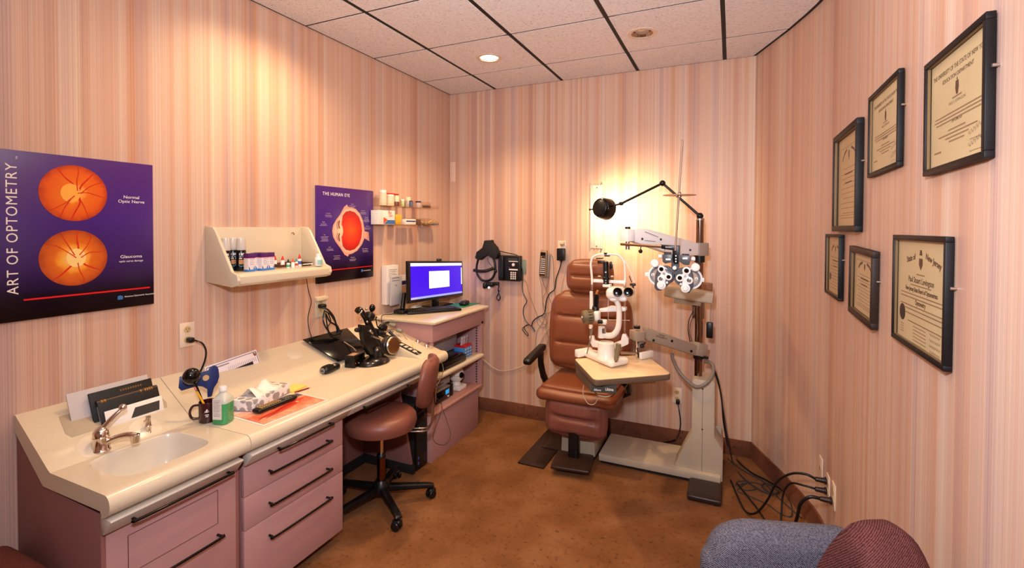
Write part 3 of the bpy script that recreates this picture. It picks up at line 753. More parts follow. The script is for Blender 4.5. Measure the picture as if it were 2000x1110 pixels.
for i, (u, v, wd) in enumerate([('Sclera', (688, 399), 3), ('Choroid', (709, 412), 3), ('Retina', (716, 425), 4), ('Macula', (718, 442), 3), ('Cornea', (641, 417), 3), ('Pupil', (632, 434), 3), ('Iris', (634, 459), 5), ('Lens', (644, 483), 3), ('Conjunctiva', (658, 500), 3), ('Vitreous', (689, 503), 3), ('Optic Nerve', (713, 486), 3)]):
    c = A(v[0], v[1], x=.0205)
    text(u, .0115, M_CAP, P2, LP(c.y, c.z))
    q = B(LP(c.y, c.z))
    for k in range(wd-1): q.strip([(-.032+.004*((k*7+i) % 3), -.0125-.0085*k), (.032-.004*((k*5+i) % 3), -.0125-.0085*k)], .0026)
    obj('caption', q, M_CAP, P2)

# ================================================================== CREAM WALL SHELF
ws = thing('wall_shelf', 'cream moulded wall shelf with sloping sides above the desk, holding bottles', 'shelf', (0, -1.93, 1.33))
SY0, SY1 = -2.262, -1.672
def side_prof(): return [(.001, 1.352), (.19, 1.335), (.225, 1.345), (.238, 1.367), (.230, 1.395), (.205, 1.404), (.190, 1.410), (.075, 1.603), (.055, 1.622), (.001, 1.628)]
for ya, yb in ((SY0, SY0+.016), (SY1-.016, SY1)):
    obj('side', B().prism(side_prof(), ya, yb, 'y', .003), M_TOP, ws)
obj('back', B().span((.001, SY0+.016, 1.40), (.012, SY1-.016, 1.622), .002), M_TOP, ws)
obj('tray', B().prism([(.001, 1.378), (.185, 1.372), (.195, 1.338), (.215, 1.339), (.234, 1.352), (.234, 1.385), (.22, 1.398), (.19, 1.402), (.001, 1.402)], SY0+.016, SY1-.016, 'y', .002), M_TOP, ws)
obj('hook', B().tube([(.012, -1.76, 1.587), (.022, -1.757, 1.590), (.024, -1.752, 1.582), (.016, -1.75, 1.578)], .002), M_BRONZE, ws)
SZ = 1.4025
# foam lens-care bottles
M_CLRCAP = mat('clear_cap', (236, 226, 214), .12, trans=.35, coat=.5)
def foam_bottle(y, x, label):
    t = thing('spray_bottle', label, 'bottle', (x, y, SZ), 0, 'black bottles on the cream wall shelf')
    obj('body', B().lathe([(0, 0), (.021, 0), (.0225, .003), (.0225, .098), (.020, .106), (0, .106)], 28, Matrix.Translation((x, y, SZ))), mat('bottle_black', (16, 15, 18), .25), t)
    obj('cap', B().lathe([(.0205, .104), (.0215, .108), (.0205, .14), (.019, .163), (.016, .166), (0, .166)], 28, Matrix.Translation((x, y, SZ))), M_CLRCAP, t)
    an = R(-22)
    lb = B(Matrix.Translation((x, y, SZ)) @ Matrix.Rotation(an, 4, 'Z'))
    for k in range(6):
        a0, a1 = R(-42+k*14), R(-42+(k+1)*14)
        bq_ = bmesh.new(); vs = [bq_.verts.new((.0229*math.cos(a), .0229*math.sin(a), z)) for a, z in ((a0, .034), (a1, .034), (a1, .056), (a0, .056))]; bq_.faces.new(vs); lb._add(bq_)
    obj('label_panel', lb, mat('label_tan', (196, 130, 80), .4), t)
    text('OPTI', .012, M_LET, t, Matrix.Translation((x, y, SZ)) @ Matrix.Rotation(an, 4, 'Z') @ frame((.0232, 0, .085), (0, 1, 0), (0, 0, 1))) if False else None
    lw = B(Matrix.Translation((x, y, SZ)) @ Matrix.Rotation(an, 4, 'Z'))
    for j, (z0_, z1_) in enumerate(((.060, .066), (.070, .073), (.078, .090))):
        for k in range(6):
            if (k+j) % 4 == 3: continue
            a0, a1 = R(-36+k*12), R(-36+k*12+8)
            bq_ = bmesh.new(); vs = [bq_.verts.new((.0229*math.cos(a), .0229*math.sin(a), z)) for a, z in ((a0, z0_), (a1, z0_), (a1, z1_), (a0, z1_))]; bq_.faces.new(vs); lw._add(bq_)
    obj('print', lw, M_LET, t)
    lw = B(Matrix.Translation((x, y, SZ)) @ Matrix.Rotation(an, 4, 'Z'))
    lw.tube([(.0232*math.cos(R(a)), .0232*math.sin(R(a)), z) for a, z in ((-42, .030), (-20, .024), (10, .026), (35, .040), (45, .052))], .0012, 6)
    obj('blue_swirl', lw, mat('swirl_blue', (70, 180, 210), .3), t)
    return t
for (u, lb) in ((429, 'black bottle with clear cap, leftmost of the four on the wall shelf'), (441, 'black bottle with clear cap, second from the left on the wall shelf'), (455, 'black bottle with clear cap, third from the left on the wall shelf'), (471, 'black bottle with clear cap, beside the purple cartons on the wall shelf')):
    xx = {429: .035, 441: .085, 455: .048, 471: .102}[u]; c = A(u, 515, x=xx); foam_bottle(c.y, xx, lb)
# purple and white cartons
def carton(y, x, label, rz, fold=False):
    t = thing('carton', label, 'box', (x, y, SZ), rz, 'purple and white cartons on the wall shelf')
    q = Matrix()
    obj('box', B().box((0, 0, .0445), (.034, .036, .089), .001), mat('carton_white', (236, 222, 216), .45), t, local=True)
    obj('purple_band', B().box((.0, 0, .0785), (.0352, .0372, .022), .0008), mat('carton_purple', (84, 36, 96), .4), t, local=True)
    obj('pink_line', B().box((.0, 0, .0668), (.0354, .0374, .002), 0), mat('carton_pink', (226, 70, 100), .4), t, local=True)
    obj('blue_foot', B().box((.0, 0, .0055), (.0352, .0372, .010), .0008), mat('carton_blue', (60, 130, 200), .4), t, local=True)
    q = B(frame((.0178, 0, .045), (0, 1, 0), (0, 0, 1)))
    for k in range(4): q.strip([(-.012+.002*(k % 2), .016-.009*k), (.012-.002*(k % 2), .016-.009*k)], .0016, h=.0003)
    q.prism([(-.016, -.034), (-.008, -.034), (-.016, -.018)], 0, .0004, 'z')
    q.prism([(.016, -.034), (.008, -.034), (.016, -.018)], 0, .0004, 'z')
    obj('print', q, M_BLUE, t, local=True)
    return t
for i, (u, xx, rz, lb) in enumerate([(487, .175, 0, 'purple-topped white carton nearest the black bottles'), (500, .150, 0, 'purple-topped white carton set back, second in the carton row'), (513, .178, 0, 'purple-topped white carton, third in the carton row'), (526, .172, 0, 'purple-topped white carton, rightmost in the row beside the dropper bottles'), (507, .128, 0, 'purple-topped white carton standing behind the front row of cartons')]):
    c = A(u, 520, x=xx); carton(c.y, xx, lb, rz)
# dropper bottles
def dropper(u, v, xx, h, r, cap, label, name='dropper_bottle', capn='red', body=(238, 232, 222), band=None):
    c = A(u, v, x=xx)
    t = thing(name, label, 'bottle', (xx, c.y, SZ), 0, 'small bottles on the cream wall shelf')
    T = Matrix.Translation((xx, c.y, SZ))
    obj('body', B().lathe([(0, 0), (r, 0), (r, h*.50), (r*.85, h*.58), (r*.45, h*.62), (0, h*.62)], 20, T), mat('dropper_body_%d_%d_%d' % body, body, .3), t)
    obj('cap', B().lathe([(r*.72, h*.60), (r*.72, h*.70), (r*.5, h*.80), (r*.28, h*.98), (0, h)], 20, T), cap, t, label=capn+' cap')
    if band: obj('label_band', B().lathe([(r*1.02, h*.12), (r*1.02, h*.40)], 20, T), mat('band_%d_%d_%d' % band, band, .4), t)
    return t
M_CRED = mat('cap_red', (216, 40, 28), .35); M_CORG = mat('cap_orange', (232, 92, 30), .35); M_CTEA = mat('cap_teal', (60, 150, 150), .35); M_CBLK = mat('cap_black', (20, 18, 18), .4)
dropper(537, 510, .045, .062, .0105, M_CRED, 'white dropper bottle with red cap beside the cartons')
dropper(552, 510, .072, .060, .0105, M_CRED, 'white dropper bottle with red cap in the brown tray middle')
dropper(563, 515, .178, .048, .009, M_CBLK, 'small clear bottle with black cap and green band', capn='black', band=(90, 170, 130))
dropper(572, 515, .174, .05, .0095, M_CORG, 'small white bottle with orange cap at the shelf front', capn='orange')
dropper(579, 512, .135, .046, .008, M_CTEA, 'tiny bottle with teal cap and red label', capn='teal', band=(200, 60, 50))
dropper(585, 508, .095, .066, .0105, M_CRED, 'white dropper bottle with red cap and blue label, right of the teal one', band=(60, 90, 170))
c = A(622, 505, x=.205)
t = thing('pill_bottle', 'white bottle with teal label at the right end of the wall shelf', 'bottle', (.205, c.y, SZ+.0))
T = Matrix.Translation((.205, c.y, SZ))
obj('body', B().lathe([(0, 0), (.0195, 0), (.021, .003), (.021, .04), (.018, .048), (.011, .051), (0, .051)], 28, T), M_WHITE, t)
obj('cap', B().lathe([(.0125, .050), (.0125, .066), (.011, .069), (0, .069)], 28, T), M_WHITE, t)
lq = B(T)
for k in range(5):
    a0, a1 = R(-60+k*18), R(-60+(k+1)*18); bq_ = bmesh.new(); bq_.faces.new([bq_.verts.new((.0213*math.cos(a), .0213*math.sin(a), z)) for a, z in ((a0, .008), (a1, .008), (a1, .035), (a0, .035))]); lq._add(bq_)
obj('label_panel', lq, mat('teal_label', (150, 196, 184), .4), t)
c = A(545, 520, x=.085); c2 = A(601, 512, x=.085)
tb = thing('brown_tray', 'small open brown tray holding dropper bottles on the wall shelf', 'tray', (.155, (c.y+c2.y)/2-.04, SZ))
ya, yb = c.y-.02, c2.y+.015
M_TRAY = mat('tray_brown', (84, 46, 28), .5)
obj('rim', B().span((.112, ya, SZ), (.115, ya+.085, SZ+.014), .0005), M_TRAY, tb)
obj('rim', B().span((.022, ya, SZ), (.025, yb, SZ+.020), .0005), M_TRAY, tb)
obj('rim', B().span((.025, ya, SZ), (.112, ya+.003, SZ+.018), .0005), M_TRAY, tb)
obj('rim', B().span((.025, yb-.003, SZ), (.105, yb, SZ+.014), .0005), M_TRAY, tb)
c = A(592, 517, x=.14); c2 = A(610, 514, x=.125)
one('pen', B().cyl((.14, c.y, SZ+.006), (.125, c2.y, SZ+.006), .0055, .0055, 14, .001), M_WHITE, 'white marker pen lying in front of the pill bottle on the wall shelf', 'pen', (.14, c.y, SZ))
c = A(598, 519, x=.155)
one('pen', B().cyl((.158, c.y-.03, SZ+.005), (.154, c.y+.035, SZ+.005), .004, .004, 12, .001), M_BLACK, 'black pen lying at the front edge of the wall shelf', 'pen', (.156, c.y, SZ))

# ================================================================== CLEAR ACRYLIC SHELVES
def acrylic(z, label):
    t = thing('acrylic_shelf', label, 'shelf', (0, -.70, z))
    obj('tray', B().span((.002, -1.06, z), (.085, -.31, z+.004), .001), M_GLASS, t)
    obj('lip', B().span((.083, -1.06, z+.004), (.086, -.31, z+.022), .0008), M_GLASS, t)
    obj('back_plate', B().span((.001, -1.06, z), (.002, -.31, z+.06), .0005), M_GLASS, t)
    obj('end_plate', B().span((.002, -.313, z+.004), (.083, -.31, z+.030), .0008), M_GLASS, t)
    return t
acrylic(1.778, 'upper clear acrylic wall shelf above the computer monitor')
acrylic(1.640, 'lower clear acrylic wall shelf above the computer monitor')
AZ, AZ2 = 1.7825, 1.6445
def jar(u, xx, z, r, h, m, label, capm=None, cap_h=.02):
    c = A(u, 395, x=xx); T = Matrix.Translation((xx, c.y, z))
    t = thing('jar', label, 'jar', (xx, c.y, z), 0, 'jars on the upper acrylic shelf')
    obj('body', B().lathe([(0, 0), (r*.97, 0), (r, .003), (r, h-cap_h-.002), (r*.8, h-cap_h), (0, h-cap_h)], 24, T), m, t)
    obj('lid', B().lathe([(r*.92, h-cap_h), (r*.92, h-.002), (r*.88, h), (0, h)], 24, T), capm or M_WHITE, t)
M_CREAMP = mat('cream_plastic', (236, 214, 176), .4)
jar(748, .05, AZ, .026, .11, M_CREAMP, 'tall cream tub at the left end of the upper clear shelf')
jar(762, .055, AZ, .030, .082, M_CREAMP, 'wide cream tub beside the tall cream tub', cap_h=.012)
jar(774, .06, AZ, .024, .078, mat('jar_brown', (120, 66, 46), .35), 'brown jar with cream lid on the upper clear shelf', M_CREAMP, .045)
jar(786, .055, AZ, .016, .055, mat('jar_green', (196, 200, 130), .3), 'pale green jar in the middle of the upper clear shelf', M_WHITE, .012)
jar(797, .04, AZ, .022, .078, mat('jar_clear', (216, 200, 180), .15, trans=.3), 'clear jar with white lid right of the green jar', M_CREAMP, .03)
jar(803, .07, AZ, .014, .05, mat('jar_slate', (92, 98, 124), .35), 'slate blue jar at the front of the upper clear shelf', M_DGREY, .006)
jar(817, .055, AZ, .024, .052, mat('jar_plum', (196, 170, 160), .35), 'squat jar with dark lid, alone toward the right of the shelf', mat('lid_dark', (56, 30, 30), .4), .012)
one('pouch', B().box((.05, A(767, 378, x=.05).y, AZ+.088), (.05, .09, .010), .003, (0, .05, .03)), M_RED, 'flat red packet lying across the cream tubs', 'packet', (.05, A(767, 378, x=.05).y, AZ+.083))
# clear dome box at the right
c = A(829, 396, x=.06)
one('clear_dish', B().lathe([(.0, .0), (.03, .0), (.034, .004), (.036, .03), (.034, .03), (.032, .005), (0, .004)], 28, Matrix.Translation((.06, c.y+.03, AZ))), M_GLASS, 'clear round dish near the right end of the upper shelf', 'dish', (.06, c.y+.03, AZ))
# carton with orange letters
ya, yb = A(739, 430, x=.095).y+.004, A(772, 430, x=.095).y
bgx = thing('glo_carton', 'white carton with orange letters and blue band, left end of the lower clear shelf', 'box', (.06, (ya+yb)/2, AZ2))
yn = ya+.115
obj('box', B().span((.025, ya, AZ2), (.092, yb, AZ2+.10), .001), M_PAPER, bgx)
T = LW(0, AZ2, .0925)
def tri(pts, m, name): return obj(name, B(T).prism(pts, 0, .0004, 'z'), m, bgx)
tri([(ya+.06, .003), (yb-.002, .003), (yb-.002, .032), (ya+.10, .032)], M_BLUE, 'blue_band')
tri([(ya+.055, .004), (ya+.055, .052), (ya+.10, .034)], M_ORANGE, 'orange_wedge')
text('Bio\n  Glo', .030, M_ORANGE, bgx, LW(ya+.125, AZ2+.076, .093), sx=1.0, line=.75)
q = B(LW(ya+.027, AZ2+.05, .0925))
for k in range(8): q.strip([(-.022, .04-.011*k), (.022, .04-.011*k)], .001, h=.0003)
obj('ruled_lines', q, M_FAINT, bgx)
c = A(779, 425, x=.07)
one('yellow_packet', B().box((.055, c.y, AZ2+.038), (.03, .07, .076), .004), mat('yellow_print', (226, 176, 50), .45), 'yellow and white packet behind the orange-lettered carton', 'packet', (.055, c.y, AZ2))
c = A(800, 437, x=.08)
t = thing('tissue_packet', 'white carton with dark blue stripe lying in the middle of the lower clear shelf', 'box', (.07, c.y, AZ2))
obj('box', B().box((.068, c.y, AZ2+.022), (.05, .13, .042), .002), M_PAPER, t)
obj('stripe', B().box((.0935, c.y, AZ2+.027), (.001, .12, .010), 0), mat('navy_print', (44, 44, 96), .4), t)
c = A(815, 437, x=.08)
one('dark_carton', B().box((.068, c.y+.01, AZ2+.022), (.05, .045, .042), .002), mat('dark_tan', (104, 70, 50), .5), 'small dark tan box end beside the blue striped carton', 'box', (.068, c.y+.01, AZ2))
c = A(838, 437, x=.06)
def crumple(p_, u): return p_+Vector((math.sin(u.y*7+u.x*3)*.006, math.cos(u.x*5)*.004, math.sin(u.y*9+u.x*4)*.009*(1 if u.z > 0 else 0)))
one('crumpled_packets', B().cushion((.055, c.y+.01, AZ2+.018), (.07, .19, .034), .012, .004, n=14, fn=crumple), mat('foil_tan', (170, 134, 92), .35), 'heap of crumpled tan foil packets at the right end of the lower clear shelf', 'packets', (.055, c.y, AZ2))
c = A(850, 441, x=.08)
one('blue_packet', B().box((.08, c.y, AZ2+.006), (.03, .08, .008), .002, (.05, 0, .1)), M_BLUE, 'flat blue packet lying at the right end of the lower clear shelf', 'packet', (.08, c.y, AZ2))

# ================================================================== OUTLETS
M_PLATE = mat('outlet_ivory', (232, 208, 182), .4)
M_BRASS = mat('receptacle_tan', (206, 176, 120), .35)
def outlet(T, label, name='wall_outlet', w_=.07, h_=.115, n_=2, cov=None):
    o_ = T.to_translation()
    t = thing(name, label, 'outlet', tuple(o_))
    obj('plate', B(T).box((0, 0, .003), (w_, h_, .006), .0025), cov or M_PLATE, t)
    for k in range(n_):
        y = (.024 if n_ == 2 else 0)*(1 if k == 0 else -1)
        rc = obj('receptacle', B(T @ Matrix.Translation((0, y, .0055))).cyl((0, 0, 0), (0, 0, .0025), .0165, .016, 24), M_BRASS, t)
        q = B(T @ Matrix.Translation((0, y, .0080)))
        q.box((-.006, .003, 0), (.0025, .009, .001), 0); q.box((.006, .003, 0), (.0025, .008, .001), 0); q.cyl((0, -.008, -.0003), (0, -.008, .0006), .0025, .0025, 10)
        obj('slots', q, M_DGREY, rc)
    return t
outlet(LW(-2.353, 1.112, 0), 'ivory wall outlet left of the wall shelf with a black plug')
oy, oz = -2.353, 1.088
one('plugged_cable', B().cushion((.025, oy+.002, oz), (.036, .026, .024), .008, 0, n=4).tube([(.042, oy+.004, oz), (.06, oy+.012, oz-.004), (.072, oy+.03, oz-.02), (.072, oy+.045, oz-.06), (.06, oy+.045, oz-.11), (.045, oy+.03, oz-.16), (.03, oy+.022, .945)], .0042, 8), M_BLACK, 'black plug and short thick cable hanging from the outlet left of the shelf', 'cable', (.03, oy+.022, .943))
o2 = outlet(LW(-1.535, 1.125, .0), 'pale grey boxed outlet near the far end of the desk with coiled black cords', cov=mat('outlet_grey', (206, 190, 160), .4), w_=.09, h_=.13)
obj('cover_box', B(LW(-1.535, 1.175, .0)).box((0, 0, .012), (.092, .022, .024), .003), M_TOP, o2)
oy, oz = -1.535, 1.132
def L(u, v, x): return tuple(A(u, v, x=x))
one('cable_bundle', B().cushion((.03, oy-.012, oz), (.04, .04, .026), .008, 0, n=4)
    .tube([L(630, 602, .05), L(640, 605, .07), L(652, 620, .08), L(658, 642, .08), L(659, 655, .08)], .0055, 8)
    .tube([L(634, 606, .06), L(631, 625, .07), L(638, 642, .08), L(650, 655, .09), L(662, 650, .09), L(656, 636, .08), L(644, 628, .08), L(636, 612, .06)], .005, 8)
    .tube([L(636, 615, .06), L(640, 640, .07), L(648, 658, .09), L(664, 657, .09), L(663, 645, .08), L(655, 630, .07), L(645, 614, .06), L(634, 608, .06)], .004, 8)
    .tube([L(640, 610, .07), L(646, 628, .08), L(640, 640, .09), L(644, 655, .1), L(655, 662, .1)], .0035, 8)
    .tube([L(655, 655, .09), L(662, 652, .09), L(668, 645, .1)], .006, 8), M_BLACK, 'bundle of coiled black cables hanging from the grey outlet over the desk', 'cable', L(634, 640, .03))
one('thin_cable', B().tube([L(598, 541, .01), L(603, 570, .004), L(608, 590, .004), L(602, 618, .004), L(603, 640, .004), L(609, 660, .004)], .0022, 8), M_BLACK, 'thin black cable running down the wall below the cream shelf', 'cable', L(609, 660, .004))

# ================================================================== THINGS ON THE COUNTER
# --- folders standing in the pocket of the sink unit
def slab_between(a, b_, c_, th, name, m, label, cat='folder', group=None, extra=None):
    """upright sheet: a, b_ top-left and top-right corners, c_ bottom-left"""
    a, b_, c_ = Vector(a), Vector(b_), Vector(c_)
    T = frame((a+b_)/2, b_-a, a-c_); wdt = (b_-a).length; hgt = (a-c_).dot(T.to_3x3().col[1])
    t = thing(name, label, cat, tuple((c_+(b_-a)/2)))
    return t, T, wdt, hgt
t, T, wd, hg = slab_between((.055, -2.835, .985), (.055, -2.555, .985), (.110, -2.835, .845), .004, 'paper_folder', M_PAPER, 'pale grey paper folder standing rearmost in the counter pocket behind the faucet')
obj('cover', B(T).prism([(-wd/2, -hg), (wd/2, -hg), (wd/2, 0), (-wd/2, 0)], -.003, .001, 'z', .001), mat('pale_folder', (196, 186, 180), .6), t)
t, T, wd, hg = slab_between((.080, -2.778, .972), (.080, -2.555, .972), (.128, -2.778, .848), .004, 'black_folder', M_BLACKM, 'large black folder with faint gold lettering, behind the thick black binder')
obj('cover', B(T).box((0, -hg/2, 0), (wd, hg, .010), .002), mat('folder_black', (13, 12, 14), .55), t)
g = B(T)
for k in range(9): g.box((-.005+k*.009, -.018, .0053), (.0055, .008, .0006), 0)
obj('gold_marks', g, mat('dull_gold', (120, 84, 40), .5), t)
t, T, wd, hg = slab_between((.108, -2.765, .935), (.108, -2.548, .935), (.145, -2.765, .842), .02, 'black_binder', M_BLACKM, 'thick black bound book with gold bands on its spine, standing in the counter pocket', 'book')
obj('cover', B(T).box((0, -hg/2, .008), (wd, hg, .004), .001), MATS['folder_black'], t)
obj('cover', B(T).box((0, -hg/2, -.012), (wd, hg, .004), .001), MATS['folder_black'], t)
obj('pages', B(T).box((-.002, -hg/2-.003, -.002), (wd-.012, hg-.008, .016), .0005), mat('page_edge', (196, 190, 180), .7), t)
obj('spine', B(T).tube([(-wd/2, -.002, -.002), (wd/2, -.002, -.002)], .012, 14), mat('spine_brown', (50, 30, 24), .4), t)
g = B(T)
for x in (-.085, -.088): g.cyl((x-.006, -.002, -.002), (x+.006, -.002, -.002), .0123, .0123, 18)
for x in (.045, .062, .070, .078, .086): g.cyl((x-.0025, -.002, -.002), (x+.0025, -.002, -.002), .0124, .0124, 18)
obj('gold_bands', g, mat('gold_foil', (150, 108, 56), .4, .5), t)
t, T, wd, hg = slab_between((.138, -2.752, .903), (.138, -2.545, .903), (.158, -2.752, .840), .004, 'paper_sheet', M_PAPER, 'white printed card with a dark picture standing frontmost in the counter pocket', 'card')
obj('sheet', B(T).box((0, -hg/2, 0), (wd, hg, .002), .0005), M_PAPER, t)
obj('picture', B(T).prism([(-.02, -.055), (.085, -.055), (.092, -.018), (.0, -.018)], .0011, .0017, 'z'), M_DGREY, t)

# --- faucet
fx, fy = .222, -2.803
t = thing('faucet', 'chrome single-lever faucet with ball-topped handle behind the sink basin', 'faucet', (fx, fy, DZ+.003))
Tf = Matrix.Translation((fx, fy, DZ+.0025))
obj('body', B().lathe([(0, 0), (.030, 0), (.031, .006), (.027, .012), (.0255, .05), (.0265, .06), (.0235, .075), (.014, .088), (0, .092)], 36, Tf), M_CHROME, t)
obj('band', B().lathe([(.0262, .052), (.0275, .055), (.0262, .058)], 36, Tf), M_CHROME, t)
obj('spout', B().tube([(fx+.012, fy+.01, DZ+.033), (fx+.045, fy+.032, DZ+.05), (fx+.075, fy+.052, DZ+.056), (fx+.098, fy+.066, DZ+.05)], .0115, 16, 6).cyl((fx+.094, fy+.064, DZ+.058), (fx+.094, fy+.064, DZ+.026), .0155, .014, 24, .002), M_CHROME, t)
obj('handle', B().tube([(fx, fy, DZ+.078), (fx+.01, fy+.03, DZ+.115), (fx+.018, fy+.058, DZ+.142)], .0095, 14, 5, (1.15, .65)).ball((fx+.019, fy+.062, DZ+.148), .0135, 20), M_CHROME, t)
gx, gy = .216, -2.640
t = thing('water_spigot', 'small chrome spigot with tiny lever at the back right of the basin', 'faucet', (gx, gy, DZ+.003))
Tg = Matrix.Translation((gx, gy, DZ+.0025))
obj('body', B().lathe([(0, 0), (.020, 0), (.021, .003), (.016, .008), (.011, .012), (.0105, .03), (.0125, .034), (.0105, .038), (.0085, .06), (.010, .064), (.009, .072), (0, .074)], 28, Tg), M_CHROME, t)
obj('lever', B().tube([(gx, gy, DZ+.066), (gx+.012, gy-.018, DZ+.064)], .0028, 10).ball((gx+.013, gy-.02, DZ+.064), .0042, 12), M_CHROME, t)

# --- mug with things in it
mx_, my_ = .300, -2.452
t = thing('coffee_mug', 'dark maroon mug with white print, holding an occluder and pencil, beside the green bottle', 'mug', (mx_, my_, DZ+.001))
M_MUG = mat('maroon_glaze', (52, 16, 20), .15, coat=.5)
obj('body', B().lathe([(0, 0), (.030, 0), (.0335, .003), (.0345, .085), (.0335, .087), (.0315, .085), (.0305, .006), (0, .005)], 36, Matrix.Translation((mx_, my_, DZ+.001))), M_MUG, t)
hd = Vector((-.62, -.78, 0)).normalized()
obj('handle', B().tube([Vector((mx_, my_, DZ+z))+hd*r_ for r_, z in ((.033, .075), (.052, .074), (.063, .058), (.064, .038), (.055, .022), (.034, .018))], .0052, 10), M_MUG, t)
an = math.atan2(-.70, .62)
Tm = Matrix.Translation((mx_, my_, DZ+.001)) @ Matrix.Rotation(R(-38), 4, 'Z') @ frame((.0352, 0, .05), (0, 1, 0), (0, 0, 1))
g = B(Tm); g.strip([(-.008, 0), (0, .012), (.008, 0), (-.008, 0)], .002, h=.0002); g.strip([(0, -.002), (0, .008)], .004, h=.0004); g.strip([(-.007, -.012), (.007, -.012)], .003); g.strip([(-.005, -.019), (.005, -.019)], .003)
obj('print', g, M_LET, t)
c = A(374, 735, x=.300)
one('spoon_occluder', B().tube([(mx_, my_-.005, DZ+.03), lerp((mx_, my_, DZ+.03), c, .55), tuple(c)], .006, 10, 4).ball(tuple(c), (.030, .034, .034), 24), M_BLACKG, 'glossy black round-headed occluder leaning in the maroon mug', 'occluder', (mx_, my_, DZ+.03))
# blue paddle occluder
c = A(404, 738, x=.262); T = frame(c, (.35, 1, 0), (-.1, 0, 1))
q = [(-.105, -.020), (-.10, .026), (-.04, .026), (-.02, .028), (.006, .03), (.012, .042), (.026, .048), (.040, .042), (.046, .028), (.048, -.005), (.040, -.03), (.026, -.05), (.016, -.085), (.0, -.085), (.0, -.05), (-.018, -.034), (-.036, -.028), (-.095, -.034)]
b = bmesh.new()
outer_ = [b.verts.new((x, y, .002)) for x, y in q]
Bq = B(T); Bq.prism(q, -.0015, .0015, 'z', .0006)
t = thing('blue_occluder', 'navy blue plastic eye paddle with a round hole standing in the maroon mug', 'occluder', (mx_, my_, DZ+.03))
obj('paddle', Bq, mat('navy_plastic', (24, 40, 92), .4), t)
obj('hole', B(T).cyl((-.004, .0, .0014), (-.004, .0, .0024), .0125, .0125, 24), mat('hole_tan', (196, 160, 110), .5), t)
b.free()
c = A(380, 757, x=.31)
t = thing('pencil', 'yellow pencil with pink eraser leaning in the maroon mug', 'pencil', (mx_+.01, my_, DZ+.03))
e0 = Vector((mx_+.015, my_, DZ+.03)); e1 = Vector(c)
obj('shaft', B().cyl(e0, e0+(e1-e0)*.86, .0038, .0038, 6), mat('pencil_yellow', (236, 170, 30), .4), t)
obj('ferrule', B().cyl(e0+(e1-e0)*.86, e0+(e1-e0)*.92, .0040, .0040, 10), M_STEEL, t)
obj('eraser', B().cyl(e0+(e1-e0)*.92, e1, .0040, .0036, 10), mat('eraser_pink', (224, 120, 120), .6), t)

# --- green liquid bottle
gx_, gy_ = .372, -2.432
t = thing('green_bottle', 'translucent bottle of green liquid with white cap and label, in front of the maroon mug', 'bottle', (gx_, gy_, DZ+.001), R(20))
M_GRN = mat('green_liquid', (62, 150, 92), .25, coat=.3); M_HAZE = mat('hazy_plastic', (196, 196, 180), .3, coat=.3)
def sq(w_, h0, h1, rr):
    n_ = 28; return [(w_*math.copysign(abs(math.cos(2*math.pi*k/n_))**.55, math.cos(2*math.pi*k/n_)), w_*math.copysign(abs(math.sin(2*math.pi*k/n_))**.55, math.sin(2*math.pi*k/n_))) for k in range(n_)]
def sqloft(stops):
    b = bmesh.new(); prev = None
    for i, (w_, z, ex) in enumerate(stops):
        n_ = 28; cur = [b.verts.new((w_*math.copysign(abs(math.cos(2*math.pi*k/n_))**ex, math.cos(2*math.pi*k/n_)), w_*math.copysign(abs(math.sin(2*math.pi*k/n_))**ex, math.sin(2*math.pi*k/n_)), z)) for k in range(n_)]
        if prev:
            for k in range(n_): b.faces.new((prev[k], prev[(k+1) % n_], cur[(k+1) % n_], cur[k]))
        else: b.faces.new(cur[::-1])
        prev = cur
    b.faces.new(prev); q_ = B(); q_._add(b); return q_
obj('liquid', sqloft([(.030, .0, .5), (.033, .004, .45), (.033, .088, .45)]), M_GRN, t, local=True)
obj('shoulder', sqloft([(.033, .0882, .45), (.033, .100, .45), (.028, .112, .55), (.016, .126, .9), (.0125, .130, 1), (.0125, .138, 1)]), M_HAZE, t, local=True)
obj('cap', B().lathe([(0, .136), (.0148, .136), (.0148, .152), (.0135, .155), (0, .155)], 24), M_WHITE, t, local=True)
lb = B(frame((.0, -.0332, .055), (1, 0, 0), (0, 0, 1))); lb.box((-.004, .012, 0), (.040, .088, .0008), 0)
for k in range(8): pass
obj('label_panel', lb, mat('label_grey', (214, 206, 196), .5), t, local=True)
g = B(frame((.0, -.0338, .055), (1, 0, 0), (0, 0, 1)))
for k in range(11): g.strip([(-.020, .048-.0065*k), (.011-.004*(k % 3), .048-.0065*k)], .0018, h=.0002)
obj('print', g, M_GREY, t, local=True)
g = B(frame((.0334, 0, .05), (0, 1, 0), (0, 0, 1)))
for k in range(8): g.strip([(-.012, -.03+.009*k), (-.006, -.03+.009*k)], .0012, h=.0002)
obj('scale_marks', g, mat('mark_light', (150, 200, 160), .5), t, local=True)

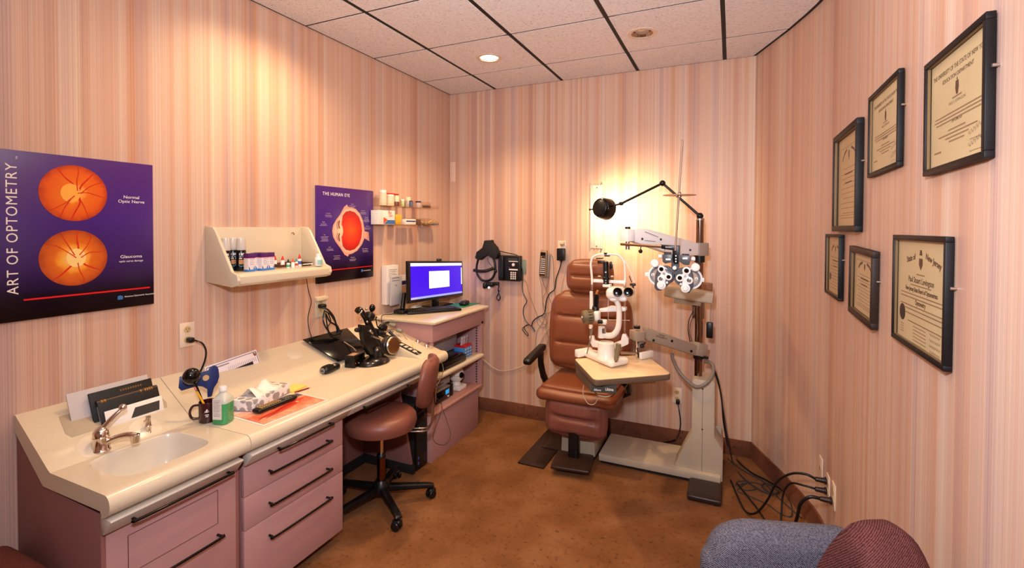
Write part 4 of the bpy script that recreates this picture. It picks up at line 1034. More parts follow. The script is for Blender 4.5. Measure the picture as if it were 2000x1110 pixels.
# --- tissue box (long axis along the counter), tissue, anatomical sheet, remote, sticky notes, pencil
zs = DZ+.0006
ta, tb_, tc_ = (.357, -2.352), (.285, -2.055), (.267, -2.30)
t = thing('tissue_box', 'flat patterned tissue box with a white tissue pulled out, on the desk', 'tissue box', (.30, -2.19, DZ), R(13.5))
M_TPAT = None
m, tt, bb = nt('tissue_pattern'); tcx = tt.nodes.new('ShaderNodeTexCoord'); vr = tt.nodes.new('ShaderNodeTexVoronoi'); vr.inputs['Scale'].default_value = 26; vr.inputs['Randomness'].default_value = .6
tt.links.new(tcx.outputs['Object'], vr.inputs[0]); rp = ramp(tt, [(.0, (156, 146, 140)), (.42, (166, 156, 150)), (.46, (238, 230, 224)), (1, (244, 236, 230))], 'LINEAR')
tt.links.new(vr.outputs['Distance'], rp.inputs[0]); tt.links.new(rp.outputs[0], bb.inputs['Base Color']); bb.inputs['Roughness'].default_value = .55; M_TPAT = m
obj('box', B().box((0, 0, .026), (.112, .270, .048), .002), M_TPAT, t, local=True)
obj('base_band', B().box((0, 0, .004), (.1125, .2705, .006), .001), mat('lavender_band', (150, 130, 146), .5), t, local=True)
obj('opening', B().lathe([(0, 0), (.09, 0), (.09, .0006), (0, .0006)], 32, Matrix.Translation((0, 0, .0502)) @ Matrix.Diagonal((.42, 1, 1, 1))), mat('opening_grey', (206, 196, 186), .6), t, local=True)
b = bmesh.new(); N_ = 16; G_ = [[None]*N_ for _ in range(N_)]
for i in range(N_):
    for j in range(N_):
        u, v = i/(N_-1), j/(N_-1)
        y = (u-.5)*.17; hgt = .052+.048*math.exp(-((u-.62)**2)/.03)+.040*math.exp(-((u-.08)**2)/.04)
        x = (v-.5)*.085; z = .0505+(hgt-.05)*(1-abs(2*v-1)**1.2)+.004*math.sin(u*17+v*4)*(1-abs(2*v-1))
        G_[i][j] = b.verts.new((x+.010*math.sin(u*9), y, z))
for i in range(N_-1):
    for j in range(N_-1): b.faces.new((G_[i][j], G_[i+1][j], G_[i+1][j+1], G_[i][j+1]))
q = B(); q._add(b); obj('tissue', q, mat('tissue_white', (240, 224, 208), .8), t, local=True)

sh = [A(452, 813, z=zs), A(512, 832, z=zs), A(640, 781, z=zs), A(575, 768, z=zs)]
so = sum(sh, Vector())/4
t = thing('anatomy_sheet', 'glossy printed sheet with a red and orange anatomical picture lying at the desk front', 'sheet', tuple(so))
T = frame(so, sh[2]-sh[1], sh[0]-sh[1])
wS, hS = (sh[2]-sh[1]).length, .232
obj('sheet', B(T).box((0, 0, .0006), (wS, hS, .0012), 0), mat('sheet_white', (242, 228, 216), .2), t)
obj('border', B(T).box((0, 0, .0013), (wS-.02, hS-.02, .0004), 0), mat('border_brown', (120, 74, 56), .3), t)
gp = grad('flesh_print', 0, -.17, .17, [(0, (246, 206, 178)), (.3, (240, 170, 130)), (.5, (222, 96, 60)), (.75, (240, 150, 110)), (1, (246, 214, 190))], .2, .6, 22)
obj('print', B(T).box((0, 0, .0017), (wS-.024, hS-.024, .0004), 0), gp, t)
g = B(T)
g.prism([(-.14, -.03), (-.06, -.02), (.02, .01), (.12, .03), (.15, .02), (.06, -.03), (-.04, -.05), (-.10, -.055)], .0018, .0022, 'z'); obj('red_shape', g, mat('muscle_red', (206, 60, 40), .25), t)
g = B(T); g.strip([(-.15, -.05), (-.10, -.03), (-.05, -.035), (0, -.01), (.06, -.005)], .004, h=.0024); g.strip([(-.12, -.06), (-.07, -.045), (-.03, -.02)], .003, h=.0026); obj('vein', g, mat('vein_dark', (130, 30, 26), .3), t)
obj('dark_corner', B(T).prism([(.03, .095), (.165, .095), (.165, .05), (.10, .05)], .0018, .0023, 'z'), mat('print_slate', (64, 66, 76), .25), t)
obj('eye_dot', B(T).cyl((.085, -.005, .0015), (.085, -.005, .0026), .008, .008, 16), mat('print_olive', (190, 170, 110), .3), t)

r0, r1 = A(504, 800, z=DZ+.02), A(570, 774, z=DZ+.02)
rc = (r0+r1)/2; t = thing('remote_control', 'long black remote control lying on the anatomical sheet', 'remote', (rc.x, rc.y, DZ+.003), math.atan2(r1.y-r0.y, r1.x-r0.x))
obj('case', B().cushion((0, 0, .012), ((r1-r0).length+.03, .050, .020), .009, .001, n=8), M_BLACK, t, local=True)
g = B()
for i in range(9):
    for j in range(3): g.cushion((-.085+.0125*i, -.013+.013*j, .0225), (.008, .008, .003), .0015, 0, n=2)
o = obj('key', g, mat('key_gold', (190, 150, 80), .4), t, local=True); o['kind'] = 'stuff'; o.name = 'keypad'
g = B()
for i in range(3):
    for j in range(3): g.cushion((.045+.014*i, -.014+.014*j, .0225), (.008, .007, .003), .0015, 0, n=2)
o = obj('upper_keypad', g, M_GREY, t, local=True); o['kind'] = 'stuff'

s0 = A(574, 758, z=DZ+.008)
t = thing('sticky_notes', 'pad of yellow sticky notes on the desk between tissue box and pencil', 'note pad', (s0.x, s0.y, DZ), R(8))
obj('pad', B().box((0, 0, .005), (.076, .10, .009), .0005), mat('note_yellow', (232, 200, 96), .6), t, local=True)
obj('top_note', B().prism([(-.038, -.05), (.038, -.05), (.038, .05), (-.038, .05)], .0097, .0105, 'z'), mat('note_yellow_light', (240, 212, 110), .6), t, local=True)
p0, p1 = A(576, 767, z=DZ+.004), A(607, 757, z=DZ+.004)
t = thing('pencil', 'dark red pencil lying in front of the yellow sticky notes', 'pencil', tuple(p0))
obj('shaft', B().cyl(p0, lerp(p0, p1, .86), .0036, .0036, 6), mat('pencil_maroon', (120, 26, 28), .4), t)
obj('tip', B().cyl(lerp(p0, p1, .86), p1, .0036, .0006, 6), mat('pencil_wood', (214, 160, 100), .6), t)

# --- papers standing in the desk slope pocket
a_, b_2 = A(399, 718, x=.045), A(500, 683, x=.045)
t, T, wd, hg = slab_between(a_, b_2, (a_.x+.045, a_.y, a_.z-.12), .003, 'printed_form', M_PAPER, 'large white printed form standing in the desk slope behind the blue occluder', 'paper')
obj('sheet', B(T).box((0, -hg/2, 0), (wd, hg, .002), .0003), mat('form_white', (236, 224, 222), .55), t)
g = B(T)
for p_, q_ in [((-wd/2+.006, -.008), (wd/2-.006, -.008)), ((wd/2-.006, -.008), (wd/2-.006, -hg+.01)), ((-wd/2+.006, -.008), (-wd/2+.006, -hg+.01))]: g.strip([p_, q_], .0035, h=.0015)
obj('border', g, mat('border_violet', (120, 100, 124), .5), t)
g = B(T)
g.strip([(-.12, -.02), (-.02, -.02)], .006, h=.0015)
for k in range(16): g.strip([(-.03+.010*k, -.036), (-.03+.010*k, -.058)], .0022, h=.0015)
obj('print', g, mat('print_grey', (150, 138, 134), .5), t)
g = B(T); g.strip([(.118, -.012), (.124, -.03)], .010, h=.0016); g.strip([(.130, -.012), (.128, -.028)], .004, h=.0016)
obj('brown_mark', g, mat('print_brown', (140, 84, 60), .5), t)
obj('dark_band', B(T).prism([(-.10, -.068), (.10, -.068), (.10, -.052), (-.10, -.062)], .0012, .0018, 'z'), mat('print_night', (34, 26, 44), .4), t)
obj('blue_band', B(T).prism([(-.06, -.075), (.05, -.075), (.05, -.066), (-.06, -.066)], .0012, .0018, 'z'), mat('print_navy', (60, 80, 120), .4), t)

# --- black glossy tilted plate on the slope
q0 = [A(600, 673, x=.02), A(676, 652, x=.02), A(716, 688, x=.20), A(638, 716, x=.235)]
t = thing('black_tray', 'glossy black flat tray leaning on the desk slope, reflecting the ceiling light', 'tray', tuple((q0[2]+q0[3])/2))
Pn = [(.028, -1.665, .947), (.028, -1.335, .947), (.215, -1.335, .826), (.225, -1.600, .818)]
Tn = frame((.11, -1.5, .893), (0, 1, 0), (-.185, 0, .122))
obj('tray', B(Tn).prism([(-.20, .10), (.165, .10), (.165, -.125), (-.115, -.135)], .004, .009, 'z', .0012), M_BLACKG, t)
obj('backing', B(Tn).prism([(-.17, .09), (.155, .09), (.155, -.115), (-.10, -.12)], .0, .004, 'z', .0005), mat('tray_violet', (96, 66, 92), .5), t)

# --- black handpiece lying at the foot of the slope and black box device
c0_ = A(640, 722, z=DZ+.02); c1_ = A(672, 712, z=DZ+.02)
t = thing('handheld_scope', 'black handheld instrument with rounded end and chrome knob, lying before the black tray', 'instrument', (c0_.x, c0_.y, DZ))
an = math.atan2(c1_.y-c0_.y, c1_.x-c0_.x)
T = Matrix.Translation((c0_.x, c0_.y, DZ+.001)) @ Matrix.Rotation(an+R(8), 4, 'Z')
obj('body', B(T).cushion((0, 0, .022), (.085, .058, .040), .02, .003, n=10), M_BLACK, t)
obj('body', B(T).cushion((.055, .002, .018), (.075, .040, .034), .014, .002, n=8), M_BLACK, t)
obj('lens_ring', B(T).cyl((-.038, 0, .022), (-.045, 0, .022), .016, .017, 24, .002), M_GREY, t)
kb = B(T)
for k in range(3): kb.ball((.030+.012*(k % 2), -.022+.006*k, .040-.004*k), .0065, 12)
obj('knob', kb, M_CHROME, t)
c = Vector((.285, -1.575, DZ+.001))
t = thing('power_box', 'small black box with a red lamp standing beside the lensometer', 'device', (c.x, c.y, DZ+.001), R(12))
obj('case', B().box((0, .045, .036), (.065, .120, .070), .003), M_BLACK, t, local=True)
obj('face', B().box((.034, .045, .036), (.002, .114, .062), .0008), M_BLACKG, t, local=True)
obj('lamp', B().box((.033, -.006, .028), (.004, .009, .007), .001), mat('lamp_red', (230, 30, 20), .3, emit=((255, 30, 15), 1.0)), t, local=True)
obj('label', B().box((.0352, .035, .022), (.0006, .024, .003), 0), M_LET, t, local=True)
obj('top_label', B().box((.0, .03, .0715), (.04, .06, .0012), .0003), mat('label_peach', (206, 160, 126), .4), t, local=True)

# ================================================================== LENSOMETER
t = thing('lensometer', 'black antique-style lensometer with eyepiece and satin steel dial on a domed base', 'instrument', (.315, -1.44, DZ))
lx, ly = .345, -1.445
def LZ(u, v, x): return A(u, v, x=x)
obj('base', B().lathe([(0, 0), (.095, 0), (.098, .006), (.092, .018), (.075, .032), (.04, .045), (0, .048)], 40, Matrix.Translation((lx, ly, DZ)) @ Matrix.Rotation(R(75), 4, 'Z') @ Matrix.Diagonal((1.12, .82, 1, 1))), mat('bakelite', (18, 12, 10), .2, coat=.4), t)
XC = .345
pv = A(733, 690, x=XC)
obj('yoke', B().cushion((XC, pv.y, pv.z), (.07, .060, .085), .02, .004, n=8), M_BLACK, t)
obj('pivot_screw', B().cyl((XC+.034, A(738, 684, x=XC+.04).y, A(738, 684, x=XC+.04).z), (XC+.042, A(738, 684, x=XC+.04).y, A(738, 684, x=XC+.04).z), .008, .007, 18, .001), M_CHROME, t)
def Bt(pts, r, rr=None, n=14, sub=5): return B().tube([tuple(p_) for p_ in pts], r, n, sub, rr)
a1, a2, a3 = A(722, 690, x=XC), A(712, 650, x=XC), A(706, 632, x=XC)
obj('stand_arm', B().prism([(p_.y, p_.z) for p_ in (A(702, 634, x=XC), A(722, 636, x=XC), A(727, 660, x=XC), A(744, 676, x=XC), A(742, 694, x=XC), A(720, 694, x=XC), A(708, 672, x=XC))], XC-.018, XC+.018, 'x', .006), M_BLACK, t)
f0, f1 = A(718, 632, x=XC), A(703, 606, x=XC)
obj('tube_body', Bt([A(746, 690, x=XC), A(730, 655, x=XC), A(716, 624, x=XC)], .022, (1.2, .85)), M_BLACK, t)
obj('eyepiece_tube', Bt([A(722, 634, x=XC), A(708, 612, x=XC), A(703, 605, x=XC)], .016), M_BLACK, t)
d_ = (A(697, 603, x=XC)-A(706, 616, x=XC)).normalized(); e_ = A(702, 609, x=XC)
obj('eyepiece_ring', B().cyl(e_-d_*.006, e_+d_*.004, .0185, .0185, 26, .002), M_CHROME, t)
obj('eyepiece', B().cyl(e_+d_*.003, e_+d_*.024, .019, .021, 28, .004), M_BLACKG, t)
g0 = A(724, 601, x=XC)
obj('lamp_knob', B().ball(A(727, 602, x=XC), (.018, .020, .024), 20).tube([A(727, 606, x=XC), A(722, 616, x=XC)], .008, 10), M_BLACKG, t)
obj('chrome_knob', B().ball(A(716, 604, x=XC+.01), .008, 14).ball(A(704, 625, x=XC+.015), .008, 14).ball(A(717, 629, x=XC+.022), .007, 14), M_CHROME, t)
obj('head_block', B().cushion(tuple(A(722, 618, x=XC)), (.05, .055, .045), .014, .003, (R(-30), 0, 0), n=8), M_BLACK, t)
w0 = A(764, 675, x=XC+.03)
wd_ = Vector((1, -.12, .12)).normalized()
obj('dial_drum', B().cyl(w0-wd_*.045, w0+wd_*.002, .052, .062, 40, .003), M_BLACK, t)
obj('dial', B().cyl(w0, w0+wd_*.022, .056, .056, 56, .003), M_STEEL, t)
obj('dial_face', B().cyl(w0+wd_*.022, w0+wd_*.0235, .049, .0485, 56, .0005), mat('brass_satin', (176, 140, 100), .3, 1), t)
obj('dial_neck', B().cyl(w0-wd_*.06, w0-wd_*.04, .03, .03, 28), M_BLACK, t)
obj('lens_stage', Bt([A(716, 640, x=XC), A(735, 645, x=XC), A(752, 652, x=XC)], .010).cushion(tuple(A(742, 652, x=XC)), (.05, .06, .03), .01, 0, (R(-20), 0, 0), n=4), M_BLACK, t)
obj('side_knob', B().cushion(tuple(A(697, 645, x=XC)), (.022, .030, .022), .009, .002, (R(-20), 0, 0), n=6).tube([A(699, 647, x=XC), A(707, 650, x=XC)], .005, 8), M_BLACK, t)
obj('chrome_fitting', B().cyl(A(722, 646, x=XC+.02), A(728, 652, x=XC+.02), .008, .007, 16, .001).cyl(A(727, 657, x=XC+.02), A(740, 662, x=XC+.02), .006, .006, 14), M_STEEL, t)
obj('lens_clip', B().tube([A(734, 622, x=XC), A(736, 634, x=XC), A(738, 640, x=XC)], .0035, 8).tube([A(740, 640, x=XC), A(752, 632, x=XC), A(759, 630, x=XC)], .008, 10).ball(A(735, 620, x=XC), .006, 10), M_BLACK, t)
obj('lamp_house', B().cushion(tuple(A(748, 640, x=XC-.02)), (.04, .06, .04), .014, .002, (R(-18), 0, 0), n=6), M_BLACK, t)
obj('cord', B().tube([A(722, 692, x=.30), A(700, 690, x=.26), A(690, 680, x=.20), A(672, 668, x=.12)], .0035, 8), M_CORDG, t)
# grey scoped handpiece resting on the wedge
t = thing('retinoscope_handle', 'black rod instrument with grey head resting up the console behind the lensometer', 'instrument', tuple(A(790, 676, x=.33)))
obj('rod', B().tube([A(760, 648, x=.25), A(775, 662, x=.30), A(789, 674, x=.36)], .009, 12), M_BLACK, t)
obj('head', B().tube([A(748, 632, x=.2), A(762, 628, x=.2), A(772, 630, x=.2)], .012, 12), M_GREY, t)
obj('head', B().cushion(tuple(A(766, 634, x=.22)), (.05, .06, .016), .006, 0, (0, R(15), R(30)), n=4), mat('grey_green', (130, 128, 112), .4), t)
obj('bulb_grip', B().cushion(tuple(A(780, 646, x=.28)), (.045, .032, .026), .012, 0, (0, R(18), R(20)), n=6), MATS['grey_green'], t)
obj('lead', B().tube([A(786, 650, x=.29), A(792, 660, x=.33), A(806, 672, x=.36), A(815, 680, x=.40)], .0022, 8), M_CORDG, t)
# two scopes in chrome wells
for (u0, v0, u1, v1, x_, lb) in ((816, 667, 836, 655, .393, 'black-headed scope in a chrome well on the console, nearer the wall'), (833, 676, 851, 660, .466, 'black-headed scope in a chrome well on the console, nearer the stool')):
    p0 = A(u0, v0, x=x_); p1 = A(u1, v1, x=x_)
    t = thing('diagnostic_scope', lb, 'instrument', (p0.x, p0.y, p0.z-.01))
    obj('well_ring', B().lathe([(0, -.006), (.020, -.006), (.018, .004), (.010, .012), (0, .012)], 24, Matrix.Translation(p0)), M_CHROME, t)
    obj('neck', B().tube([p0, (p0+p1)/2], .007, 10), M_CHROME, t)
    dd = (p1-p0); obj('head', B().tube([p0+dd*.45, p0+dd*.8, p0+dd*1.2], .013, 12, 5), M_BLACK, t)
one('console_lead', B().tube([A(806, 672, x=.40), A(808, 682, x=.46), A(818, 692, x=.52), A(829, 700, x=.55)], .002, 8), M_CORDW, 'thin pale lead looping over the console switches', 'cable', tuple(A(829, 700, x=.55)))

# ================================================================== ON THE HUTCH
HZ = .987
mo = thing('computer_monitor', 'black widescreen monitor with a bright blue desktop and white window', 'monitor', (.16, -.50, HZ))
TL, TR, BR, BL = A(796, 513, x=.22), A(901, 508, x=.13), A(905, 579, x=.145), A(801, 590, x=.235)
ctr = (TL+TR+BR+BL)/4; xa = ((TR-TL)+(BR-BL)); ya_ = ((TL-BL)+(TR-BR))
MT = frame(ctr, xa, ya_); mw = (xa.length/2); mh = (ya_.length/2)
obj('bezel', B(MT).box((0, 0, -.012), (mw, mh, .030), .005), M_BLACK, mo)
obj('back_shell', B(MT).cushion((0, 0, -.035), (mw*.8, mh*.75, .03), .012, 0, n=4), M_BLACKM, mo)
M_SCR = mat('screen_blue', (30, 4, 150), .3, emit=((52, 6, 190), 1.0))
M_SCRW = mat('screen_white', (220, 220, 225), .3, emit=((228, 226, 234), 1.0))
sw, shh = mw-.040, mh-.040
scr = obj('screen', B(MT).box((0, .003, .0032), (sw, shh, .0008), 0), M_SCR, mo)
obj('menu_bar', B(MT).box((0, .003+shh/2-.011, .0040), (sw, .022, .0006), 0), M_SCRW, scr)
obj('task_bar', B(MT).box((0, .003-shh/2+.008, .0040), (sw, .016, .0006), 0), mat('screen_light', (120, 130, 210), .3, emit=((140, 150, 220), .8)), scr)
obj('tool_bar', B(MT).box((sw/2-.008, .022, .0043), (.016, shh*.55, .0006), 0), M_SCRW, scr)
win = obj('window', B(MT).box((.012, .006, .0044), (sw*.40, shh*.50, .0006), 0), M_SCRW, scr)
g = B(MT)
for k in range(7):
    for j in range(3): g.box((-.045+.045*j, .042-.014*k, .0050), (.030, .0022, .0002), 0)
g.box((.012, .006+shh*.25-.004, .0050), (sw*.39, .005, .0002), 0)
o = obj('window_text', g, mat('screen_grey', (150, 150, 170), .4, emit=((150, 150, 176), .7)), scr) if False else None
gx = B(MT)
for k in range(7):
    for j in range(3): gx.box((-.045+.045*j, .042-.014*k, .0050), (.030, .0022, .0002), 0)
o = obj('window_text', gx, mat('screen_grey', (150, 150, 170), .4, emit=((150, 150, 176), .7)), mo)
gx = B(MT)
for k in range(5): gx.box((-sw/2+.012+.018*k, .003-shh/2+.008, .0046), (.010, .010, .0003), 0)
obj('task_icons', gx, M_LET, mo)
ft = Vector((ctr.x-.03, ctr.y, HZ))
obj('stand_neck', B().box((ft.x, ft.y, HZ+.05), (.03, .08, .10), .004, (0, 0, R(10))), M_BLACK, mo)
obj('stand_foot', B().cushion((ft.x+.02, ft.y, HZ+.007), (.17, .22, .012), .006, 0, n=6), M_BLACKG, mo)
wc = thing('webcam', 'small dark webcam clipped on top of the monitor', 'webcam', tuple(MT @ Vector((.03, mh/2, -.01))))
obj('body', B(MT).cushion((.03, mh/2+.010, -.008), (.055, .020, .03), .009, 0, n=6), M_DGREY, wc)
obj('lens', B(MT).cyl((.03, mh/2+.010, .005), (.03, mh/2+.010, .009), .006, .005, 14), M_BLACKG, wc)
# keyboard
k0, k1, k2 = A(805, 610, z=HZ+.014), A(908, 602, z=HZ+.014), A(893, 590, z=HZ+.014)
kt = thing('keyboard', 'black full-size keyboard in front of the monitor', 'keyboard', (.30, -.70, HZ), R(70))
kc = (A(800, 600, z=HZ+.01)+A(909, 602, z=HZ+.01))/2
KT = Matrix.Translation(((k0+k1)/2+Vector((-.060, .0, -.012)))) @ Matrix.Rotation(math.atan2(k1.y-k0.y, k1.x-k0.x), 4, 'Z')
KL = (k1-k0).length
obj('base', B(KT).box((0, 0, .008), (KL, .15, .016), .004), M_BLACK, kt)
kroot = obj('key_bed', B(KT).box((-.01, 0, .0165), (KL-.03, .125, .002), 0), M_BLACKM, kt)
for r_ in range(5):
    g = B(KT)
    for c_ in range(17):
        g.box((-KL/2+.028+c_*(KL-.05)/17, .050-.024*r_, .020), ((KL-.05)/17*.82, .018, .006), .0015, seg=1)
    o = obj('key_row', g, mat('key_black', (24, 21, 20), .45), kt); o['kind'] = 'stuff'
mp_ = thing('mouse_pad', 'thin green mouse pad at the right end of the cabinet top', 'mouse pad', (.38, -.36, HZ))
obj('pad', B().prism([tuple(A(905, 601, z=HZ+.002))[:2], tuple(A(939, 592, z=HZ+.002))[:2], (.24, -.285), (.22, -.48)], HZ, HZ+.003, 'z', .0008), mat('pad_green', (38, 116, 88), .6), mp_)
c = A(907, 592, z=HZ+.02)
mo2 = thing('computer_mouse', 'black computer mouse on the green mouse pad', 'mouse', (c.x, c.y, HZ+.003), R(10))
obj('body', B().cushion((0, 0, .017), (.062, .105, .032), .016, .004, n=8), M_BLACK, mo2, local=True)
obj('wheel', B().cyl((-.003, .03, .033), (.003, .03, .033), .006, .006, 12), M_DGREY, mo2, local=True)
# brochure stack and cordless phone
def upright(u0, v0, u1, v1, x, th, name, label, m, cat='brochure', grp='brochures left of the monitor'):
    a_, b_3 = A(u0, v0, x=x), A(u1, v1, x=x)
    t = thing(name, label, cat, (x, (a_.y+b_3.y)/2, min(a_.z, b_3.z)), 0, grp)
    obj('cover', B().span((x-th, a_.y, b_3.z), (x, b_3.y, a_.z), .001), m, t)
    return t, a_, b_3
t, a_, b_3 = upright(755, 520, 778, 591, .05, .045, 'brochure_stack', 'tall white box of leaflets standing against the wall, left of the monitor', mat('brochure_white', (226, 216, 208), .6))
g = B(LW((a_.y+b_3.y)/2, a_.z-.03, .0505))
for k in range(5): g.strip([(-.045, -.0125*k), (.05-.01*(k % 3), -.0125*k-.004)], .002, h=.0004)
obj('print', g, M_DGREY, t)
t, a_, b_3 = upright(764, 541, 785, 593, .085, .015, 'leaflet', 'pale grey leaflet with a frame drawing, in front of the white leaflet box', mat('leaflet_grey', (186, 180, 182), .6))
g = B(LW((a_.y+b_3.y)/2, a_.z-.012, .0855)); g.strip([(-.05, 0), (.03, 0), (.03, -.02), (-.05, -.02), (-.05, 0)], .003, h=.0004); g.strip([(-.015, -.05), (-.01, -.06), (.0, -.06), (.004, -.05)], .003, h=.0004); obj('print', g, M_BROWNB, t)
t, a_, b_3 = upright(781, 538, 797, 594, .07, .004, 'leaflet', 'leaflet with purple band and a face picture, half hidden by the monitor', mat('leaflet_cream', (216, 196, 180), .5))
obj('purple_band', B().span((.0705, a_.y+.01, a_.z-.075), (.0715, b_3.y, a_.z-.045), 0), mat('leaf_purple', (50, 30, 74), .4), t)
obj('picture', B().span((.0705, a_.y+.015, b_3.z+.02), (.0715, b_3.y-.03, a_.z-.08), 0), mat('leaf_skin', (176, 120, 84), .4), t)
obj('blue_edge', B().span((.0705, b_3.y-.025, b_3.z+.02), (.0715, b_3.y, a_.z-.08), 0), M_BLUE, t)
c = A(785, 604, z=HZ)
c = Vector((.130, -.885, HZ))
ph = thing('cordless_handset', 'black handset leaning in its charging base at the left end of the cabinet top', 'phone', tuple(c))
obj('base', B().cushion((c.x, c.y, HZ+.016), (.09, .085, .03), .012, 0, n=6), M_BLACK, ph)
obj('handset', B().tube([(c.x+.01, c.y, HZ+.03), (c.x-.005, c.y+.03, HZ+.09), (c.x-.015, c.y+.055, HZ+.145)], .016, 12, 5, (1.15, .85)), M_BLACK, ph)
obj('cord', B().tube([(c.x, c.y-.045, HZ+.012), (c.x-.02, c.y-.10, HZ+.008), (c.x-.03, HY0-.045, HZ+.012), (c.x-.025, HY0-.055, .95), (c.x-.03, HY0-.05, .90)], .0025, 8), M_BLACK, ph)
c = A(816, 596, z=HZ+.02)
one('name_card', B().box((.27, -.865, HZ+.014), (.004, .07, .024), .0005, (0, R(-30), R(0))), M_WHITE, 'small white printed card between the handset and the monitor', 'card', (.27, -.865, HZ)) if False else None
one('paper_slips', B().box((c.x, c.y, HZ+.018), (.05, .08, .003), .0005, (0, R(-25), R(10))).box((c.x-.02, c.y, HZ+.006), (.06, .08, .012), .002), M_PAPER, 'small stack of white printed slips before the monitor stand', 'paper', (c.x, c.y, HZ))
cb = A(868, 586, z=HZ+.005)
one('monitor_cable', B().tube([(.10, -.45, HZ+.05), (.12, -.40, HZ+.02), (.16, -.36, HZ+.01), (.14, -.30, HZ+.015), (.08, -.28, HZ+.006)], .0028, 8), M_CORDG, 'tan cable curling behind the monitor stand', 'cable', (.1, -.38, HZ))

# --- inside the hutch: printer, scanner tray, blue cartons
SZ1, SZ2 = .602, .3455
t = thing('grey_printer', 'grey boxy printer at the back of the upper shelf of the cabinet', 'printer', (.25, -.72, SZ1))
obj('case', B().span((.06, -.96, .665), (.36, -.47, .815), .008), mat('printer_grey', (160, 152, 152), .4), t)
obj('lid', B().cushion((.33, -.77, .79), (.10, .36, .05), .02, 0, n=6), mat('lid_grey', (176, 168, 168), .3), t)
obj('leg', B().span((.08, -.95, SZ1), (.34, -.93, .665), .001), M_DGREY, t); obj('leg', B().span((.08, -.50, SZ1), (.34, -.48, .665), .001), M_DGREY, t)
t = thing('black_scanner', 'flat black device with a thin silver front line on the cream shelf edge', 'scanner', (.42, -.72, SZ1))
obj('case', B().box((.43, -.735, SZ1+.028), (.14, .34, .05), .008, (0, 0, R(0))), M_BLACK, t)
obj('lid', B().box((.425, -.735, SZ1+.059), (.12, .31, .012), .004), M_BLACKG, t)
obj('trim_line', B().box((.501, -.75, SZ1+.020), (.002, .24, .003), 0), M_STEEL, t)
obj('hinge', B().cushion((.38, -.75, SZ1+.082), (.05, .10, .03), .012, 0, n=4), M_BLACK, t)
for i in range(3):
    y = -.500+i*.040
    t = thing('blue_carton', ['blue and white carton with red top, left of three on the cream shelf', 'blue and white carton with red top, middle of three on the cream shelf', 'blue and white carton with red top, right of three on the cream shelf'][i], 'box', (.40, y, SZ1), 0, 'blue and red cartons on the cream shelf')
    obj('box', B().span((.36, y-.018, SZ1), (.455, y+.018, SZ1+.092), .001), mat('carton_sky', (70, 140, 206), .4), t)
    obj('red_top', B().span((.3595, y-.0185, SZ1+.078), (.4555, y+.0185, SZ1+.0935), .001), M_RED, t)
    g = B(LW(y, SZ1+.045, .4553)); g.strip([(-.012, .015), (.012, .022)], .008, h=.0004); g.strip([(-.012, -.01), (.012, -.003)], .007, h=.0004); g.strip([(-.014, -.03), (.014, -.03)], .005, h=.0004)
    obj('white_print', g, M_WHITE, t)
    cd_ = obj('card', B().box((.42, y+.002, SZ1+.125), (.002, .030, .07), .0004, (0, R(6), R(8*(i-1)))), mat('card_grey', (206, 204, 206), .3), t, label='clear card sticking up')
    obj('card_mark', B().box((.4215, y+.002, SZ1+.135), (.0015, .010, .008), 0), M_RED, cd_)
# ball camera
bc = Vector((.37, -.50, SZ2))
t = thing('globe_camera', 'cream ball-shaped instrument with a dark lens on a small stand, on the pink shelf', 'camera', tuple(bc))
obj('base', B().cushion((bc.x, bc.y, SZ2+.018), (.13, .12, .036), .012, 0, n=6), M_IVORY, t)
obj('neck', B().cyl((bc.x, bc.y, SZ2+.03), (bc.x, bc.y, SZ2+.06), .035, .03, 24, .002), M_IVORY, t)
obj('ball', B().ball((bc.x, bc.y, SZ2+.115), .062, 32), M_IVORY, t)
obj('seam', B().lathe([(.0622, -.0012), (.063, 0), (.0622, .0012)], 40, Matrix.Translation((bc.x, bc.y, SZ2+.115))), M_BEIGE, t)
ld = Vector((.75, -.20, .05)).normalized(); lc = Vector((bc.x, bc.y, SZ2+.115))
obj('lens', B().cyl(lc+ld*.052, lc+ld*.066, .024, .022, 28, .002), M_BLACKG, t)
# radio-like box
t = thing('clock_radio', 'small silver-framed box with a blue display on the pink shelf', 'device', (.36, -.80, SZ2))
obj('case', B().box((.36, -.80, SZ2+.05), (.15, .21, .098), .005), mat('case_tan', (166, 148, 128), .4), t)
fc = obj('face', B().box((.437, -.80, SZ2+.05), (.006, .19, .080), .002), M_BLACKG, t)
obj('display', B().box((.4405, -.745, SZ2+.062), (.002, .045, .030), 0), mat('display_blue', (30, 110, 170), .3, emit=((30, 140, 200), .8)), fc)
obj('knob', B().cyl((.440, -.735, SZ2+.026), (.446, -.735, SZ2+.026), .007, .006, 14), M_WHITE, fc)
t = thing('grey_module', 'pale grey flat box stacked on the silver-framed device', 'device', (.34, -.72, SZ2+.10))
obj('case', B().box((.33, -.76, SZ2+.125), (.15, .22, .05), .006), mat('module_grey', (170, 164, 158), .4), t)
obj('vents', B().box((.406, -.79, SZ2+.122), (.002, .10, .006), 0), M_DGREY, t)
one('adapter_block', B().box((.40, -.655, SZ2+.045), (.05, .04, .09), .005), M_BLACK, 'black block between the silver-framed box and the ball camera', 'device', (.40, -.655, SZ2))
one('shelf_cable', B().tube([(.30, -.62, SZ2+.01), (.24, -.60, SZ2+.12), (.20, -.63, SZ2+.20), (.15, -.60, SZ2+.22)], .004, 8), M_BLACK, 'black cable rising behind the ball camera', 'cable', (.30, -.62, SZ2+.005))
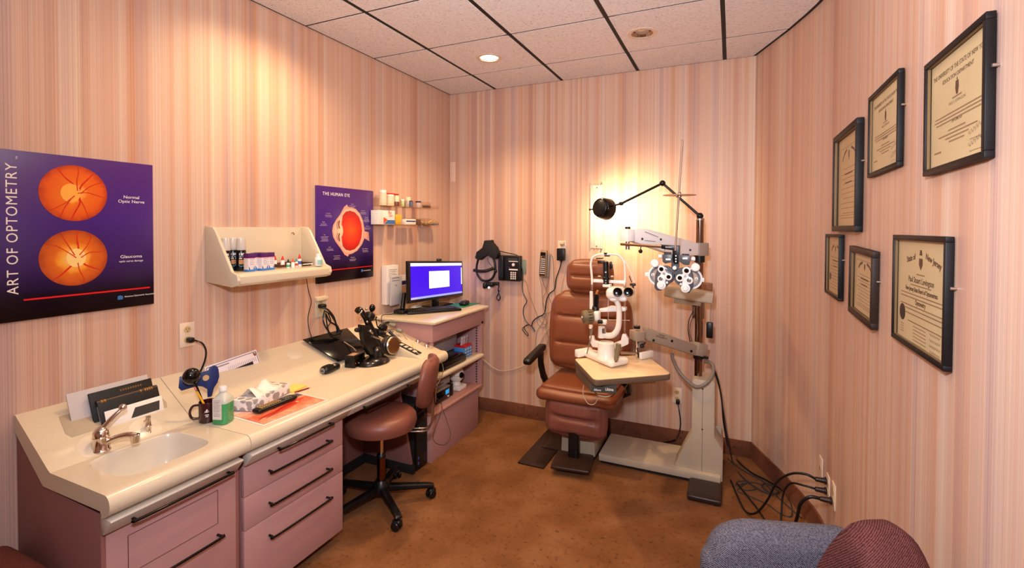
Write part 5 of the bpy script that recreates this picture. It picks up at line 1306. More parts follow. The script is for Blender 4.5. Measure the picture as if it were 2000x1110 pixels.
one('shelf_cable', B().tube([(.27, -.56, SZ2+.01), (.22, -.56, SZ2+.13), (.19, -.54, SZ2+.21), (.12, -.54, SZ2+.22)], .004, 8), M_BLACK, 'second black cable rising behind the ball camera, nearer the corner', 'cable', (.27, -.56, SZ2+.005))
def X(u, v, x): return A(u, v, x=x)
one('looped_cable', B().tube([X(845, 770, .50), X(862, 790, .505), X(858, 815, .497), X(846, 850, .497), X(852, 866, .497), X(870, 868, .497), X(880, 850, .497), X(872, 820, .497), X(863, 795, .505), X(862, 778, .505)], .0016, 6), M_DGREY, 'thin grey cable looping down in front of the mauve cabinet base', 'cable', tuple(X(858, 868, .497)))
one('pale_cable', B().tube([X(858, 697, .52), X(866, 722, .53), X(858, 745, .53), X(848, 757, .53), X(840, 760, .53)], .003, 8), M_CORDG, 'pale cable hanging past the stool backrest', 'cable', tuple(X(840, 760, .53)))

# ================================================================== BACK WALL
Z0 = -.004
t = thing('desk_telephone', 'black desk telephone with white keys mounted on the back wall', 'phone', (.62, 0, 1.155))
a_, b_4 = A(973, 499, y=-.06), A(1015, 550, y=-.06)
pc_ = (a_+b_4)/2; pw, phh = abs(b_4.x-a_.x), abs(a_.z-b_4.z)
TB = BW(pc_.x, pc_.z, 0)
obj('body', B(TB).box((0, 0, .030), (pw, phh, .058), .008), M_BLACK, t)
obj('handset', B(TB).cushion((-pw/2+.032, 0, .066), (.05, phh*.96, .03), .013, .002, n=8), M_BLACK, t)
obj('screen', B(TB).box((.035, phh/2-.032, .0595), (.085, .022, .002), 0), M_DGREY, t)
obj('card', B(TB).box((.042, phh/2-.048, .0600), (.085, .006, .002), 0), M_WHITE, t)
obj('round_key', B(TB).cyl((.042, phh/2-.076, .059), (.042, phh/2-.076, .063), .014, .013, 20), mat('key_white', (226, 216, 206), .4), t)
obj('card', B(TB).box((.042, -.010, .0600), (.082, .011, .002), 0), M_WHITE, t)
for r_ in range(4):
    for c_ in range(3): obj('key', B(TB).cyl((.022+.019*c_, -.036-.017*r_, .059), (.022+.019*c_, -.036-.017*r_, .0625), .0072, .0066, 14), MATS['key_white'], t)
for x_, y_ in ((.004, .006), (.073, -.037)): obj('indicator', B(TB).box((x_, y_, .0597), (.008, .004, .002), 0), M_RED, t)
t = thing('wall_jack_plate', 'grey translucent plate on the back wall right of the telephone', 'wall plate', (.74, 0, 1.22))
c = A(1021, 521, y=0)
TP = BW(c.x, c.z, 0)
obj('plate', B(TP).box((-.004, 0, .004), (.075, .118, .008), .003), mat('plate_sage', (128, 140, 128), .3), t)
obj('screw', B(TP).cyl((.012, .062, .003), (.012, .062, .012), .006, .006, 12).cyl((-.01, .06, .003), (-.01, .06, .01), .005, .005, 12), M_BRASS, t)

# head-worn ophthalmoscope hanging on the wall
t = thing('head_ophthalmoscope', 'black head-worn ophthalmoscope with headband hanging on the wall left of the telephone', 'instrument', tuple(A(950, 545, y=-.05)))
yb_ = -.075
def K(u, v, y=yb_): return tuple(A(u, v, y=y))
hp = [K(931, 503)[::2], K(934, 492)[::2], K(945, 484)[::2], K(949, 470)[::2], K(961, 469)[::2], K(962, 474)[::2], K(970, 483)[::2], K(975, 496)[::2], K(972, 506)[::2], K(962, 503)[::2], K(955, 497)[::2], K(946, 502)[::2], K(940, 508)[::2], K(932, 505)[::2]]
obj('pad', B().prism([(x, z) for x, z in hp], yb_-.035, yb_+.035, 'y', .012), M_BLACKM, t)
obj('headband', B().tube([K(936, 500), K(931, 520), K(932, 535), K(940, 546), K(950, 549), K(961, 544), K(967, 530), K(966, 512), K(961, 498)], .010, 12), M_BLACK, t)
obj('headband', B().tube([K(926, 528, -.10), K(938, 530, -.13), K(950, 529, -.13), K(964, 524, -.09)], .0135, 12), M_BLACKM, t)
obj('wire', B().tube([K(952, 502), K(953, 510), K(958, 517), K(963, 525)], .002, 6), M_BLACK, t)
obj('optics', B().cushion(K(957, 556, -.09), (.075, .05, .038), .012, .002, n=6).cushion(K(948, 558, -.10), (.035, .05, .05), .012, .002, n=6).cushion(K(968, 554, -.08), (.06, .035, .026), .01, 0, n=4), M_BLACK, t)
obj('lens', B().cyl(K(955, 562, -.11), K(955, 562, -.125), .010, .009, 16), M_CHROME, t)
obj('side_knob', B().ball(K(968, 530, -.09), .014, 14), M_BLACK, t)
HEADSET = t
obj('wall_hook', B().cyl(K(955, 478, -.001), K(955, 478, -.05), .008, .008, 12), M_STEEL, t)
t = thing('coiled_lead', 'short looped black lead with chrome jack hanging under the telephone', 'cable', K(974, 560, -.03))
obj('lead', B().tube([K(974, 557, -.03), K(973, 567, -.03), K(975, 575, -.03), K(977, 581, -.03), K(974, 587, -.03), K(970, 582, -.03), K(973, 575, -.03), K(975, 567, -.03)], .005, 8), M_BLACK, t)
obj('jack', B().cyl(K(976, 551, -.03), K(975, 562, -.03), .005, .005, 12), M_CHROME, t)
# cordless remote / handset in cradle
c = A(1063, 515, y=-.03)
t = thing('wall_handset', 'tan and silver handset with rows of keys in a cradle on the back wall', 'handset', (c.x, 0, c.z-.11))
HANDS = t
TH = BW(c.x, c.z, 0) @ Matrix.Rotation(R(-3), 4, 'Z')
obj('cradle', B(TH).box((.004, -.02, .014), (.075, .19, .026), .006), mat('cradle_grey', (150, 138, 122), .35), t)
obj('case', B(TH).cushion((-.004, .0, .038), (.062, .225, .030), .010, .001, n=8), mat('case_tan2', (156, 128, 96), .3), t)
obj('face', B(TH).box((-.006, -.006, .053), (.048, .19, .003), .001), mat('face_brown', (60, 44, 36), .35), t)
obj('display', B(TH).box((-.005, .082, .0548), (.038, .024, .002), 0), M_BLACKG, t)
for r_ in range(9):
    for c_ in range(3 if r_ else 1): obj('key', B(TH).box((-.019+.014*c_, .055-.017*r_, .0553), (.0105, .0085, .003), .001, seg=1), mat('key_lamp', (236, 170, 60), .4) if r_ == 0 else MATS['key_white'], t)
# adapter and plug plate
c = A(1096, 497, y=-.03)
t = thing('power_adapter', 'black plug-in power adapter on the back wall beside the wall handset', 'adapter', (c.x, 0, c.z-.05))
ADAPT = t
obj('block', B(BW(c.x, c.z, 0)).box((0, 0, .030), (.062, .098, .052), .005), M_BLACK, t)
obj('strain_relief', B().cyl((c.x, -.03, c.z-.048), (c.x, -.03, c.z-.068), .008, .004, 12), M_BLACK, t)
o3 = outlet(BW(A(1098, 484, y=0).x, A(1098, 484, y=0).z, 0), 'ivory wall outlet above the black adapter on the back wall')
c = A(1098, 475, y=-.012)
WPL = thing('white_plug', 'cream plug with thin pale cord in the upper socket above the black adapter', 'plug', tuple(c))
obj('body', B().cushion(tuple(c), (.040, .022, .028), .008, 0, n=4), mat('plug_cream', (226, 198, 160), .4), WPL)
o4 = outlet(BW(1.988, .372, 0), 'ivory wall outlet low on the back wall behind the instrument stand')
c = A(1324, 785, y=-.02)
one('plugged_cable', B().cushion((c.x, -.022, c.z), (.028, .03, .034), .008, 0, n=4).tube([(c.x, -.03, c.z-.015), A(1326, 800, y=-.05), A(1329, 825, y=-.06), A(1326, 846, y=-.07), A(1316, 860, y=-.10), A(1290, 866, y=-.03)], .0045, 8), M_BLACK, 'black cable plugged into the low back-wall outlet, dropping behind the stand', 'cable', tuple(A(1316, 862, y=-.05)))
# aluminium channel (old light strip mount)
t = thing('wall_channel', 'narrow white metal channel fixed upright on the back wall behind the black lamp', 'fixture', (1.365, 0, 1.46))
obj('back', B().span((1.325, -.008, 1.462), (1.412, -.001, 1.966), .001), mat('channel_white', (226, 218, 206), .3, .3), t)
for x0, x1, d_ in ((1.322, 1.330, .03), (1.352, 1.358, .018), (1.380, 1.386, .018), (1.406, 1.416, .03)): obj('rib', B().span((x0, -d_, 1.46), (x1, -.001, 1.968), .001), MATS['channel_white'], t)
for z in (1.48, 1.70, 1.945): obj('screw', B().cyl((1.368, -.008, z), (1.368, -.012, z), .006, .005, 12), M_STEEL, t)
one('wall_sheen', B().span((.003, -.004, 2.04), (.060, -.0005, 2.22), .001), mat('pale_sheen', (232, 200, 176), .45), 'painted pale sheen of the wallpaper, high on the back wall beside the left corner', 'wall plate', (.03, 0, 2.04))  # thin sheet with the flash reflection on the wallpaper put into its colour

# cords on the back wall
def wcord(pts, r, m, label, y=-.008, parent=None):
    P = [tuple(A(u, v, y=y)) for u, v in pts]
    if parent: obj('cord', B().tube(P, r, 7, 5), m, parent)
    else: one('hanging_cable', B().tube(P, r, 7, 5), m, label, 'cable', P[-1])
wcord([(974, 490), (990, 494), (1008, 498), (1015, 505), (1019, 520), (1021, 535), (1020, 560), (1022, 573), (1029, 588), (1023, 600), (1022, 613), (1026, 625), (1033, 634), (1041, 640), (1045, 647)], .0036, M_BLACK, 'black cord from the head instrument running past the telephone and zigzagging down the wall', -.012, HEADSET)
wcord([(1033, 634), (1023, 639), (1021, 645), (1030, 656), (1031, 652), (1024, 642), (1027, 636), (1034, 634)], .003, M_BLACK, 'small black loop of cord on the wall between the telephone and the chair')
wcord([(1097, 510), (1093, 525), (1086, 545), (1083, 565), (1073, 574), (1067, 588), (1063, 612), (1050, 620), (1041, 628), (1039, 638), (1045, 648)], .0042, M_BLACK, 'thick black cord from the wall adapter curving down to the loop', -.008, ADAPT)
wcord([(1022, 545), (1028, 552), (1034, 575), (1045, 605), (1051, 620), (1060, 632), (1068, 632), (1064, 620), (1055, 618), (1049, 625), (1052, 635), (1062, 640), (1067, 632)], .0022, M_CORDG, 'thin tan cord looping from the jack plate down to the tangle', -.006)
wcord([(1054, 542), (1058, 565), (1060, 590), (1064, 600), (1065, 615), (1060, 630), (1048, 650), (1046, 678)], .0022, M_CORDG, 'tan cord hanging from the left of the wall handset', -.006, HANDS)
wcord([(1057, 543), (1066, 565), (1074, 585), (1078, 600), (1074, 610), (1064, 612)], .0022, M_CORDG, 'tan cord bowing right below the wall handset', -.007, HANDS)
wcord([(1073, 495), (1079, 502), (1081, 530), (1082, 560), (1084, 590), (1078, 620), (1072, 660), (1062, 690)], .0022, M_CORDG, 'tan cord falling straight from the top of the wall handset', -.009, HANDS)
wcord([(1072, 542), (1066, 570), (1060, 585), (1062, 605), (1068, 620), (1066, 640), (1070, 655), (1073, 680)], .0022, M_CORDG, 'tan cord crossing below the wall handset and running behind the armrest', -.010, HANDS)
wcord([(1102, 478), (1110, 488), (1110, 510), (1100, 545), (1095, 570), (1093, 590)], .002, M_CORDW, 'x', -.006, WPL)
wcord([(1080, 630), (1062, 655), (1050, 680), (1035, 705), (1015, 718), (985, 725), (965, 720), (945, 704), (930, 698)], .0034, M_CORDW, 'pale cord sagging along the wall from the chair to the shelf cabinet', -.010)

# ================================================================== EXAM CHAIR
CX = 1.385
ch = thing('exam_chair', 'brown leather examination chair with tufted back, headrest, leg rest and black armrests', 'chair', (CX, -.35, 0))
obj('base_skid', B().span((1.023, -.772, .001), (1.214, -.03, .012), .003), M_BROWNB, ch)
obj('base_skid', B().span((1.545, -.55, .001), (1.60, -.03, .012), .003), M_BROWNB, ch) if False else None
obj('base_plate', B().span((1.10, -.50, .001), (1.495, -.03, .02), .003), M_BROWNB, ch)
obj('pedestal', B().prism([(1.245, .02), (1.495, .02), (1.470, .40), (1.262, .40)], -.50, -.14, 'y', .006), M_BEIGE, ch)
obj('footrest_post', B().cushion((1.385, -.645, .17), (.075, .05, .25), .02, 0, n=6), M_BLACK, ch)
obj('footrest', B(Matrix.Translation((1.392, -.695, .055)) @ Matrix.Rotation(R(7), 4, 'Z')).cushion((0, 0, 0), (.255, .245, .026), .012, 0, n=6), M_BROWNB, ch)
def tuft_leg(p_, u):
    if p_.y < 0:
        cr = math.exp(-(p_.z/.014)**2)*max(0, 1-(abs(p_.x)/.155)**4)
        ends = 0
        p_.y += .026*cr + .012*math.exp(-((abs(p_.x)-.15)/.03)**2-(p_.z/.03)**2)
        p_.y += .0022*math.sin(p_.x*150)*math.exp(-((abs(p_.z)-.055)/.04)**2)*max(0, 1-abs(p_.x)/.17)
    return p_
obj('leg_rest', B().cushion((CX, -.605, .325), (.410, .105, .245), .045, .018, (R(-4), 0, 0), n=34, fn=tuft_leg), M_LEATHR, ch)
def seat_fn(p_, u):
    if p_.z > 0:
        p_.z -= .012*math.exp(-((p_.y+.17)/.015)**2)*0
        p_.z += -.010*max(0, 1-(p_.x/.2)**2)*(1 if abs(p_.y) < .2 else .4)
    return p_
obj('seat', B().cushion((CX, -.415, .462), (.560, .50, .085), .038, .008, n=20, fn=seat_fn), M_LEATH, ch)
obj('seat_cushion', B().cushion((CX, -.40, .505), (.50, .46, .045), .02, .006, n=16), M_LEATH, ch)
obj('seat_pan', B().span((CX-.20, -.62, .40), (CX+.20, -.20, .428), .006), M_BLACK, ch)
def rolls(n_r, depth, hw):
    def fn(p_, u):
        if p_.y < 0:
            hz = .29
            for zc in ((.0933, -.0967) if n_r == 3 else (0,)):
                cr = math.exp(-((p_.z-zc)/.012)**2)*(1 if abs(p_.x) < hw*.72 else max(0, 1-(abs(p_.x)-hw*.72)/(hw*.28)))
                sag = math.exp(-((p_.z-zc-.02)/.04)**2)*.35
                p_.y += depth*(cr+sag*max(0, 1-(p_.x/hw)**2))
            f = 1.0
        # round the upper corners
        return p_
    return fn
def taper_back(p_, u):
    p_ = rolls(3, .022, .28)(p_, u)
    if u.z > .55: p_.x *= 1-.16*((u.z-.55)/.45)**2
    return p_
obj('backrest', B().cushion((CX, -.255, .855), (.590, .135, .565), .060, .022, (R(-7), 0, 0), n=36, fn=taper_back), M_LEATH, ch)
obj('back_shell', B().cushion((CX, -.155, .86), (.50, .03, .50), .014, 0, (R(-7), 0, 0), n=6), M_BLACKM, ch)
obj('headrest', B().cushion((CX, -.265, 1.262), (.325, .11, .228), .050, .018, (R(-4), 0, 0), n=30, fn=rolls(1, .020, .15)), M_LEATH, ch)
obj('headrest_post', B().span((CX-.03, -.20, 1.05), (CX+.03, -.185, 1.26), .002), M_STEEL, ch)
for s in (-1, 1):
    ax_ = CX+s*.318
    ar = obj('armrest', B().cushion((ax_, -.565, .715), (.062, .33, .045), .018, .003, (R(8), 0, 0), n=8), M_BLACK, ch)
    obj('arm_support', B().prism([(-.42, .70), (-.49, .70), (-.475, .60), (-.42, .50), (-.36, .44), (-.31, .46), (-.38, .54), (-.42, .62)], ax_-.014, ax_+.014, 'x', .006), M_BLACK, ar)
obj('arm_bar', B().tube([(CX-.318, -.36, .455), (CX-.2, -.36, .415), (CX+.2, -.36, .415), (CX+.318, -.36, .455)], .014, 10, 3), M_BLACK, ch)

# ================================================================== INSTRUMENT STAND
px, py = 2.157, -.40
sd = thing('instrument_stand', 'beige optometry stand with column, two swing arms and a low platform beside the chair', 'stand', (1.95, -.35, 0))
obj('base_platform', B().prism([(1.53, .022), (2.30, .022), (2.30, .068), (1.53, .068)], -.535, -.165, 'y', .004), M_BEIGE, sd)
obj('skirt', B().span((1.54, -.52, .001), (2.30, -.17, .022), .001), M_BLACKM, sd)
obj('foot', B().cushion((2.215, -.645, .020), (.192, .235, .036), .014, 0, n=6), M_BROWNB, sd)
# flared tower: front outline in xz
obj('tower', B().prism([(2.118, .068), (2.126, .30), (2.126, .645), (2.140, .655), (2.252, .655), (2.262, .645), (2.262, .30), (2.312, .225), (2.312, .025), (2.118, .025)], -.50, -.30, 'y', .004), M_BEIGE, sd)
obj('tower_wedge', B().prism([(2.02, .068), (2.125, .30), (2.125, .068)], -.49, -.31, 'y', .002), M_BEIGE, sd)
obj('tower_back', B().prism([(-.30, .03), (-.12, .03), (-.20, .26), (-.30, .30)], 2.15, 2.30, 'x', .004), M_BEIGE, sd)
g = B(); g.cyl((2.19, -.5002, .02), (2.19, -.5002, .60), .001, .001, 6); obj('seam', g, M_DGREY, sd)
for z in (.06, .34, .60): obj('screw', B().cyl((2.19, -.5, z), (2.19, -.504, z), .005, .004, 10), M_BLACK, sd)
obj('post', B().cyl((px, py, .64), (px, py, 1.685), .0245, .0245, 36, .002), mat('post_bronze', (140, 116, 100), .14, 1), sd)
obj('post_cap', B().cyl((px, py, 1.675), (px, py, 1.69), .027, .026, 36, .002), M_STEEL, sd)
obj('collar', B().cyl((px, py, .765), (px, py, .805), .032, .035, 30, .003), M_BLACK, sd)
obj('clamp_knob', B().cyl((px+.03, py-.02, .785), (px+.06, py-.035, .785), .010, .010, 12, .002), M_BLACK, sd)
# lower arm: from the post up-left to the table pivot
def beam(parent, name, p_, q_, h0, h1, th, m, bev=.01, **kw):
    """tapered box beam from p_ to q_; heights h0, h1, thickness th"""
    p_, q_ = Vector(p_), Vector(q_); d = q_-p_; hz = Vector((d.x, d.y, 0)); Ln = hz.length; ex = hz.normalized()
    T = frame(p_, ex, (0, 0, 1)); dz = d.z
    b = B(T); b.prism([(0, -h0/2), (Ln, dz-h1/2), (Ln, dz+h1/2), (0, h0/2)], -th/2, th/2, 'z', bev); return obj(name, b, m, parent)
# pivot of the table arm
yv = -.70
pvL = A(1244, 655, y=yv)
lp = Vector((px, py, A(1368, 682, y=py).z))
la = obj('lower_clamp', B(frame(lp, pvL-lp, (0, 0, 1))).box((.0, 0, 0), (.075, .085, .085), .006), M_BEIGE2, sd)
dirL = Vector((pvL.x-lp.x, pvL.y-lp.y, 0)).normalized()
arm = beam(sd, 'lower_arm', lp+dirL*.03+Vector((0, 0, -.005)), pvL-dirL*.055+Vector((0, 0, .01)), .075, .085, .060, M_BEIGE2)
exL = Vector((arm.matrix_world @ Vector((0, 0, 0))))
def armpt(p_, q_, f, up, off):
    d = (q_-p_); hz = Vector((d.x, d.y, 0)).normalized(); nrm = hz.cross(Vector((0, 0, 1)))
    if nrm.dot(CAM-p_) < 0: nrm = -nrm
    return p_+d*f+Vector((0, 0, up))+nrm*off, hz, nrm
s_, e_ = lp+dirL*.03, pvL-dirL*.055
for f, up in ((.88, -.018), (.52, .012), (.13, -.018)):
    c_, hz, nrm = armpt(s_, e_, f, up, .029); obj('arm_bolt', B().cyl(c_, c_+nrm*.006, .0085, .008, 16, .001), M_BLACK, sd)
c_, hz, nrm = armpt(s_, e_, .72, .022, .0305)
slope = (e_-s_).normalized()
if slope.dot(_r) < 0: slope = -slope
text('Reichert\nINSTRUMENTS', .014, mat('print_dark', (60, 44, 36), .5), sd, frame(c_, slope, (0, 0, 1)), sx=.9)
obj('pivot_block', B(frame(pvL, dirL, (0, 0, 1))).box((.0, 0, 0), (.062, .06, .085), .004), M_BEIGE2, sd)
obj('pivot_cap', B().cyl(pvL+Vector((0, 0, .042)), pvL+Vector((0, 0, .060)), .020, .020, 24, .002), M_BLACK, sd)
obj('pivot_shaft', B().cyl((pvL.x, pvL.y, .80), pvL, .013, .013, 20), M_CHROME, sd)
kc_ = A(1254, 676, y=yv-.04); obj('arm_knob', B().ball(tuple(kc_), .014, 16).cyl(tuple(kc_), tuple(kc_+Vector((.01, .05, .01))), .005), M_BLACK, sd)
kc_ = A(1250, 668, y=yv); obj('arm_lever', B().tube([A(1255, 664, y=yv), A(1247, 680, y=yv)], .009, 10), M_GREY, sd)
# grey hose loop
obj('hose', B().tube([A(1313, 690, y=-.52), A(1314, 702, y=-.52), A(1325, 724, y=-.52), A(1340, 742, y=-.54), A(1360, 756, y=-.56), A(1378, 750, y=-.56), A(1391, 734, y=-.52), A(1393, 716, y=-.46), A(1386, 708, y=-.42), A(1376, 706, y=-.40)], .011, 12), mat('hose_grey', (128, 116, 106), .45), sd)
# upper arm
up_ = Vector((px, py, A(1366, 487, y=py).z))
pvU = A(1226, 460, y=-.86)
dirU = Vector((pvU.x-up_.x, pvU.y-up_.y, 0)).normalized()
obj('upper_clamp', B(frame(up_, -dirU, (0, 0, 1))).box((0, 0, 0), (.085, .085, .082), .006), mat('clamp_taupe', (172, 156, 142), .35), sd)
obj('collar', B().cyl((px, py, up_.z-.085), (px, py, up_.z-.042), .034, .034, 30, .002), M_BLACK, sd)
M_ARMW = mat('arm_white', (250, 249, 246), .3)
p_, q_ = up_+dirU*.04+Vector((0, 0, .0)), pvU-dirU*.03
T = frame(p_, dirU, (0, 0, 1)); Ln = (Vector((q_.x, q_.y, 0))-Vector((p_.x, p_.y, 0))).length; dz = q_.z-p_.z
ua = obj('upper_arm', B(T).prism([(0, -.038), (Ln*.35, -.040), (Ln*.8, dz*.8-.048), (Ln, dz-.040), (Ln, dz+.040), (Ln*.82, dz*.85+.055), (0, .040)], -.032, .032, 'z', .008), M_ARMW, sd)
for f, up in ((.90, -.012), (.62, .010), (.15, -.016)):
    c_, hz, nrm = armpt(p_, q_, f, up, .032); obj('arm_bolt', B().cyl(c_, c_+nrm*.005, .0075, .007, 16, .001), M_DGREY, sd)
g = B()
for f0, u0, f1, u1 in ((.86, .035, .66, .022), (.86, -.018, .70, -.010), (.62, -.02, .55, -.05)):
    a1_, hz, nrm = armpt(p_, q_, f0, u0, .0325); b1_, _, _ = armpt(p_, q_, f1, u1, .0325); g.tube([a1_, b1_], .002, 6)
obj('arm_groove', g, M_GREY, sd)
obj('end_block', B(frame(pvU, dirU, (0, 0, 1))).box((0, 0, 0), (.045, .07, .078), .004), M_ARMW, sd)
obj('end_plate', B(frame(pvU, dirU, (0, 0, 1))).box((.026, 0, 0), (.006, .07, .078), .001), M_ARMW, sd)
obj('pivot_cap', B().cyl(pvU+Vector((0, 0, .038)), pvU+Vector((0, 0, .052)), .0165, .0165, 20, .002), M_BLACK, sd)
obj('pivot_shaft', B().cyl(pvU+Vector((0, 0, -.085)), pvU+Vector((0, 0, -.038)), .013, .013, 20), M_STEEL, sd)
# control box on the post with keyboard of switches (behind the refractor)
obj('control_box', B().cushion(tuple(Vector((px-.06, py-.03, A(1330, 573, y=-.43).z))), (.30, .13, .075), .012, .002, (0, R(6), 0), n=6), M_BEIGE, sd)
obj('control_box', B().box((px-.065, py-.02, A(1345, 584, y=-.42).z), (.165, .12, .06), .003, (0, R(4), 0)), mat('box_taupe', (146, 128, 104), .45), sd)
obj('cable_box', B().box((px-.005, py+.03, A(1358, 608, y=-.40).z), (.075, .05, .10), .003), mat('box_brown', (120, 84, 58), .45), sd)
obj('side_cup', B().cyl((px+.045, py, A(1380, 562, y=-.40).z-.05), (px+.045, py, A(1380, 562, y=-.40).z+.03), .035, .038, 24, .003), mat('cup_brown', (150, 104, 78), .4), sd)
hk = A(1389, 588, y=-.40)
obj('hook', B().tube([A(1382, 587, y=-.40), hk], .005, 8).ball(tuple(hk), .009, 12), M_BLACK, sd)
obj('side_box', B().box(tuple(A(1386, 645, y=-.38)), (.042, .03, .105), .008), M_BLACK, sd)
obj('side_cable', B().tube([A(1386, 560, y=-.39), A(1390, 580, y=-.39), A(1388, 610, y=-.39), A(1387, 632, y=-.38)], .002, 6), M_CORDG, sd)
obj('side_cable', B().tube([A(1354, 608, y=-.40), A(1346, 625, y=-.42), A(1344, 645, y=-.42), A(1348, 668, y=-.41)], .003, 6).tube([A(1358, 614, y=-.40), A(1349, 630, y=-.40), A(1347, 650, y=-.40), A(1352, 668, y=-.40)], .0022, 6), M_BLACK, sd)
# lamp on top
lmp = thing('exam_lamp', 'black jointed examination lamp with round head glowing at the back wall, on the stand post', 'lamp', (px, py, 1.69))
J0 = Vector((px, py, 1.705)); J1 = A(1294, 358, y=-.42); J2 = A(1213, 398, y=-.38); HC = A(1178, 407, y=-.36)
obj('base_joint', B().ball(J0, .022, 18).cyl((px, py, 1.688), (px, py, 1.705), .010), M_BLACK, lmp)
obj('lower_rod', B().cyl(J0, J1, .0085, .0085, 14), M_BLACK, lmp)
obj('elbow', B().ball(J1, .020, 18), M_BLACK, lmp)
obj('upper_rod', B().cyl(J1, J2, .0085, .0085, 14), M_BLACK, lmp)
obj('neck_joint', B().ball(J2, (.018, .014, .014), 16).tube([J2, lerp(J2, HC, .35)], .007, 10), M_BLACK, lmp)
hd_ = Vector((.34, .92, -.12)).normalized()                  # the lamp shines at the wall, away from the camera
TH_ = Matrix.Translation(HC) @ hd_.to_track_quat('Z', 'Y').to_matrix().to_4x4()
obj('head', B().lathe([(0, -.040), (.058, -.040), (.068, -.034), (.074, -.015), (.078, .03), (.080, .045), (.077, .045), (.072, .01), (.05, -.028), (0, -.030)], 44, TH_), M_BLACKG, lmp)
obj('rear_disc', B().lathe([(0, -.043), (.050, -.043), (.054, -.040)], 40, TH_), M_BLACK, lmp)
obj('bulb', B().ball(HC+hd_*.008, .026, 18), mat('lamp_bulb', (255, 230, 180), .4, emit=((255, 214, 150), 20)), lmp)
obj('knob', B().tube([HC-Vector((.074, 0, .006)), HC-Vector((.096, 0, .008))], .005, 8).ball(HC-Vector((.098, 0, .008)), .0075, 12), M_BLACK, lmp)
lamp('exam_lamp_light', 'SPOT', tuple(HC+hd_*.040), 26, (1, .70, .38), .03, tuple(HC+hd_*1), 150, .8)

# ================================================================== REFRACTOR (phoropter)
yr = -1.05
ph_ = thing('refractor_head', 'white and black phoropter with two lens dials hanging from the upper arm', 'instrument', tuple(A(1320, 570, y=yr)))
M_PHW = mat('refractor_white', (244, 242, 238), .28, coat=.3); M_PHG = mat('refractor_grey', (84, 86, 92), .35)
def Q(u, v, dy=0): return A(u, v, y=yr+dy)
hb = A(1222, 478, y=-.86); 
obj('support_rod', B().cyl(tuple(A(1213, 477, y=-.86)), tuple(Q(1294, 482)), .0085, .0085, 16), mat('rod_nickel', (150, 122, 104), .3, .8), ph_)
obj('rod_knob', B().ball(tuple(A(1251, 491, y=-.94)), .012, 16).cyl(tuple(A(1252, 480, y=-.94)), tuple(A(1251, 488, y=-.94)), .003), M_BLACK, ph_)
def plate(name, px_pts, y0, y1, m, bev=.002, parent=None):
    return obj(name, B().prism([(A(u, v, y=yr).x, A(u, v, y=yr).z) for u, v in px_pts], yr+y0, yr+y1, 'y', bev), m, parent or ph_)
br = plate('bracket', [(1292, 478), (1328, 480), (1327, 508), (1325, 516), (1317, 516), (1314, 508), (1314, 489), (1292, 486)], -.012, .02, M_BLACK)
text('Reichert', .012, M_LET, ph_, frame(tuple(Q(1306, 483, -.0125)), (1, 0, 0), (0, 0, 1)), sx=.8)
c = Q(1318.5, 523, -.01); obj('centre_knob', B().cyl(c, c+Vector((0, -.03, 0)), .0105, .0105, 24, .003), M_PHW, ph_)
obj('nose_plate', B().prism([(Q(*q_).x, Q(*q_).z) for q_ in ((1313, 500), (1325, 500), (1327, 520), (1323, 530), (1314, 530), (1311, 520))], yr-.006, yr+.012, 'y', .002), M_PHG, ph_)
c = Q(1320, 507, -.014)
for v in (500, 506, 511): obj('screw', B().cyl(Q(1320, v, -.013), Q(1320, v, -.018), .0035, .003, 10), M_STEEL, ph_)
for s, P in ((-1, dict(plate=[(1294, 497), (1314, 497), (1314, 512), (1300, 515), (1295, 511)], win=(1305, 507), knobL=(1290, 501), drum=(1304, 496))), (1, dict(plate=[(1326, 498), (1350, 500), (1346, 518), (1336, 517), (1326, 510)], win=(1338, 505), knobL=(1354, 506), drum=(1339, 499)))):
    plate('top_housing', P['plate'], -.02, .02, M_PHG)
    c = Q(*P['win'], -.0205); obj('scale_window', B().box(tuple(c), (.026, .002, .010), .0008), M_PHW, ph_)
    c = Q(*P['knobL']); obj('side_knob', B().cyl(c-Vector((.010, 0, 0)), c+Vector((.010, 0, 0)), .011, .011, 20, .002), M_PHW, ph_)
    c = Q(*P['drum'], 0); obj('drum', B().cyl(c-Vector((.018, 0, 0)), c+Vector((.018, 0, 0)), .008, .008, 20), M_BLACK, ph_)
def lensbody(cx, cy, s, items):
    """cx, cy: photo centre of the big ring; the rotor in front carries three round lens cells"""
    c = Q(cx, cy)
    T = frame(c, (1, 0, 0), (0, 0, 1))
    rr = .058
    obj('back_housing', B().cyl(c+Vector((0, .002, 0)), c+Vector((0, .035, 0)), rr*.93, rr*.86, 48, .006), M_PHG, ph_)
    dl = obj('dial_ring', B(T).lathe([(rr*.80, .0), (rr*.98, 0), (rr, .004), (rr*.97, .010), (rr*.82, .010), (rr*.80, 0)], 56), M_PHW, ph_)
    obj('dial_scale', B(T).lathe([(rr*.60, .001), (rr*.80, .006)], 56), mat('scale_grey', (150, 150, 150), .4), ph_)
    obj('dial_disc', B(T).lathe([(0, .002), (rr*.60, .002)], 40), mat('disc_tan', (200, 170, 148), .3), ph_)
    g = B(T)
    for k in range(24):
        a = 2*math.pi*k/24; g.box((rr*.7*math.cos(a), rr*.7*math.sin(a), .0052), (.0018, .0065, .0008), 0, (0, 0, a+math.pi/2))
    obj('dial_marks', g, M_BLACK, ph_)
    return T
def px2(u, v, dy=-.03): return A(u, v, y=yr+dy)
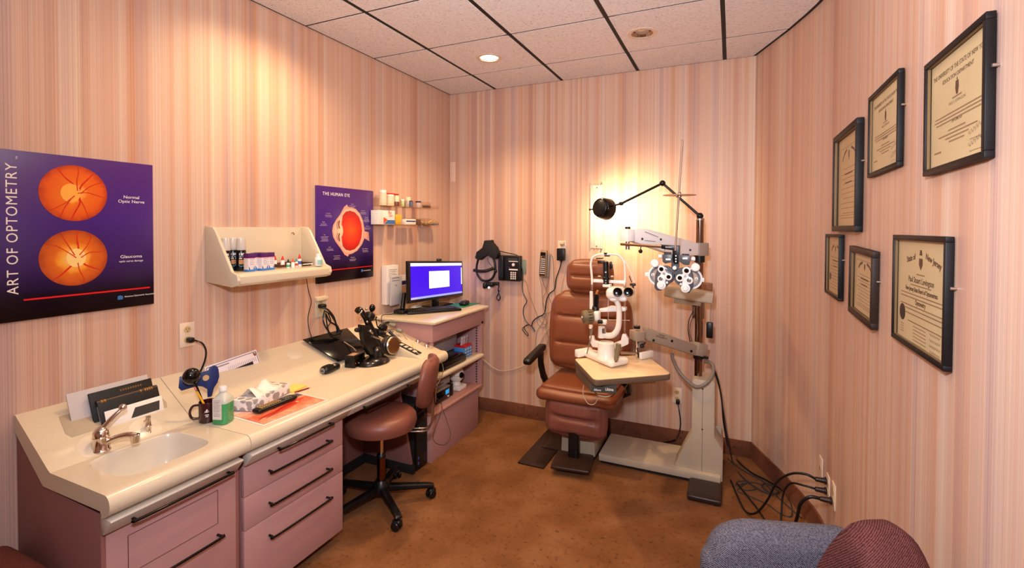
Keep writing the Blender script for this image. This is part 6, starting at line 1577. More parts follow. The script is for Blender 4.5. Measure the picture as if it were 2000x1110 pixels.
for side in (0, 1):
    if side == 0:
        ctr_ = (1287, 538); big = (1280, 514); tab = (1263, 536); col = [(1279, 561), (1281, 536), (1290, 520), (1300, 525), (1315, 532), (1314, 548), (1302, 560), (1292, 567), (1284, 567)]
        cells = [(1292, 526, 7.5, 'd'), (1306, 541, 7, 'd'), (1291, 545, 7, 'w'), (1292, 557, 9, 'k')]; small = (1303, 552); tiny = (1297, 535)
    else:
        ctr_ = (1350, 544); big = (1359, 522); tab = (1372, 547); col = [(1321, 536), (1330, 524), (1345, 520), (1354, 535), (1355, 560), (1347, 572), (1338, 571), (1330, 560)]
        cells = [(1341, 529, 8, 'd'), (1328, 543, 7.5, 'd'), (1346, 548, 7.5, 'w'), (1339, 563, 9, 'k')]; small = (1330, 555); tiny = (1338, 540)
    lensbody(ctr_[0], ctr_[1], side, None)
    plate('rotor_housing', col, -.026, 0, M_PHG, .004)
    # crescent cover
    cc = Q(1300 if side == 0 else 1335, 537 if side == 0 else 541)
    obj('cover', B(frame(cc+Vector((0, -.004, 0)), (1, 0, 0), (0, 0, 1))).lathe([(0, .002), (.049, .002), (.051, -.004), (.047, -.012), (0, -.012)], 40), M_PHG, ph_)
    pts_ = []
    # white rotor: union of discs
    for i, (u, v, r_, kd) in enumerate(cells):
        c = px2(u, v); rad = r_*.00262*1.02
        cell = obj('lens_cell', B(frame(c, (1, 0, 0), (0, 0, 1))).lathe([(rad*.55, .0), (rad*.98, 0), (rad, .003), (rad*.95, .008), (rad*.60, .009), (rad*.55, .004)], 36), M_PHW, ph_)
        if kd == 'd': obj('lens', B(frame(c, (1, 0, 0), (0, 0, 1))).lathe([(0, .003), (rad*.56, .002)], 30), M_BLACKG, cell)
        elif kd == 'w': obj('lens', B(frame(c, (1, 0, 0), (0, 0, 1))).lathe([(0, .004), (rad*.56, .002)], 30), mat('lens_pale', (150, 140, 134), .15, .4), cell)
        else: obj('knob_face', B(frame(c, (1, 0, 0), (0, 0, 1))).lathe([(0, .016), (rad*.5, .016), (rad*.56, .013), (rad*.57, .002)], 36), M_PHW, cell)
    q_ = [px2(u, v) for u, v, _, _ in cells]
    yy = yr-.024
    hubp = px2(tiny[0], tiny[1], -.026); rb = B()
    for i, (p_, cl) in enumerate(zip(q_, cells)):
        dv = p_-hubp; dv.y = 0; Lr = dv.length; rd = cl[2]*.00262*(.80 if i != 3 else .7)
        rb.prism([(0, -.012), (Lr, -rd), (Lr, rd), (0, .012)], -.004-.0004*i, .003, 'z') if False else None
        T2 = frame(hubp, dv, dv.cross(Vector((0, 1, 0))))
        tmp = B(); tmp.prism([(-.008, -.013), (Lr, -rd), (Lr, rd), (-.008, .013)], -.003-.0003*i, .004+.0003*i, 'z')
        bmesh.ops.transform(tmp.bm, matrix=T2, verts=tmp.bm.verts); rb._add(tmp.bm)
    obj('rotor', rb, M_PHW, ph_)
    c = px2(*small, -.026); obj('small_knob', B().cyl(c, c+Vector((0, -.012, 0)), .0065, .006, 16, .001), M_PHW, ph_)
    c = px2(*tiny, -.034); obj('hub_screw', B().cyl(c, c+Vector((0, -.004, 0)), .006, .0055, 16, .001), M_STEEL, ph_)
    c = px2(*big, -.02); obj('large_knob', B().cyl(c, c+Vector((0, -.03, 0)), .0215, .0215, 36, .004), M_PHW, ph_)
    c = Q(*tab); obj('level_tab', B().box(tuple(c), (.018, .012, .022), .002), M_PHW, ph_)
    c = Q(1275 if side == 0 else 1360, 537 if side == 0 else 545, -.012); tb_ = obj('axis_tab', B().box(tuple(c), (.016, .002, .014), .0006), M_PHW, ph_)
    obj('arrow_mark', B().box(tuple(c+Vector((0, -.0015, 0))), (.004, .0008, .006), 0), M_BLACK, tb_)
# near-point rod and card wheel
b0, b1 = Q(1319, 490, -.02), Q(1333, 273, -.02)
obj('near_rod', B().cyl(b0, b1, .0052, .0052, 14, .001), mat('rod_satin', (170, 142, 122), .4, .4), ph_)
c = Q(1327, 382, -.02)
obj('card_wheel', B().cyl(c, c+Vector((0, 0, .003)), .085, .085, 48, .0008), mat('card_wheel_tan', (196, 150, 122), .35), ph_)
obj('card_holder', B().cyl(c-Vector((0, 0, .010)), c+Vector((0, 0, .012)), .011, .010, 20, .002).cyl(c+Vector((0, 0, .012)), c+Vector((0, 0, .022)), .010, .004, 16), M_STEEL, ph_)

# ================================================================== SLIT LAMP TABLE
zt = .82
tbp = [A(1120, 700, z=zt), A(1160, 743, z=zt), A(1313, 731, z=zt), A(1262, 693, z=zt)]
tbl = thing('instrument_table', 'cream laminate tilting instrument table with dark edge carried by the lower arm', 'table', tuple(sum(tbp, Vector())/4-Vector((0, 0, .03))))
def roundpoly(P, r, n=6):
    out = []
    for i, p_ in enumerate(P):
        a, c = P[i-1], P[(i+1) % len(P)]
        da = (a-p_).normalized(); dc = (c-p_).normalized()
        s0, s1 = p_+da*r, p_+dc*r
        for k in range(n+1):
            t_ = k/n; out.append(((1-t_)**2*s0+2*t_*(1-t_)*p_+t_*t_*s1))
    return [(q_.x, q_.y) for q_ in out]
rp_ = roundpoly([p_.copy() for p_ in tbp], .04)
cen = sum(tbp, Vector())/4
obj('top', B().prism([(cen.x+(x-cen.x)*.985, cen.y+(y-cen.y)*.985) for x, y in rp_], zt-.004, zt, 'z', .0012), mat('table_cream', (226, 196, 152), .35, coat=.2), tbl)
obj('edge_band', B().prism(rp_, zt-.034, zt-.002, 'z', .006), mat('edge_brown', (104, 84, 66), .35), tbl)
apr = frame((cen.x, cen.y, zt-.06), tbp[2]-tbp[1], tbp[0]-tbp[1])
pb = A(1170, 760, y=-1.16)
obj('power_unit', B(frame(A(1179, 757, y=-1.235), (tbp[2]-tbp[1]).normalized()*.6+Vector((1, 0, 0)), (0, 0, 1))).box((0, 0, -.04), (.135, .060, .08), .003), mat('unit_grey', (74, 76, 68), .4), tbl)
uT = frame(A(1179, 757, y=-1.235), (tbp[2]-tbp[1]).normalized()*.6+Vector((1, 0, 0)), (0, 0, 1))
obj('window', B(uT).box((-.01, .017, .0002), (.018, .024, .001), 0), M_BLACKG, tbl)
text('Alliance', .016, M_LET, tbl, uT @ Matrix.Translation((-.033, -.016, .0005)), sx=.75, bold=.0004)
text('Ultima', .022, M_LET, tbl, uT @ Matrix.Translation((.030, -.010, .0005)), sx=.75, bold=.0004)
obj('side_skirt', B().prism([(tbp[0].x+.02, tbp[0].y-.02), (tbp[1].x-.05, tbp[1].y+.11), (tbp[1].x+.03, tbp[1].y+.15), (tbp[0].x+.09, tbp[0].y+.03)], zt-.10, zt-.033, 'z', .004), mat('skirt_brown', (112, 92, 68), .45), tbl)
c = A(1208, 744, y=-1.08)
obj('lock_knob', B().cyl(c-Vector((.022, 0, 0)), c+Vector((.018, 0, 0)), .014, .014, 22, .002), M_CHROME, tbl)
obj('lock_lever', B().tube([c+Vector((.015, 0, 0)), c+Vector((.045, -.01, .012))], .012, 10).tube([c+Vector((.015, 0, -.006)), c+Vector((.045, -.01, -.022))], .012, 10), M_BLACKG, tbl)
obj('lead', B().tube([A(1159, 763, y=-1.10), A(1168, 772, y=-1.12), A(1185, 775, y=-1.12), A(1198, 768, y=-1.10), A(1202, 750, y=-1.08)], .004, 8).tube([A(1140, 752, y=-1.02), A(1139, 770, y=-1.02), A(1148, 788, y=-1.02), A(1160, 790, y=-1.02), A(1167, 780, y=-1.02)], .0025, 8), M_CORDW, tbl)
obj('rail_plate', B().box(tuple(A(1232, 748, y=-.95)), (.30, .02, .012), .003, (0, 0, R(30))), mat('rail_pink', (190, 150, 130), .4), tbl)

# ================================================================== SLIT LAMP
ys = -.98
sl_ = thing('slit_lamp', 'white slit lamp microscope with black eyepieces and chin rest on the cream table', 'instrument', tuple(A(1190, 700, y=ys-.05)[:2])+(zt,))
def V(u, v, dy=0): return A(u, v, y=ys+dy)
def onT(u, v, h=0): 
    return A(u, v, z=zt+h)
# sliding base (teardrop)
b0_ = onT(1152, 692, .02); b1_ = onT(1206, 709, .02)
dd = (b1_-b0_); bl = dd.length
TB2 = frame(((b0_+b1_)/2).xy.to_3d()+Vector((0, 0, zt+.003)), (dd.x, dd.y, 0), (-dd.y, dd.x, 0))
obj('slide_base', B(TB2).cushion((0, 0, .022), (bl+.05, .150, .042), .018, .004, n=14, fn=lambda p_, u: Vector((p_.x, p_.y*(.70+.30*max(-1, min(1, p_.x/(bl/2)))), p_.z))), M_IVORY, sl_)
obj('base_shadow_line', B(TB2).cushion((0, 0, .003), (bl+.035, .128, .006), .003, 0, n=6), M_BLACKM, sl_) if False else None
g1 = onT(1153, 706, .02); obj('guide_block', B(TB2).box((-bl/2-.035, -.02, .024), (.035, .12, .046), .006), M_IVORY, sl_)
gb2 = onT(1262, 694, .02); obj('guide_block', B(frame(gb2, (dd.x, dd.y, 0), (-dd.y, dd.x, 0))).box((0, 0, .002), (.024, .11, .042), .006), M_IVORY, sl_)
obj('guide_axle', B().cyl(tuple(onT(1212, 690, .035)), tuple(gb2+Vector((-.01, 0, .01))), .0075, .0075, 14), M_STEEL, sl_)
obj('wheel_cover', B(frame(gb2+Vector((-.018, -.005, .004)), (dd.x, dd.y, 0), (-dd.y, dd.x, 0))).box((0, 0, 0), (.012, .085, .034), .003), M_BLACK, sl_)
# column block
cbk = V(1184, 668)
obj('column', B().lathe([(0, zt+.03), (.055, zt+.03), (.052, zt+.05), (.049, zt+.055), (.048, zt+.128), (.040, zt+.134), (0, zt+.134)], 36, Matrix.Translation((cbk.x, cbk.y, 0))), M_IVORY, sl_)
obj('joystick', B().tube([V(1203, 704, -.06), V(1205, 692, -.06), V(1208, 672, -.06)], .0145, 14, 5, (.85, 1.1)), mat('joystick_olive', (124, 112, 84), .4), sl_)
obj('joystick_ring', B().cyl(V(1203, 707, -.06), V(1203, 703, -.06), .010, .009, 18), M_CHROME, sl_)
# J-shaped microscope arm
obj('microscope_arm', B().tube([V(1178, 654, -.0), V(1188, 656, -.0), V(1198, 654, -.005), V(1206, 644, -.008), V(1209, 628, -.008), V(1209, 605, -.008), V(1205, 590, -.008), V(1199, 584, -.005)], .0175, 18, 6, (1.05, .85)), M_IVORY, sl_)
obj('illumination_arm', B().cyl(V(1175, 660), V(1175, 638), .022, .020, 24, .002), M_IVORY, sl_)
obj('arm_scale', B().cyl(V(1179, 651, -.005), V(1179, 641, -.005), .016, .016, 20, .002), M_STEEL, sl_)
# microscope body and eyepieces
mc = V(1204, 574, -.01)
obj('microscope_body', B().cushion(tuple(mc+Vector((-.004, .015, 0))), (.105, .10, .072), .028, .004, n=12), M_IVORY, sl_)
obj('microscope_drum', B().cyl(V(1187, 572, -.0), V(1196, 572, -.0), .030, .034, 28, .004), mat('drum_tan', (206, 180, 146), .35), sl_)
obj('body_underside', B().cushion(tuple(V(1199, 584, -.015)), (.045, .05, .026), .012, .002, n=6).cushion(tuple(V(1217, 584, -.015)), (.045, .05, .026), .012, .002, n=6), M_PHW, sl_)
for u, v in ((1206.5, 571), (1227.5, 570.5)):
    c = V(u, v, -.045); ax_ = (CAM-c).normalized()*.6+Vector((0, -1, .12))*.4; ax_.normalize()
    obj('eyepiece_tube', B().cyl(c+Vector((0, .05, -.004)), c, .027, .027, 28, .002), M_IVORY, sl_)
    ep = obj('eyepiece', B().lathe([(.0, -.002), (.026, -.002), (.0275, .004), (.0265, .016), (.024, .022), (.017, .020), (.014, .012), (0, .010)], 36, Matrix.Translation(c) @ ax_.to_track_quat('Z', 'Y').to_matrix().to_4x4()), M_BLACKG, sl_)
# illumination tower
obj('illumination_tube', B().cyl(V(1184, 556), V(1183, 511), .0165, .0165, 28, .002), M_BLACK, sl_)
obj('illumination_tube', B().cyl(V(1184, 547), V(1184, 541), .0215, .0215, 28, .002), M_BLACK, sl_, label='wider lower ring')
obj('illumination_base', B().box(tuple(V(1186, 558)), (.045, .05, .016), .004), M_IVORY, sl_)
for u in (1171, 1196): obj('knob', B().cyl(V(u-3, 541), V(u+3, 541), .0075, .0075, 18, .001), M_STEEL, sl_)
obj('filter_lever', B().box(tuple(V(1193, 519, -.005)), (.012, .02, .045), .003).box(tuple(V(1195, 520, -.01)), (.012, .012, .025), .002), M_BLACK, sl_)
obj('lamp_housing', B().box(tuple(V(1174, 512)), (.038, .03, .018), .003), M_BROWNB, sl_)
obj('lamp_housing', B().cyl(V(1164, 504), V(1178, 504), .0075, .0075, 18, .001), M_STEEL, sl_)
g = B(); g.box(tuple(V(1183, 532, -.0168)), (.008, .001, .006), 0).box(tuple(V(1183, 548, -.0168)), (.008, .001, .004), 0).box(tuple(V(1183, 553, -.0168)), (.008, .001, .003), 0); obj('print', g, M_LET, sl_)
# motor-like measuring drum (tonometer lamp) at the left
mc = V(1147, 619, -.06); md = Vector((.86, .50, .08)).normalized()
dr_ = obj('lamp_drum', B().lathe([(0, -.030), (.030, -.030), (.037, -.024), (.040, .0), (.040, .028), (.034, .034), (0, .034)], 40, Matrix.Translation(mc) @ md.to_track_quat('Z', 'Y').to_matrix().to_4x4()), mat('drum_olive', (112, 96, 66), .4), sl_)
TMd = Matrix.Translation(mc) @ md.to_track_quat('Z', 'Y').to_matrix().to_4x4()
g = B(TMd)
for k in range(14):
    a = 2*math.pi*k/14; g.box((.0400*math.cos(a), .0400*math.sin(a), .012), (.003, .004, .022), 0, (0, 0, a))
obj('vent_slot', g, M_BLACK, dr_)
obj('drum_button', B(TMd).cyl((0, 0, -.034), (0, 0, -.029), .006, .006, 18, .001), M_PHW, dr_)
obj('drum_mount', B().cushion(tuple(V(1166, 617, -.03)), (.035, .05, .055), .010, .002, n=6), M_IVORY, sl_)
obj('drum_mount', B().cushion(tuple(V(1177, 629, -.02)), (.05, .04, .028), .008, .001, n=6), M_IVORY, sl_)
obj('focus_knob', B().cyl(V(1168, 629, -.05), V(1177, 629, -.05), .012, .012, 20, .002), M_BLACK, sl_)
obj('dark_tube', B().cyl(V(1164, 602, -.02), V(1165, 575, -.02), .0165, .0155, 24, .002), M_BLACKG, sl_)
obj('dark_tube_base', B().cyl(V(1163, 605, -.02), V(1164, 599, -.02), .022, .020, 24, .002), M_BLACK, sl_)
obj('amber_tip', B().box(tuple(V(1166, 571, -.02)), (.012, .008, .026), .001, (0, R(20), 0)), mat('amber', (180, 110, 40), .3), sl_)
# chin-rest frame
yc = .07
def Cn(u, v): return A(u, v, y=ys+yc)
obj('head_frame', B().tube([Cn(1157, 552), Cn(1155, 530), Cn(1154, 515), Cn(1158, 503), Cn(1168, 498), Cn(1182, 497), Cn(1196, 497), Cn(1208, 499), Cn(1216, 507), Cn(1220, 518), Cn(1221, 535), Cn(1221, 552)], .0068, 14, 6), M_IVORY, sl_)
obj('frame_post', B().cyl(Cn(1156, 570), Cn(1157, 548), .0055, .0055, 14), M_CHROME, sl_)
obj('frame_sleeve', B().cyl(Cn(1155, 604), Cn(1155, 569), .011, .010, 20, .002), M_IVORY, sl_)
obj('frame_post', B().cyl(Cn(1220, 655), Cn(1221, 548), .0058, .0058, 14), M_CHROME, sl_)
obj('frame_sleeve', B().cyl(Cn(1154, 642), Cn(1154, 635), .012, .012, 18, .002), M_IVORY, sl_)
obj('frame_post', B().cyl(Cn(1153, 658), Cn(1154, 640), .0055, .0055, 14), M_CHROME, sl_)
obj('forehead_band', B().box(tuple((Cn(1160, 549)+Cn(1219, 551))/2), ((Cn(1219, 551)-Cn(1158, 549)).length, .010, .020), .004), M_PHW, sl_)
for u in (1156.5, 1220.5): obj('band_clip', B().box(tuple(Cn(u, 551)), (.011, .018, .034), .003), M_IVORY, sl_)
obj('chin_rest', B().prism([(Cn(*q_).x, Cn(*q_).z) for q_ in ((1170, 603), (1183, 601), (1194, 597), (1203, 599), (1224, 600), (1224, 607), (1205, 608), (1172, 609))], ys+yc-.028, ys+yc+.02, 'y', .006), M_PHW, sl_)
obj('frame_foot', B().prism([(Cn(*q_).x, Cn(*q_).z) for q_ in ((1152, 656), (1160, 656), (1162, 665), (1172, 668), (1172, 679), (1158, 677), (1153, 668))], ys+yc-.015, ys+yc+.015, 'y', .004), M_IVORY, sl_)
obj('frame_foot', B().prism([(Cn(*q_).x, Cn(*q_).z) for q_ in ((1216, 652), (1222, 652), (1228, 662), (1228, 672), (1214, 678), (1200, 682), (1200, 670), (1213, 665))], ys+yc-.015, ys+yc+.015, 'y', .004), M_IVORY, sl_)
obj('fixation_lamp', B().tube([Cn(1208, 499), Cn(1222, 512), Cn(1230, 528), Cn(1237, 546), Cn(1239, 552)], .0022, 8, 6), M_PHW, sl_)
obj('fixation_head', B().cushion(tuple(Cn(1236, 556)), (.034, .022, .016), .006, 0, n=4).tube([Cn(1229, 539), Cn(1234, 552)], .003, 8).tube([Cn(1236, 559), Cn(1237, 570)], .006, 8), M_BROWNB, sl_)
obj('top_joint', B().cushion(tuple(Cn(1186, 500)), (.034, .016, .008), .003, 0, n=4).cushion(tuple(Cn(1183, 496)), (.022, .014, .014), .004, 0, n=4), M_BLACK, sl_)
obj('cord', B().tube([V(1157, 640, -.03), V(1154, 660, -.03), V(1149, 680, -.02), V(1146, 692, -.02)], .0035, 8), M_GREY, sl_)
obj('breath_shield_edge', B().tube([V(1188, 585), V(1188, 625), V(1230, 626)], .0011, 6, 1), M_PHW, sl_)
# box behind the slit lamp base, on the table

# ================================================================== FRAMED CERTIFICATES ON THE RIGHT WALL
M_FRM = mat('frame_black', (16, 12, 12), .5, spec=.3); M_FRB = mat('frame_brown', (44, 28, 20), .5, spec=.3); M_GOLD = mat('gilt_line', (120, 92, 56), .45, .3)
def cert(y0, y1, z0, z1, depth, label, kind, tilt=0, rim=.014, wood=False):
    """y0 nearer the room corner (left in the photo), y1 nearer the camera"""
    cy, cz = (y0+y1)/2, (z0+z1)/2; w_, h_ = abs(y1-y0), z1-z0
    T = RW(cy, cz) @ Matrix.Rotation(R(tilt), 4, 'Z')
    t = thing('framed_certificate', label, 'framed certificate', (2.8, cy, z0), 0, None)
    fm = M_FRB if wood else M_FRM
    for (x, y, a, b_) in ((0, h_/2-rim/2, w_, rim), (0, -h_/2+rim/2, w_, rim), (-w_/2+rim/2, 0, rim, h_-2*rim), (w_/2-rim/2, 0, rim, h_-2*rim)):
        obj('frame_bar', B(T).box((x, y, .003+depth/2), (a, b_, depth), .0015), fm, t)
    g = B(T)
    iw, ih = w_-2*rim, h_-2*rim
    for (x, y, a, b_) in ((0, ih/2, iw, .003), (0, -ih/2, iw, .003), (-iw/2, 0, .003, ih), (iw/2, 0, .003, ih)): g.box((x, y, depth*.75), (a, b_, depth*.4), .0005, seg=1)
    obj('gilt_liner', g, M_GOLD, t)
    obj('parchment', B(T).box((0, 0, .005), (iw, ih, .003), 0), M_PARCH, t)
    obj('glass', B(T).box((0, 0, depth*.62), (iw, ih, .0012), 0), M_PANE, t)
    D = T @ Matrix.Translation((0, 0, .0068))
    def tx(s, x, y, size, m=M_INK, sx=1, bold=0): text(s, size, m, t, D @ Matrix.Translation((x, y, 0)), ext=.0001, sx=sx, bold=bold)
    q = B(D); q2 = B(D)
    if kind == 'state':
        tx('THE UNIVERSITY OF THE STATE OF NEW YORK', 0, ih*.36, .0150, sx=.85); tx('EDUCATION DEPARTMENT', 0, ih*.28, .0130)
        q2.prism([(-.007, ih*.22), (.007, ih*.22), (.009, ih*.16), (.004, ih*.10), (-.004, ih*.10), (-.009, ih*.16)], 0, .0003, 'z')
        q2.prism([(-.003, ih*.225), (.003, ih*.225), (0, ih*.255)], 0, .0003, 'z')
        tx('OPTOMETRY', 0, -ih*.12, .0095); tx('PAUL S. LEVINGSON', 0, ih*.045, .0095, M_FAINT)
        for y, wl in ((ih*.085, .05), (-.010*1, .24), (-.018, .25), (-.026, .23), (-ih*.19, .09), (-ih*.225, .20), (-ih*.26, .12), (-ih*.295, .08)): q.strip([(-wl/2, y), (wl/2, y)], .0028, h=.0003)
        q.strip([(-iw*.42, -ih*.36), (-iw*.28, -ih*.36)], .0035, h=.0003)
        for yy in (-ih*.30, -ih*.40):
            P = [(iw*.20+.0035*k, yy+.006*math.sin(k*1.9)*(1.6 if k % 5 == 0 else 1)+.0008*k) for k in range(22)]
            q2.strip(P, .0012, h=.0004)
            q.strip([(iw*.22, yy-.012), (iw*.40, yy-.012)], .0012, h=.0003)
    elif kind == 'board':
        q2.prism([(-.012, ih*.33), (.012, ih*.33), (.013, ih*.27), (0, ih*.22), (-.013, ih*.27)], 0, .0003, 'z'); q2.prism([(-.01, ih*.36), (.01, ih*.36), (.006, ih*.41), (-.006, ih*.41)], 0, .0003, 'z')
        text('State of', .022, M_INK, t, D @ Matrix.Translation((-.075, ih*.32, 0)) @ Matrix.Rotation(R(10), 4, 'Z'), ext=.0001, bold=.0006)
        text('New Jersey', .022, M_INK, t, D @ Matrix.Translation((.085, ih*.32, 0)) @ Matrix.Rotation(R(-12), 4, 'Z'), ext=.0001, bold=.0006)
        tx('Paul Stuart Levingson', 0, ih*.115, .0215, M_INK, 1.0, .0003); tx('New Jersey State Board of Optometrists', .0, ih*.02, .0165, M_INK, .85, .0004)
        tx('Optometry', .0, -ih*.10, .018, M_INK, .9, .0004)
        for y, wl, x in ((ih*.175, .06, 0), (ih*.065, .15, 0), (-ih*.03, .31, 0), (-ih*.065, .31, 0), (-ih*.145, .31, 0), (-ih*.18, .31, 0), (-ih*.225, .30, 0), (-ih*.30, .24, .03)): q.strip([(x-wl/2, y), (x+wl/2, y)], .0030, h=.0003)
        for k in range(7): q.strip([(-.05, -ih*.335-.009*k), (.045, -ih*.335-.009*k)], .0020, h=.0003)
        for j in range(5):
            P = [(.07+.0035*k, -ih*.33-.014*j+.0035*math.sin(k*2.1+j)) for k in range(20)]; q2.strip(P, .0012, h=.0004)
        obj('seal', B(D).cyl((-iw*.38, -ih*.24, 0), (-iw*.38, -ih*.24, .0008), .023, .023, 36), mat('seal_dark', (50, 36, 40), .5), t)
        for k in range(4): q.strip([(-iw*.42, -ih*.36-.007*k), (-iw*.34, -ih*.36-.007*k)], .002, h=.0003)
    else:
        q2.prism([(-.008, ih*.33), (.008, ih*.33), (.009, ih*.27), (0, ih*.22), (-.009, ih*.27)], 0, .0003, 'z')
        for s in (-1, 1): q2.strip([(s*iw*.10, ih*.35), (s*iw*.22, ih*.31), (s*iw*.30, ih*.24)], .010, h=.0003)
        for k in range(11):
            wl = iw*(.5+.25*((k*5+len(label)) % 3)/2); q.strip([(-wl/2, ih*.14-.055*ih*k), (wl/2, ih*.14-.055*ih*k)], .0024, h=.0003)
        q2.strip([(-iw*.18, ih*.08), (iw*.18, ih*.08)], .006, h=.0004); q2.strip([(-iw*.14, -ih*.02), (iw*.14, -ih*.02)], .005, h=.0004)
        if kind == 'matted':
            for p_, q_ in (((-iw*.40, ih*.38), (iw*.40, ih*.38)), ((-iw*.40, -ih*.38), (iw*.40, -ih*.38)), ((-iw*.40, -ih*.38), (-iw*.40, ih*.38)), ((iw*.40, -ih*.38), (iw*.40, ih*.38))): q.strip([p_, q_], .002, h=.0003)
        if kind == 'seal': obj('seal', B(D).cyl((-iw*.36, -ih*.22, 0), (-iw*.36, -ih*.22, .0008), .018, .018, 30), MATS['seal_dark'], t)
    obj('print', q, M_FAINT, t); obj('emblem', q2, M_INK, t)
    nl = T @ Vector((w_/2+.006, h_*.12, 0))
    obj('nail', B().cyl(nl, nl+Vector((-.012, 0, 0)), .003, .004, 10), M_STEEL, t)
    return t
cert(-2.265, -2.590, 1.757, 2.034, .016, 'thin black framed state certificate, uppermost and nearest the camera', 'state', .8)
cert(-2.030, -2.420, 1.305, 1.607, .016, 'black framed certificate with large gothic lettering and a dark round seal, lower right', 'board', 0, .013)
cert(-1.712, -2.055, 1.805, 2.088, .015, 'thin black framed certificate, second from the right in the upper row', 'state', .5)
cert(-1.120, -1.590, 1.612, 2.045, .024, 'deep black framed document with gilt liner, leftmost and tallest of the upper row', 'matted', 0, .024)
cert(-1.470, -1.826, 1.288, 1.553, .020, 'brown wooden framed small certificate tilted slightly, in the lower row middle', 'matted', -1.5, .022, True)
cert(-.925, -1.270, 1.305, 1.598, .020, 'slim black framed certificate, leftmost of the lower row near the room corner', 'seal', 0, .012)

# ================================================================== OUTLETS AND CABLES ON THE RIGHT WALL
oA = outlet(frame((2.789, -.845, .372), (.06, -1, 0), (0, 0, 1)), 'ivory wall plate low on the right wall, leftmost of three beside the cables', n_=1)
oB = outlet(RW(-.985, .345), 'ivory wall plate low on the right wall, middle of three with two plugs', n_=2)
oC = outlet(RW(-1.125, .372), 'ivory wall plate low on the right wall, rightmost of three and nearest the armchairs', n_=2)
def plugcable(name, label, p_, pts, r=.006):
    t = thing(name, label, 'cable', pts[-1] if isinstance(pts[-1], tuple) else tuple(pts[-1]))
    x, y, z = p_
    obj('plug', B().cyl((x-.006, y, z), (x-.055, y, z), .014, .011, 18, .003).cyl((x-.006, y, z), (x-.014, y, z), .018, .018, 18, .002), M_BROWNB, t)
    obj('lead', B().tube([(x-.052, y, z)]+list(pts), r, 10, 6), M_BLACK, t)
plugcable('power_cable', 'thick dark cable from the nearest wall plate dropping straight to the floor', (2.795, -1.125, .345), [(2.70, -1.13, .345), (2.665, -1.12, .30), (2.655, -1.09, .22), (2.64, -1.06, .12), (2.62, -1.02, .012), (2.60, -.98, .010)], .008)
plugcable('power_cable', 'dark cable arching from the middle wall plate down to the carpet tangle', (2.795, -.985, .372), [(2.70, -.98, .385), (2.64, -.95, .36), (2.58, -.90, .28), (2.54, -.87, .16), (2.49, -.82, .05), (2.44, -.76, .010), (2.40, -.62, .010), (2.36, -.42, .012)], .006)
plugcable('power_cable', 'second dark cable from the lower socket of the middle wall plate bending to the baseboard', (2.795, -.985, .322), [(2.70, -.98, .325), (2.64, -.93, .30), (2.61, -.90, .22), (2.60, -.93, .12), (2.585, -.97, .02), (2.56, -.90, .010), (2.50, -.70, .010), (2.40, -.45, .010)], .005)
def fl(u, v, h=.006): return tuple(A(u, v, z=h))
one('floor_cable', B().tube([tuple(A(1383, 704, y=-.38)), tuple(A(1395, 725, y=-.36)), tuple(A(1408, 770, y=-.36)), tuple(A(1414, 830, y=-.34)), fl(1425, 880), fl(1445, 905), fl(1470, 925), fl(1500, 940), fl(1530, 960), fl(1560, 985), fl(1570, 1008)], .0055, 8), M_BLACK, 'dark cable falling from the stand collar and running over the carpet to the right wall', 'cable', fl(1500, 940))
one('floor_cable', B().tube([tuple(A(1386, 706, y=-.37)), tuple(A(1402, 740, y=-.34)), tuple(A(1412, 800, y=-.33)), tuple(A(1420, 850, y=-.30)), fl(1432, 905), fl(1448, 930), fl(1480, 955), fl(1505, 965), fl(1520, 960), fl(1500, 945), fl(1488, 950), fl(1510, 968)], .0048, 8), M_DGREY, 'grey cable falling beside the stand tower and coiling on the carpet', 'cable', fl(1480, 955))
one('floor_cable', B().tube([fl(1420, 895), fl(1450, 918), fl(1490, 940), fl(1510, 962), fl(1540, 990), fl(1565, 1012)], .004, 8), M_DGREY, 'thin grey cable lying along the right baseboard', 'cable', fl(1490, 940))
one('floor_cable', B().tube([fl(1480, 955, .004), fl(1462, 958, .004), fl(1445, 955, .004), fl(1450, 945, .004), fl(1475, 943, .004), fl(1490, 950, .004)], .0035, 8), M_DGREY, 'small loop of grey cable lying on the carpet beside the stand', 'cable', fl(1460, 950))
one('floor_cable', B().tube([fl(1436, 944, .004), fl(1460, 938, .004), fl(1478, 945, .004), fl(1500, 965, .004), fl(1430, 955, .004), fl(1436, 944, .004)], .003, 8), M_DGREY, 'wide flat loop of thin grey cable on the carpet', 'cable', fl(1450, 945)) if False else None
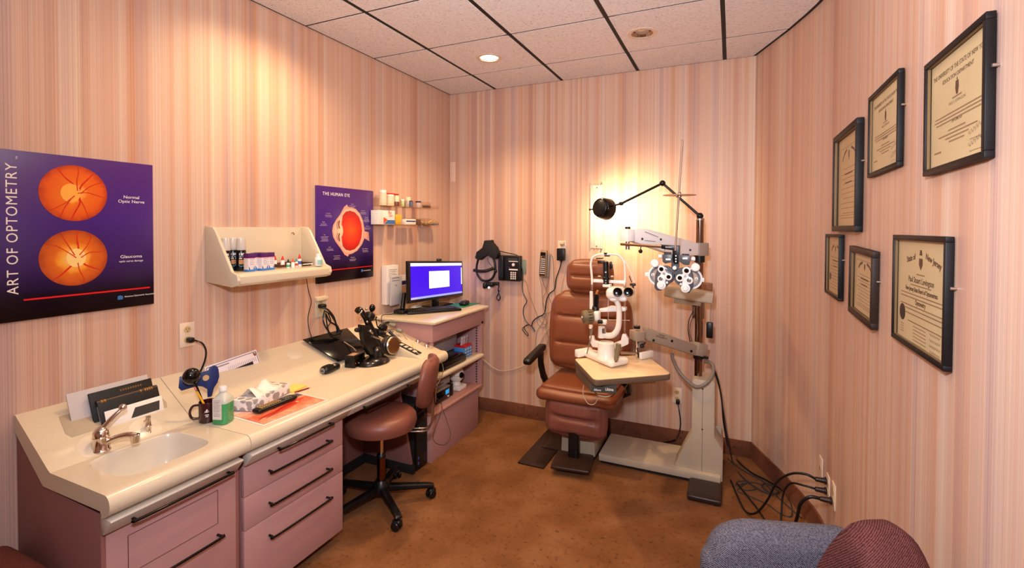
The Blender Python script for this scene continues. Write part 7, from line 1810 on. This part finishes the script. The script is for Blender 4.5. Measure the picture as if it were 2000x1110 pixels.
one('floor_cable', B().tube([fl(1437, 948, .004), fl(1442, 941, .004), fl(1462, 941, .004), fl(1440, 958, .004), fl(1470, 972, .004), fl(1500, 986, .004), fl(1525, 1004, .004), fl(1545, 1009, .004), fl(1546, 990, .004), fl(1540, 975, .004)], .0035, 8), M_DGREY, 'thin grey cable making a long loop across the carpet toward the armchair', 'cable', fl(1500, 986))

# ================================================================== UPHOLSTERED CHAIRS IN THE FOREGROUND
W_GREY = weave('grey_blue_tweed', (34, 32, 40), (112, 106, 114), 420); W_MAR = weave('maroon_tweed', (56, 24, 24), (104, 60, 56), 420); W_BRN = weave('brown_weave', (90, 44, 34), (130, 70, 54), 420)
def tub_chair(label, loc, rz, mb, ms, wb=.50, hb=.80, top_r=.12, skew=0, lean=0, th=.10, pw=2, k0=.45):
    t = thing('upholstered_chair', label, 'chair', loc, rz)
    def rt(p_, u):
        if u.z > 0: 
            k = max(0, abs(u.x)-k0)/(1-k0); p_.z -= top_r*k**pw*(1 if u.z > .3 else u.z/.3)
        p_.y += .25*p_.x*p_.x
        p_.z += skew*p_.x*(1 if u.z > 0 else 0)
        return p_
    obj('backrest', B().cushion((0, .0, (hb+.40)/2), (wb, th, hb-.40), .048, .006, (R(lean), 0, 0), n=22, fn=rt), mb, t, local=True)
    g = B(); 
    obj('seat', B().cushion((.03 if wb < .5 else -.07, .22, .44), (wb-.16, .38, .14), .03, .010, n=12), ms, t, local=True)
    obj('seat_base', B().span((-wb/2+.14, .05, .33), (wb/2-.05, .38, .37), .01), M_BLACKM, t, local=True)
    for sx, sy in ((-1, .07), (1, .07), (-.5, .37), (1, .37)): obj('leg', B().cyl((sx*(wb/2-.05), sy, 0), (sx*(wb/2-.05), sy, .335), .014, .020, 16), mat('leg_wood', (70, 42, 30), .4), t, local=True)
    return t
tub_chair('grey-blue tweed chair with a rounded back, behind the maroon chair at the lower right', (2.505, -2.30, 0), R(17), W_GREY, W_GREY, .46, .815, .07, 0)
tub_chair('maroon tweed chair with a round-topped back at the lower right, nearest the camera', (2.655, -2.50, 0), R(118), W_MAR, W_MAR, .31, .965, .25, 0, 0, .14, 1.5, .12)
brn = tub_chair('brown woven chair at the lower left corner beside the sink cabinet', (.262, -3.40, 0), 0, W_BRN, W_BRN, .50, .80, .12)
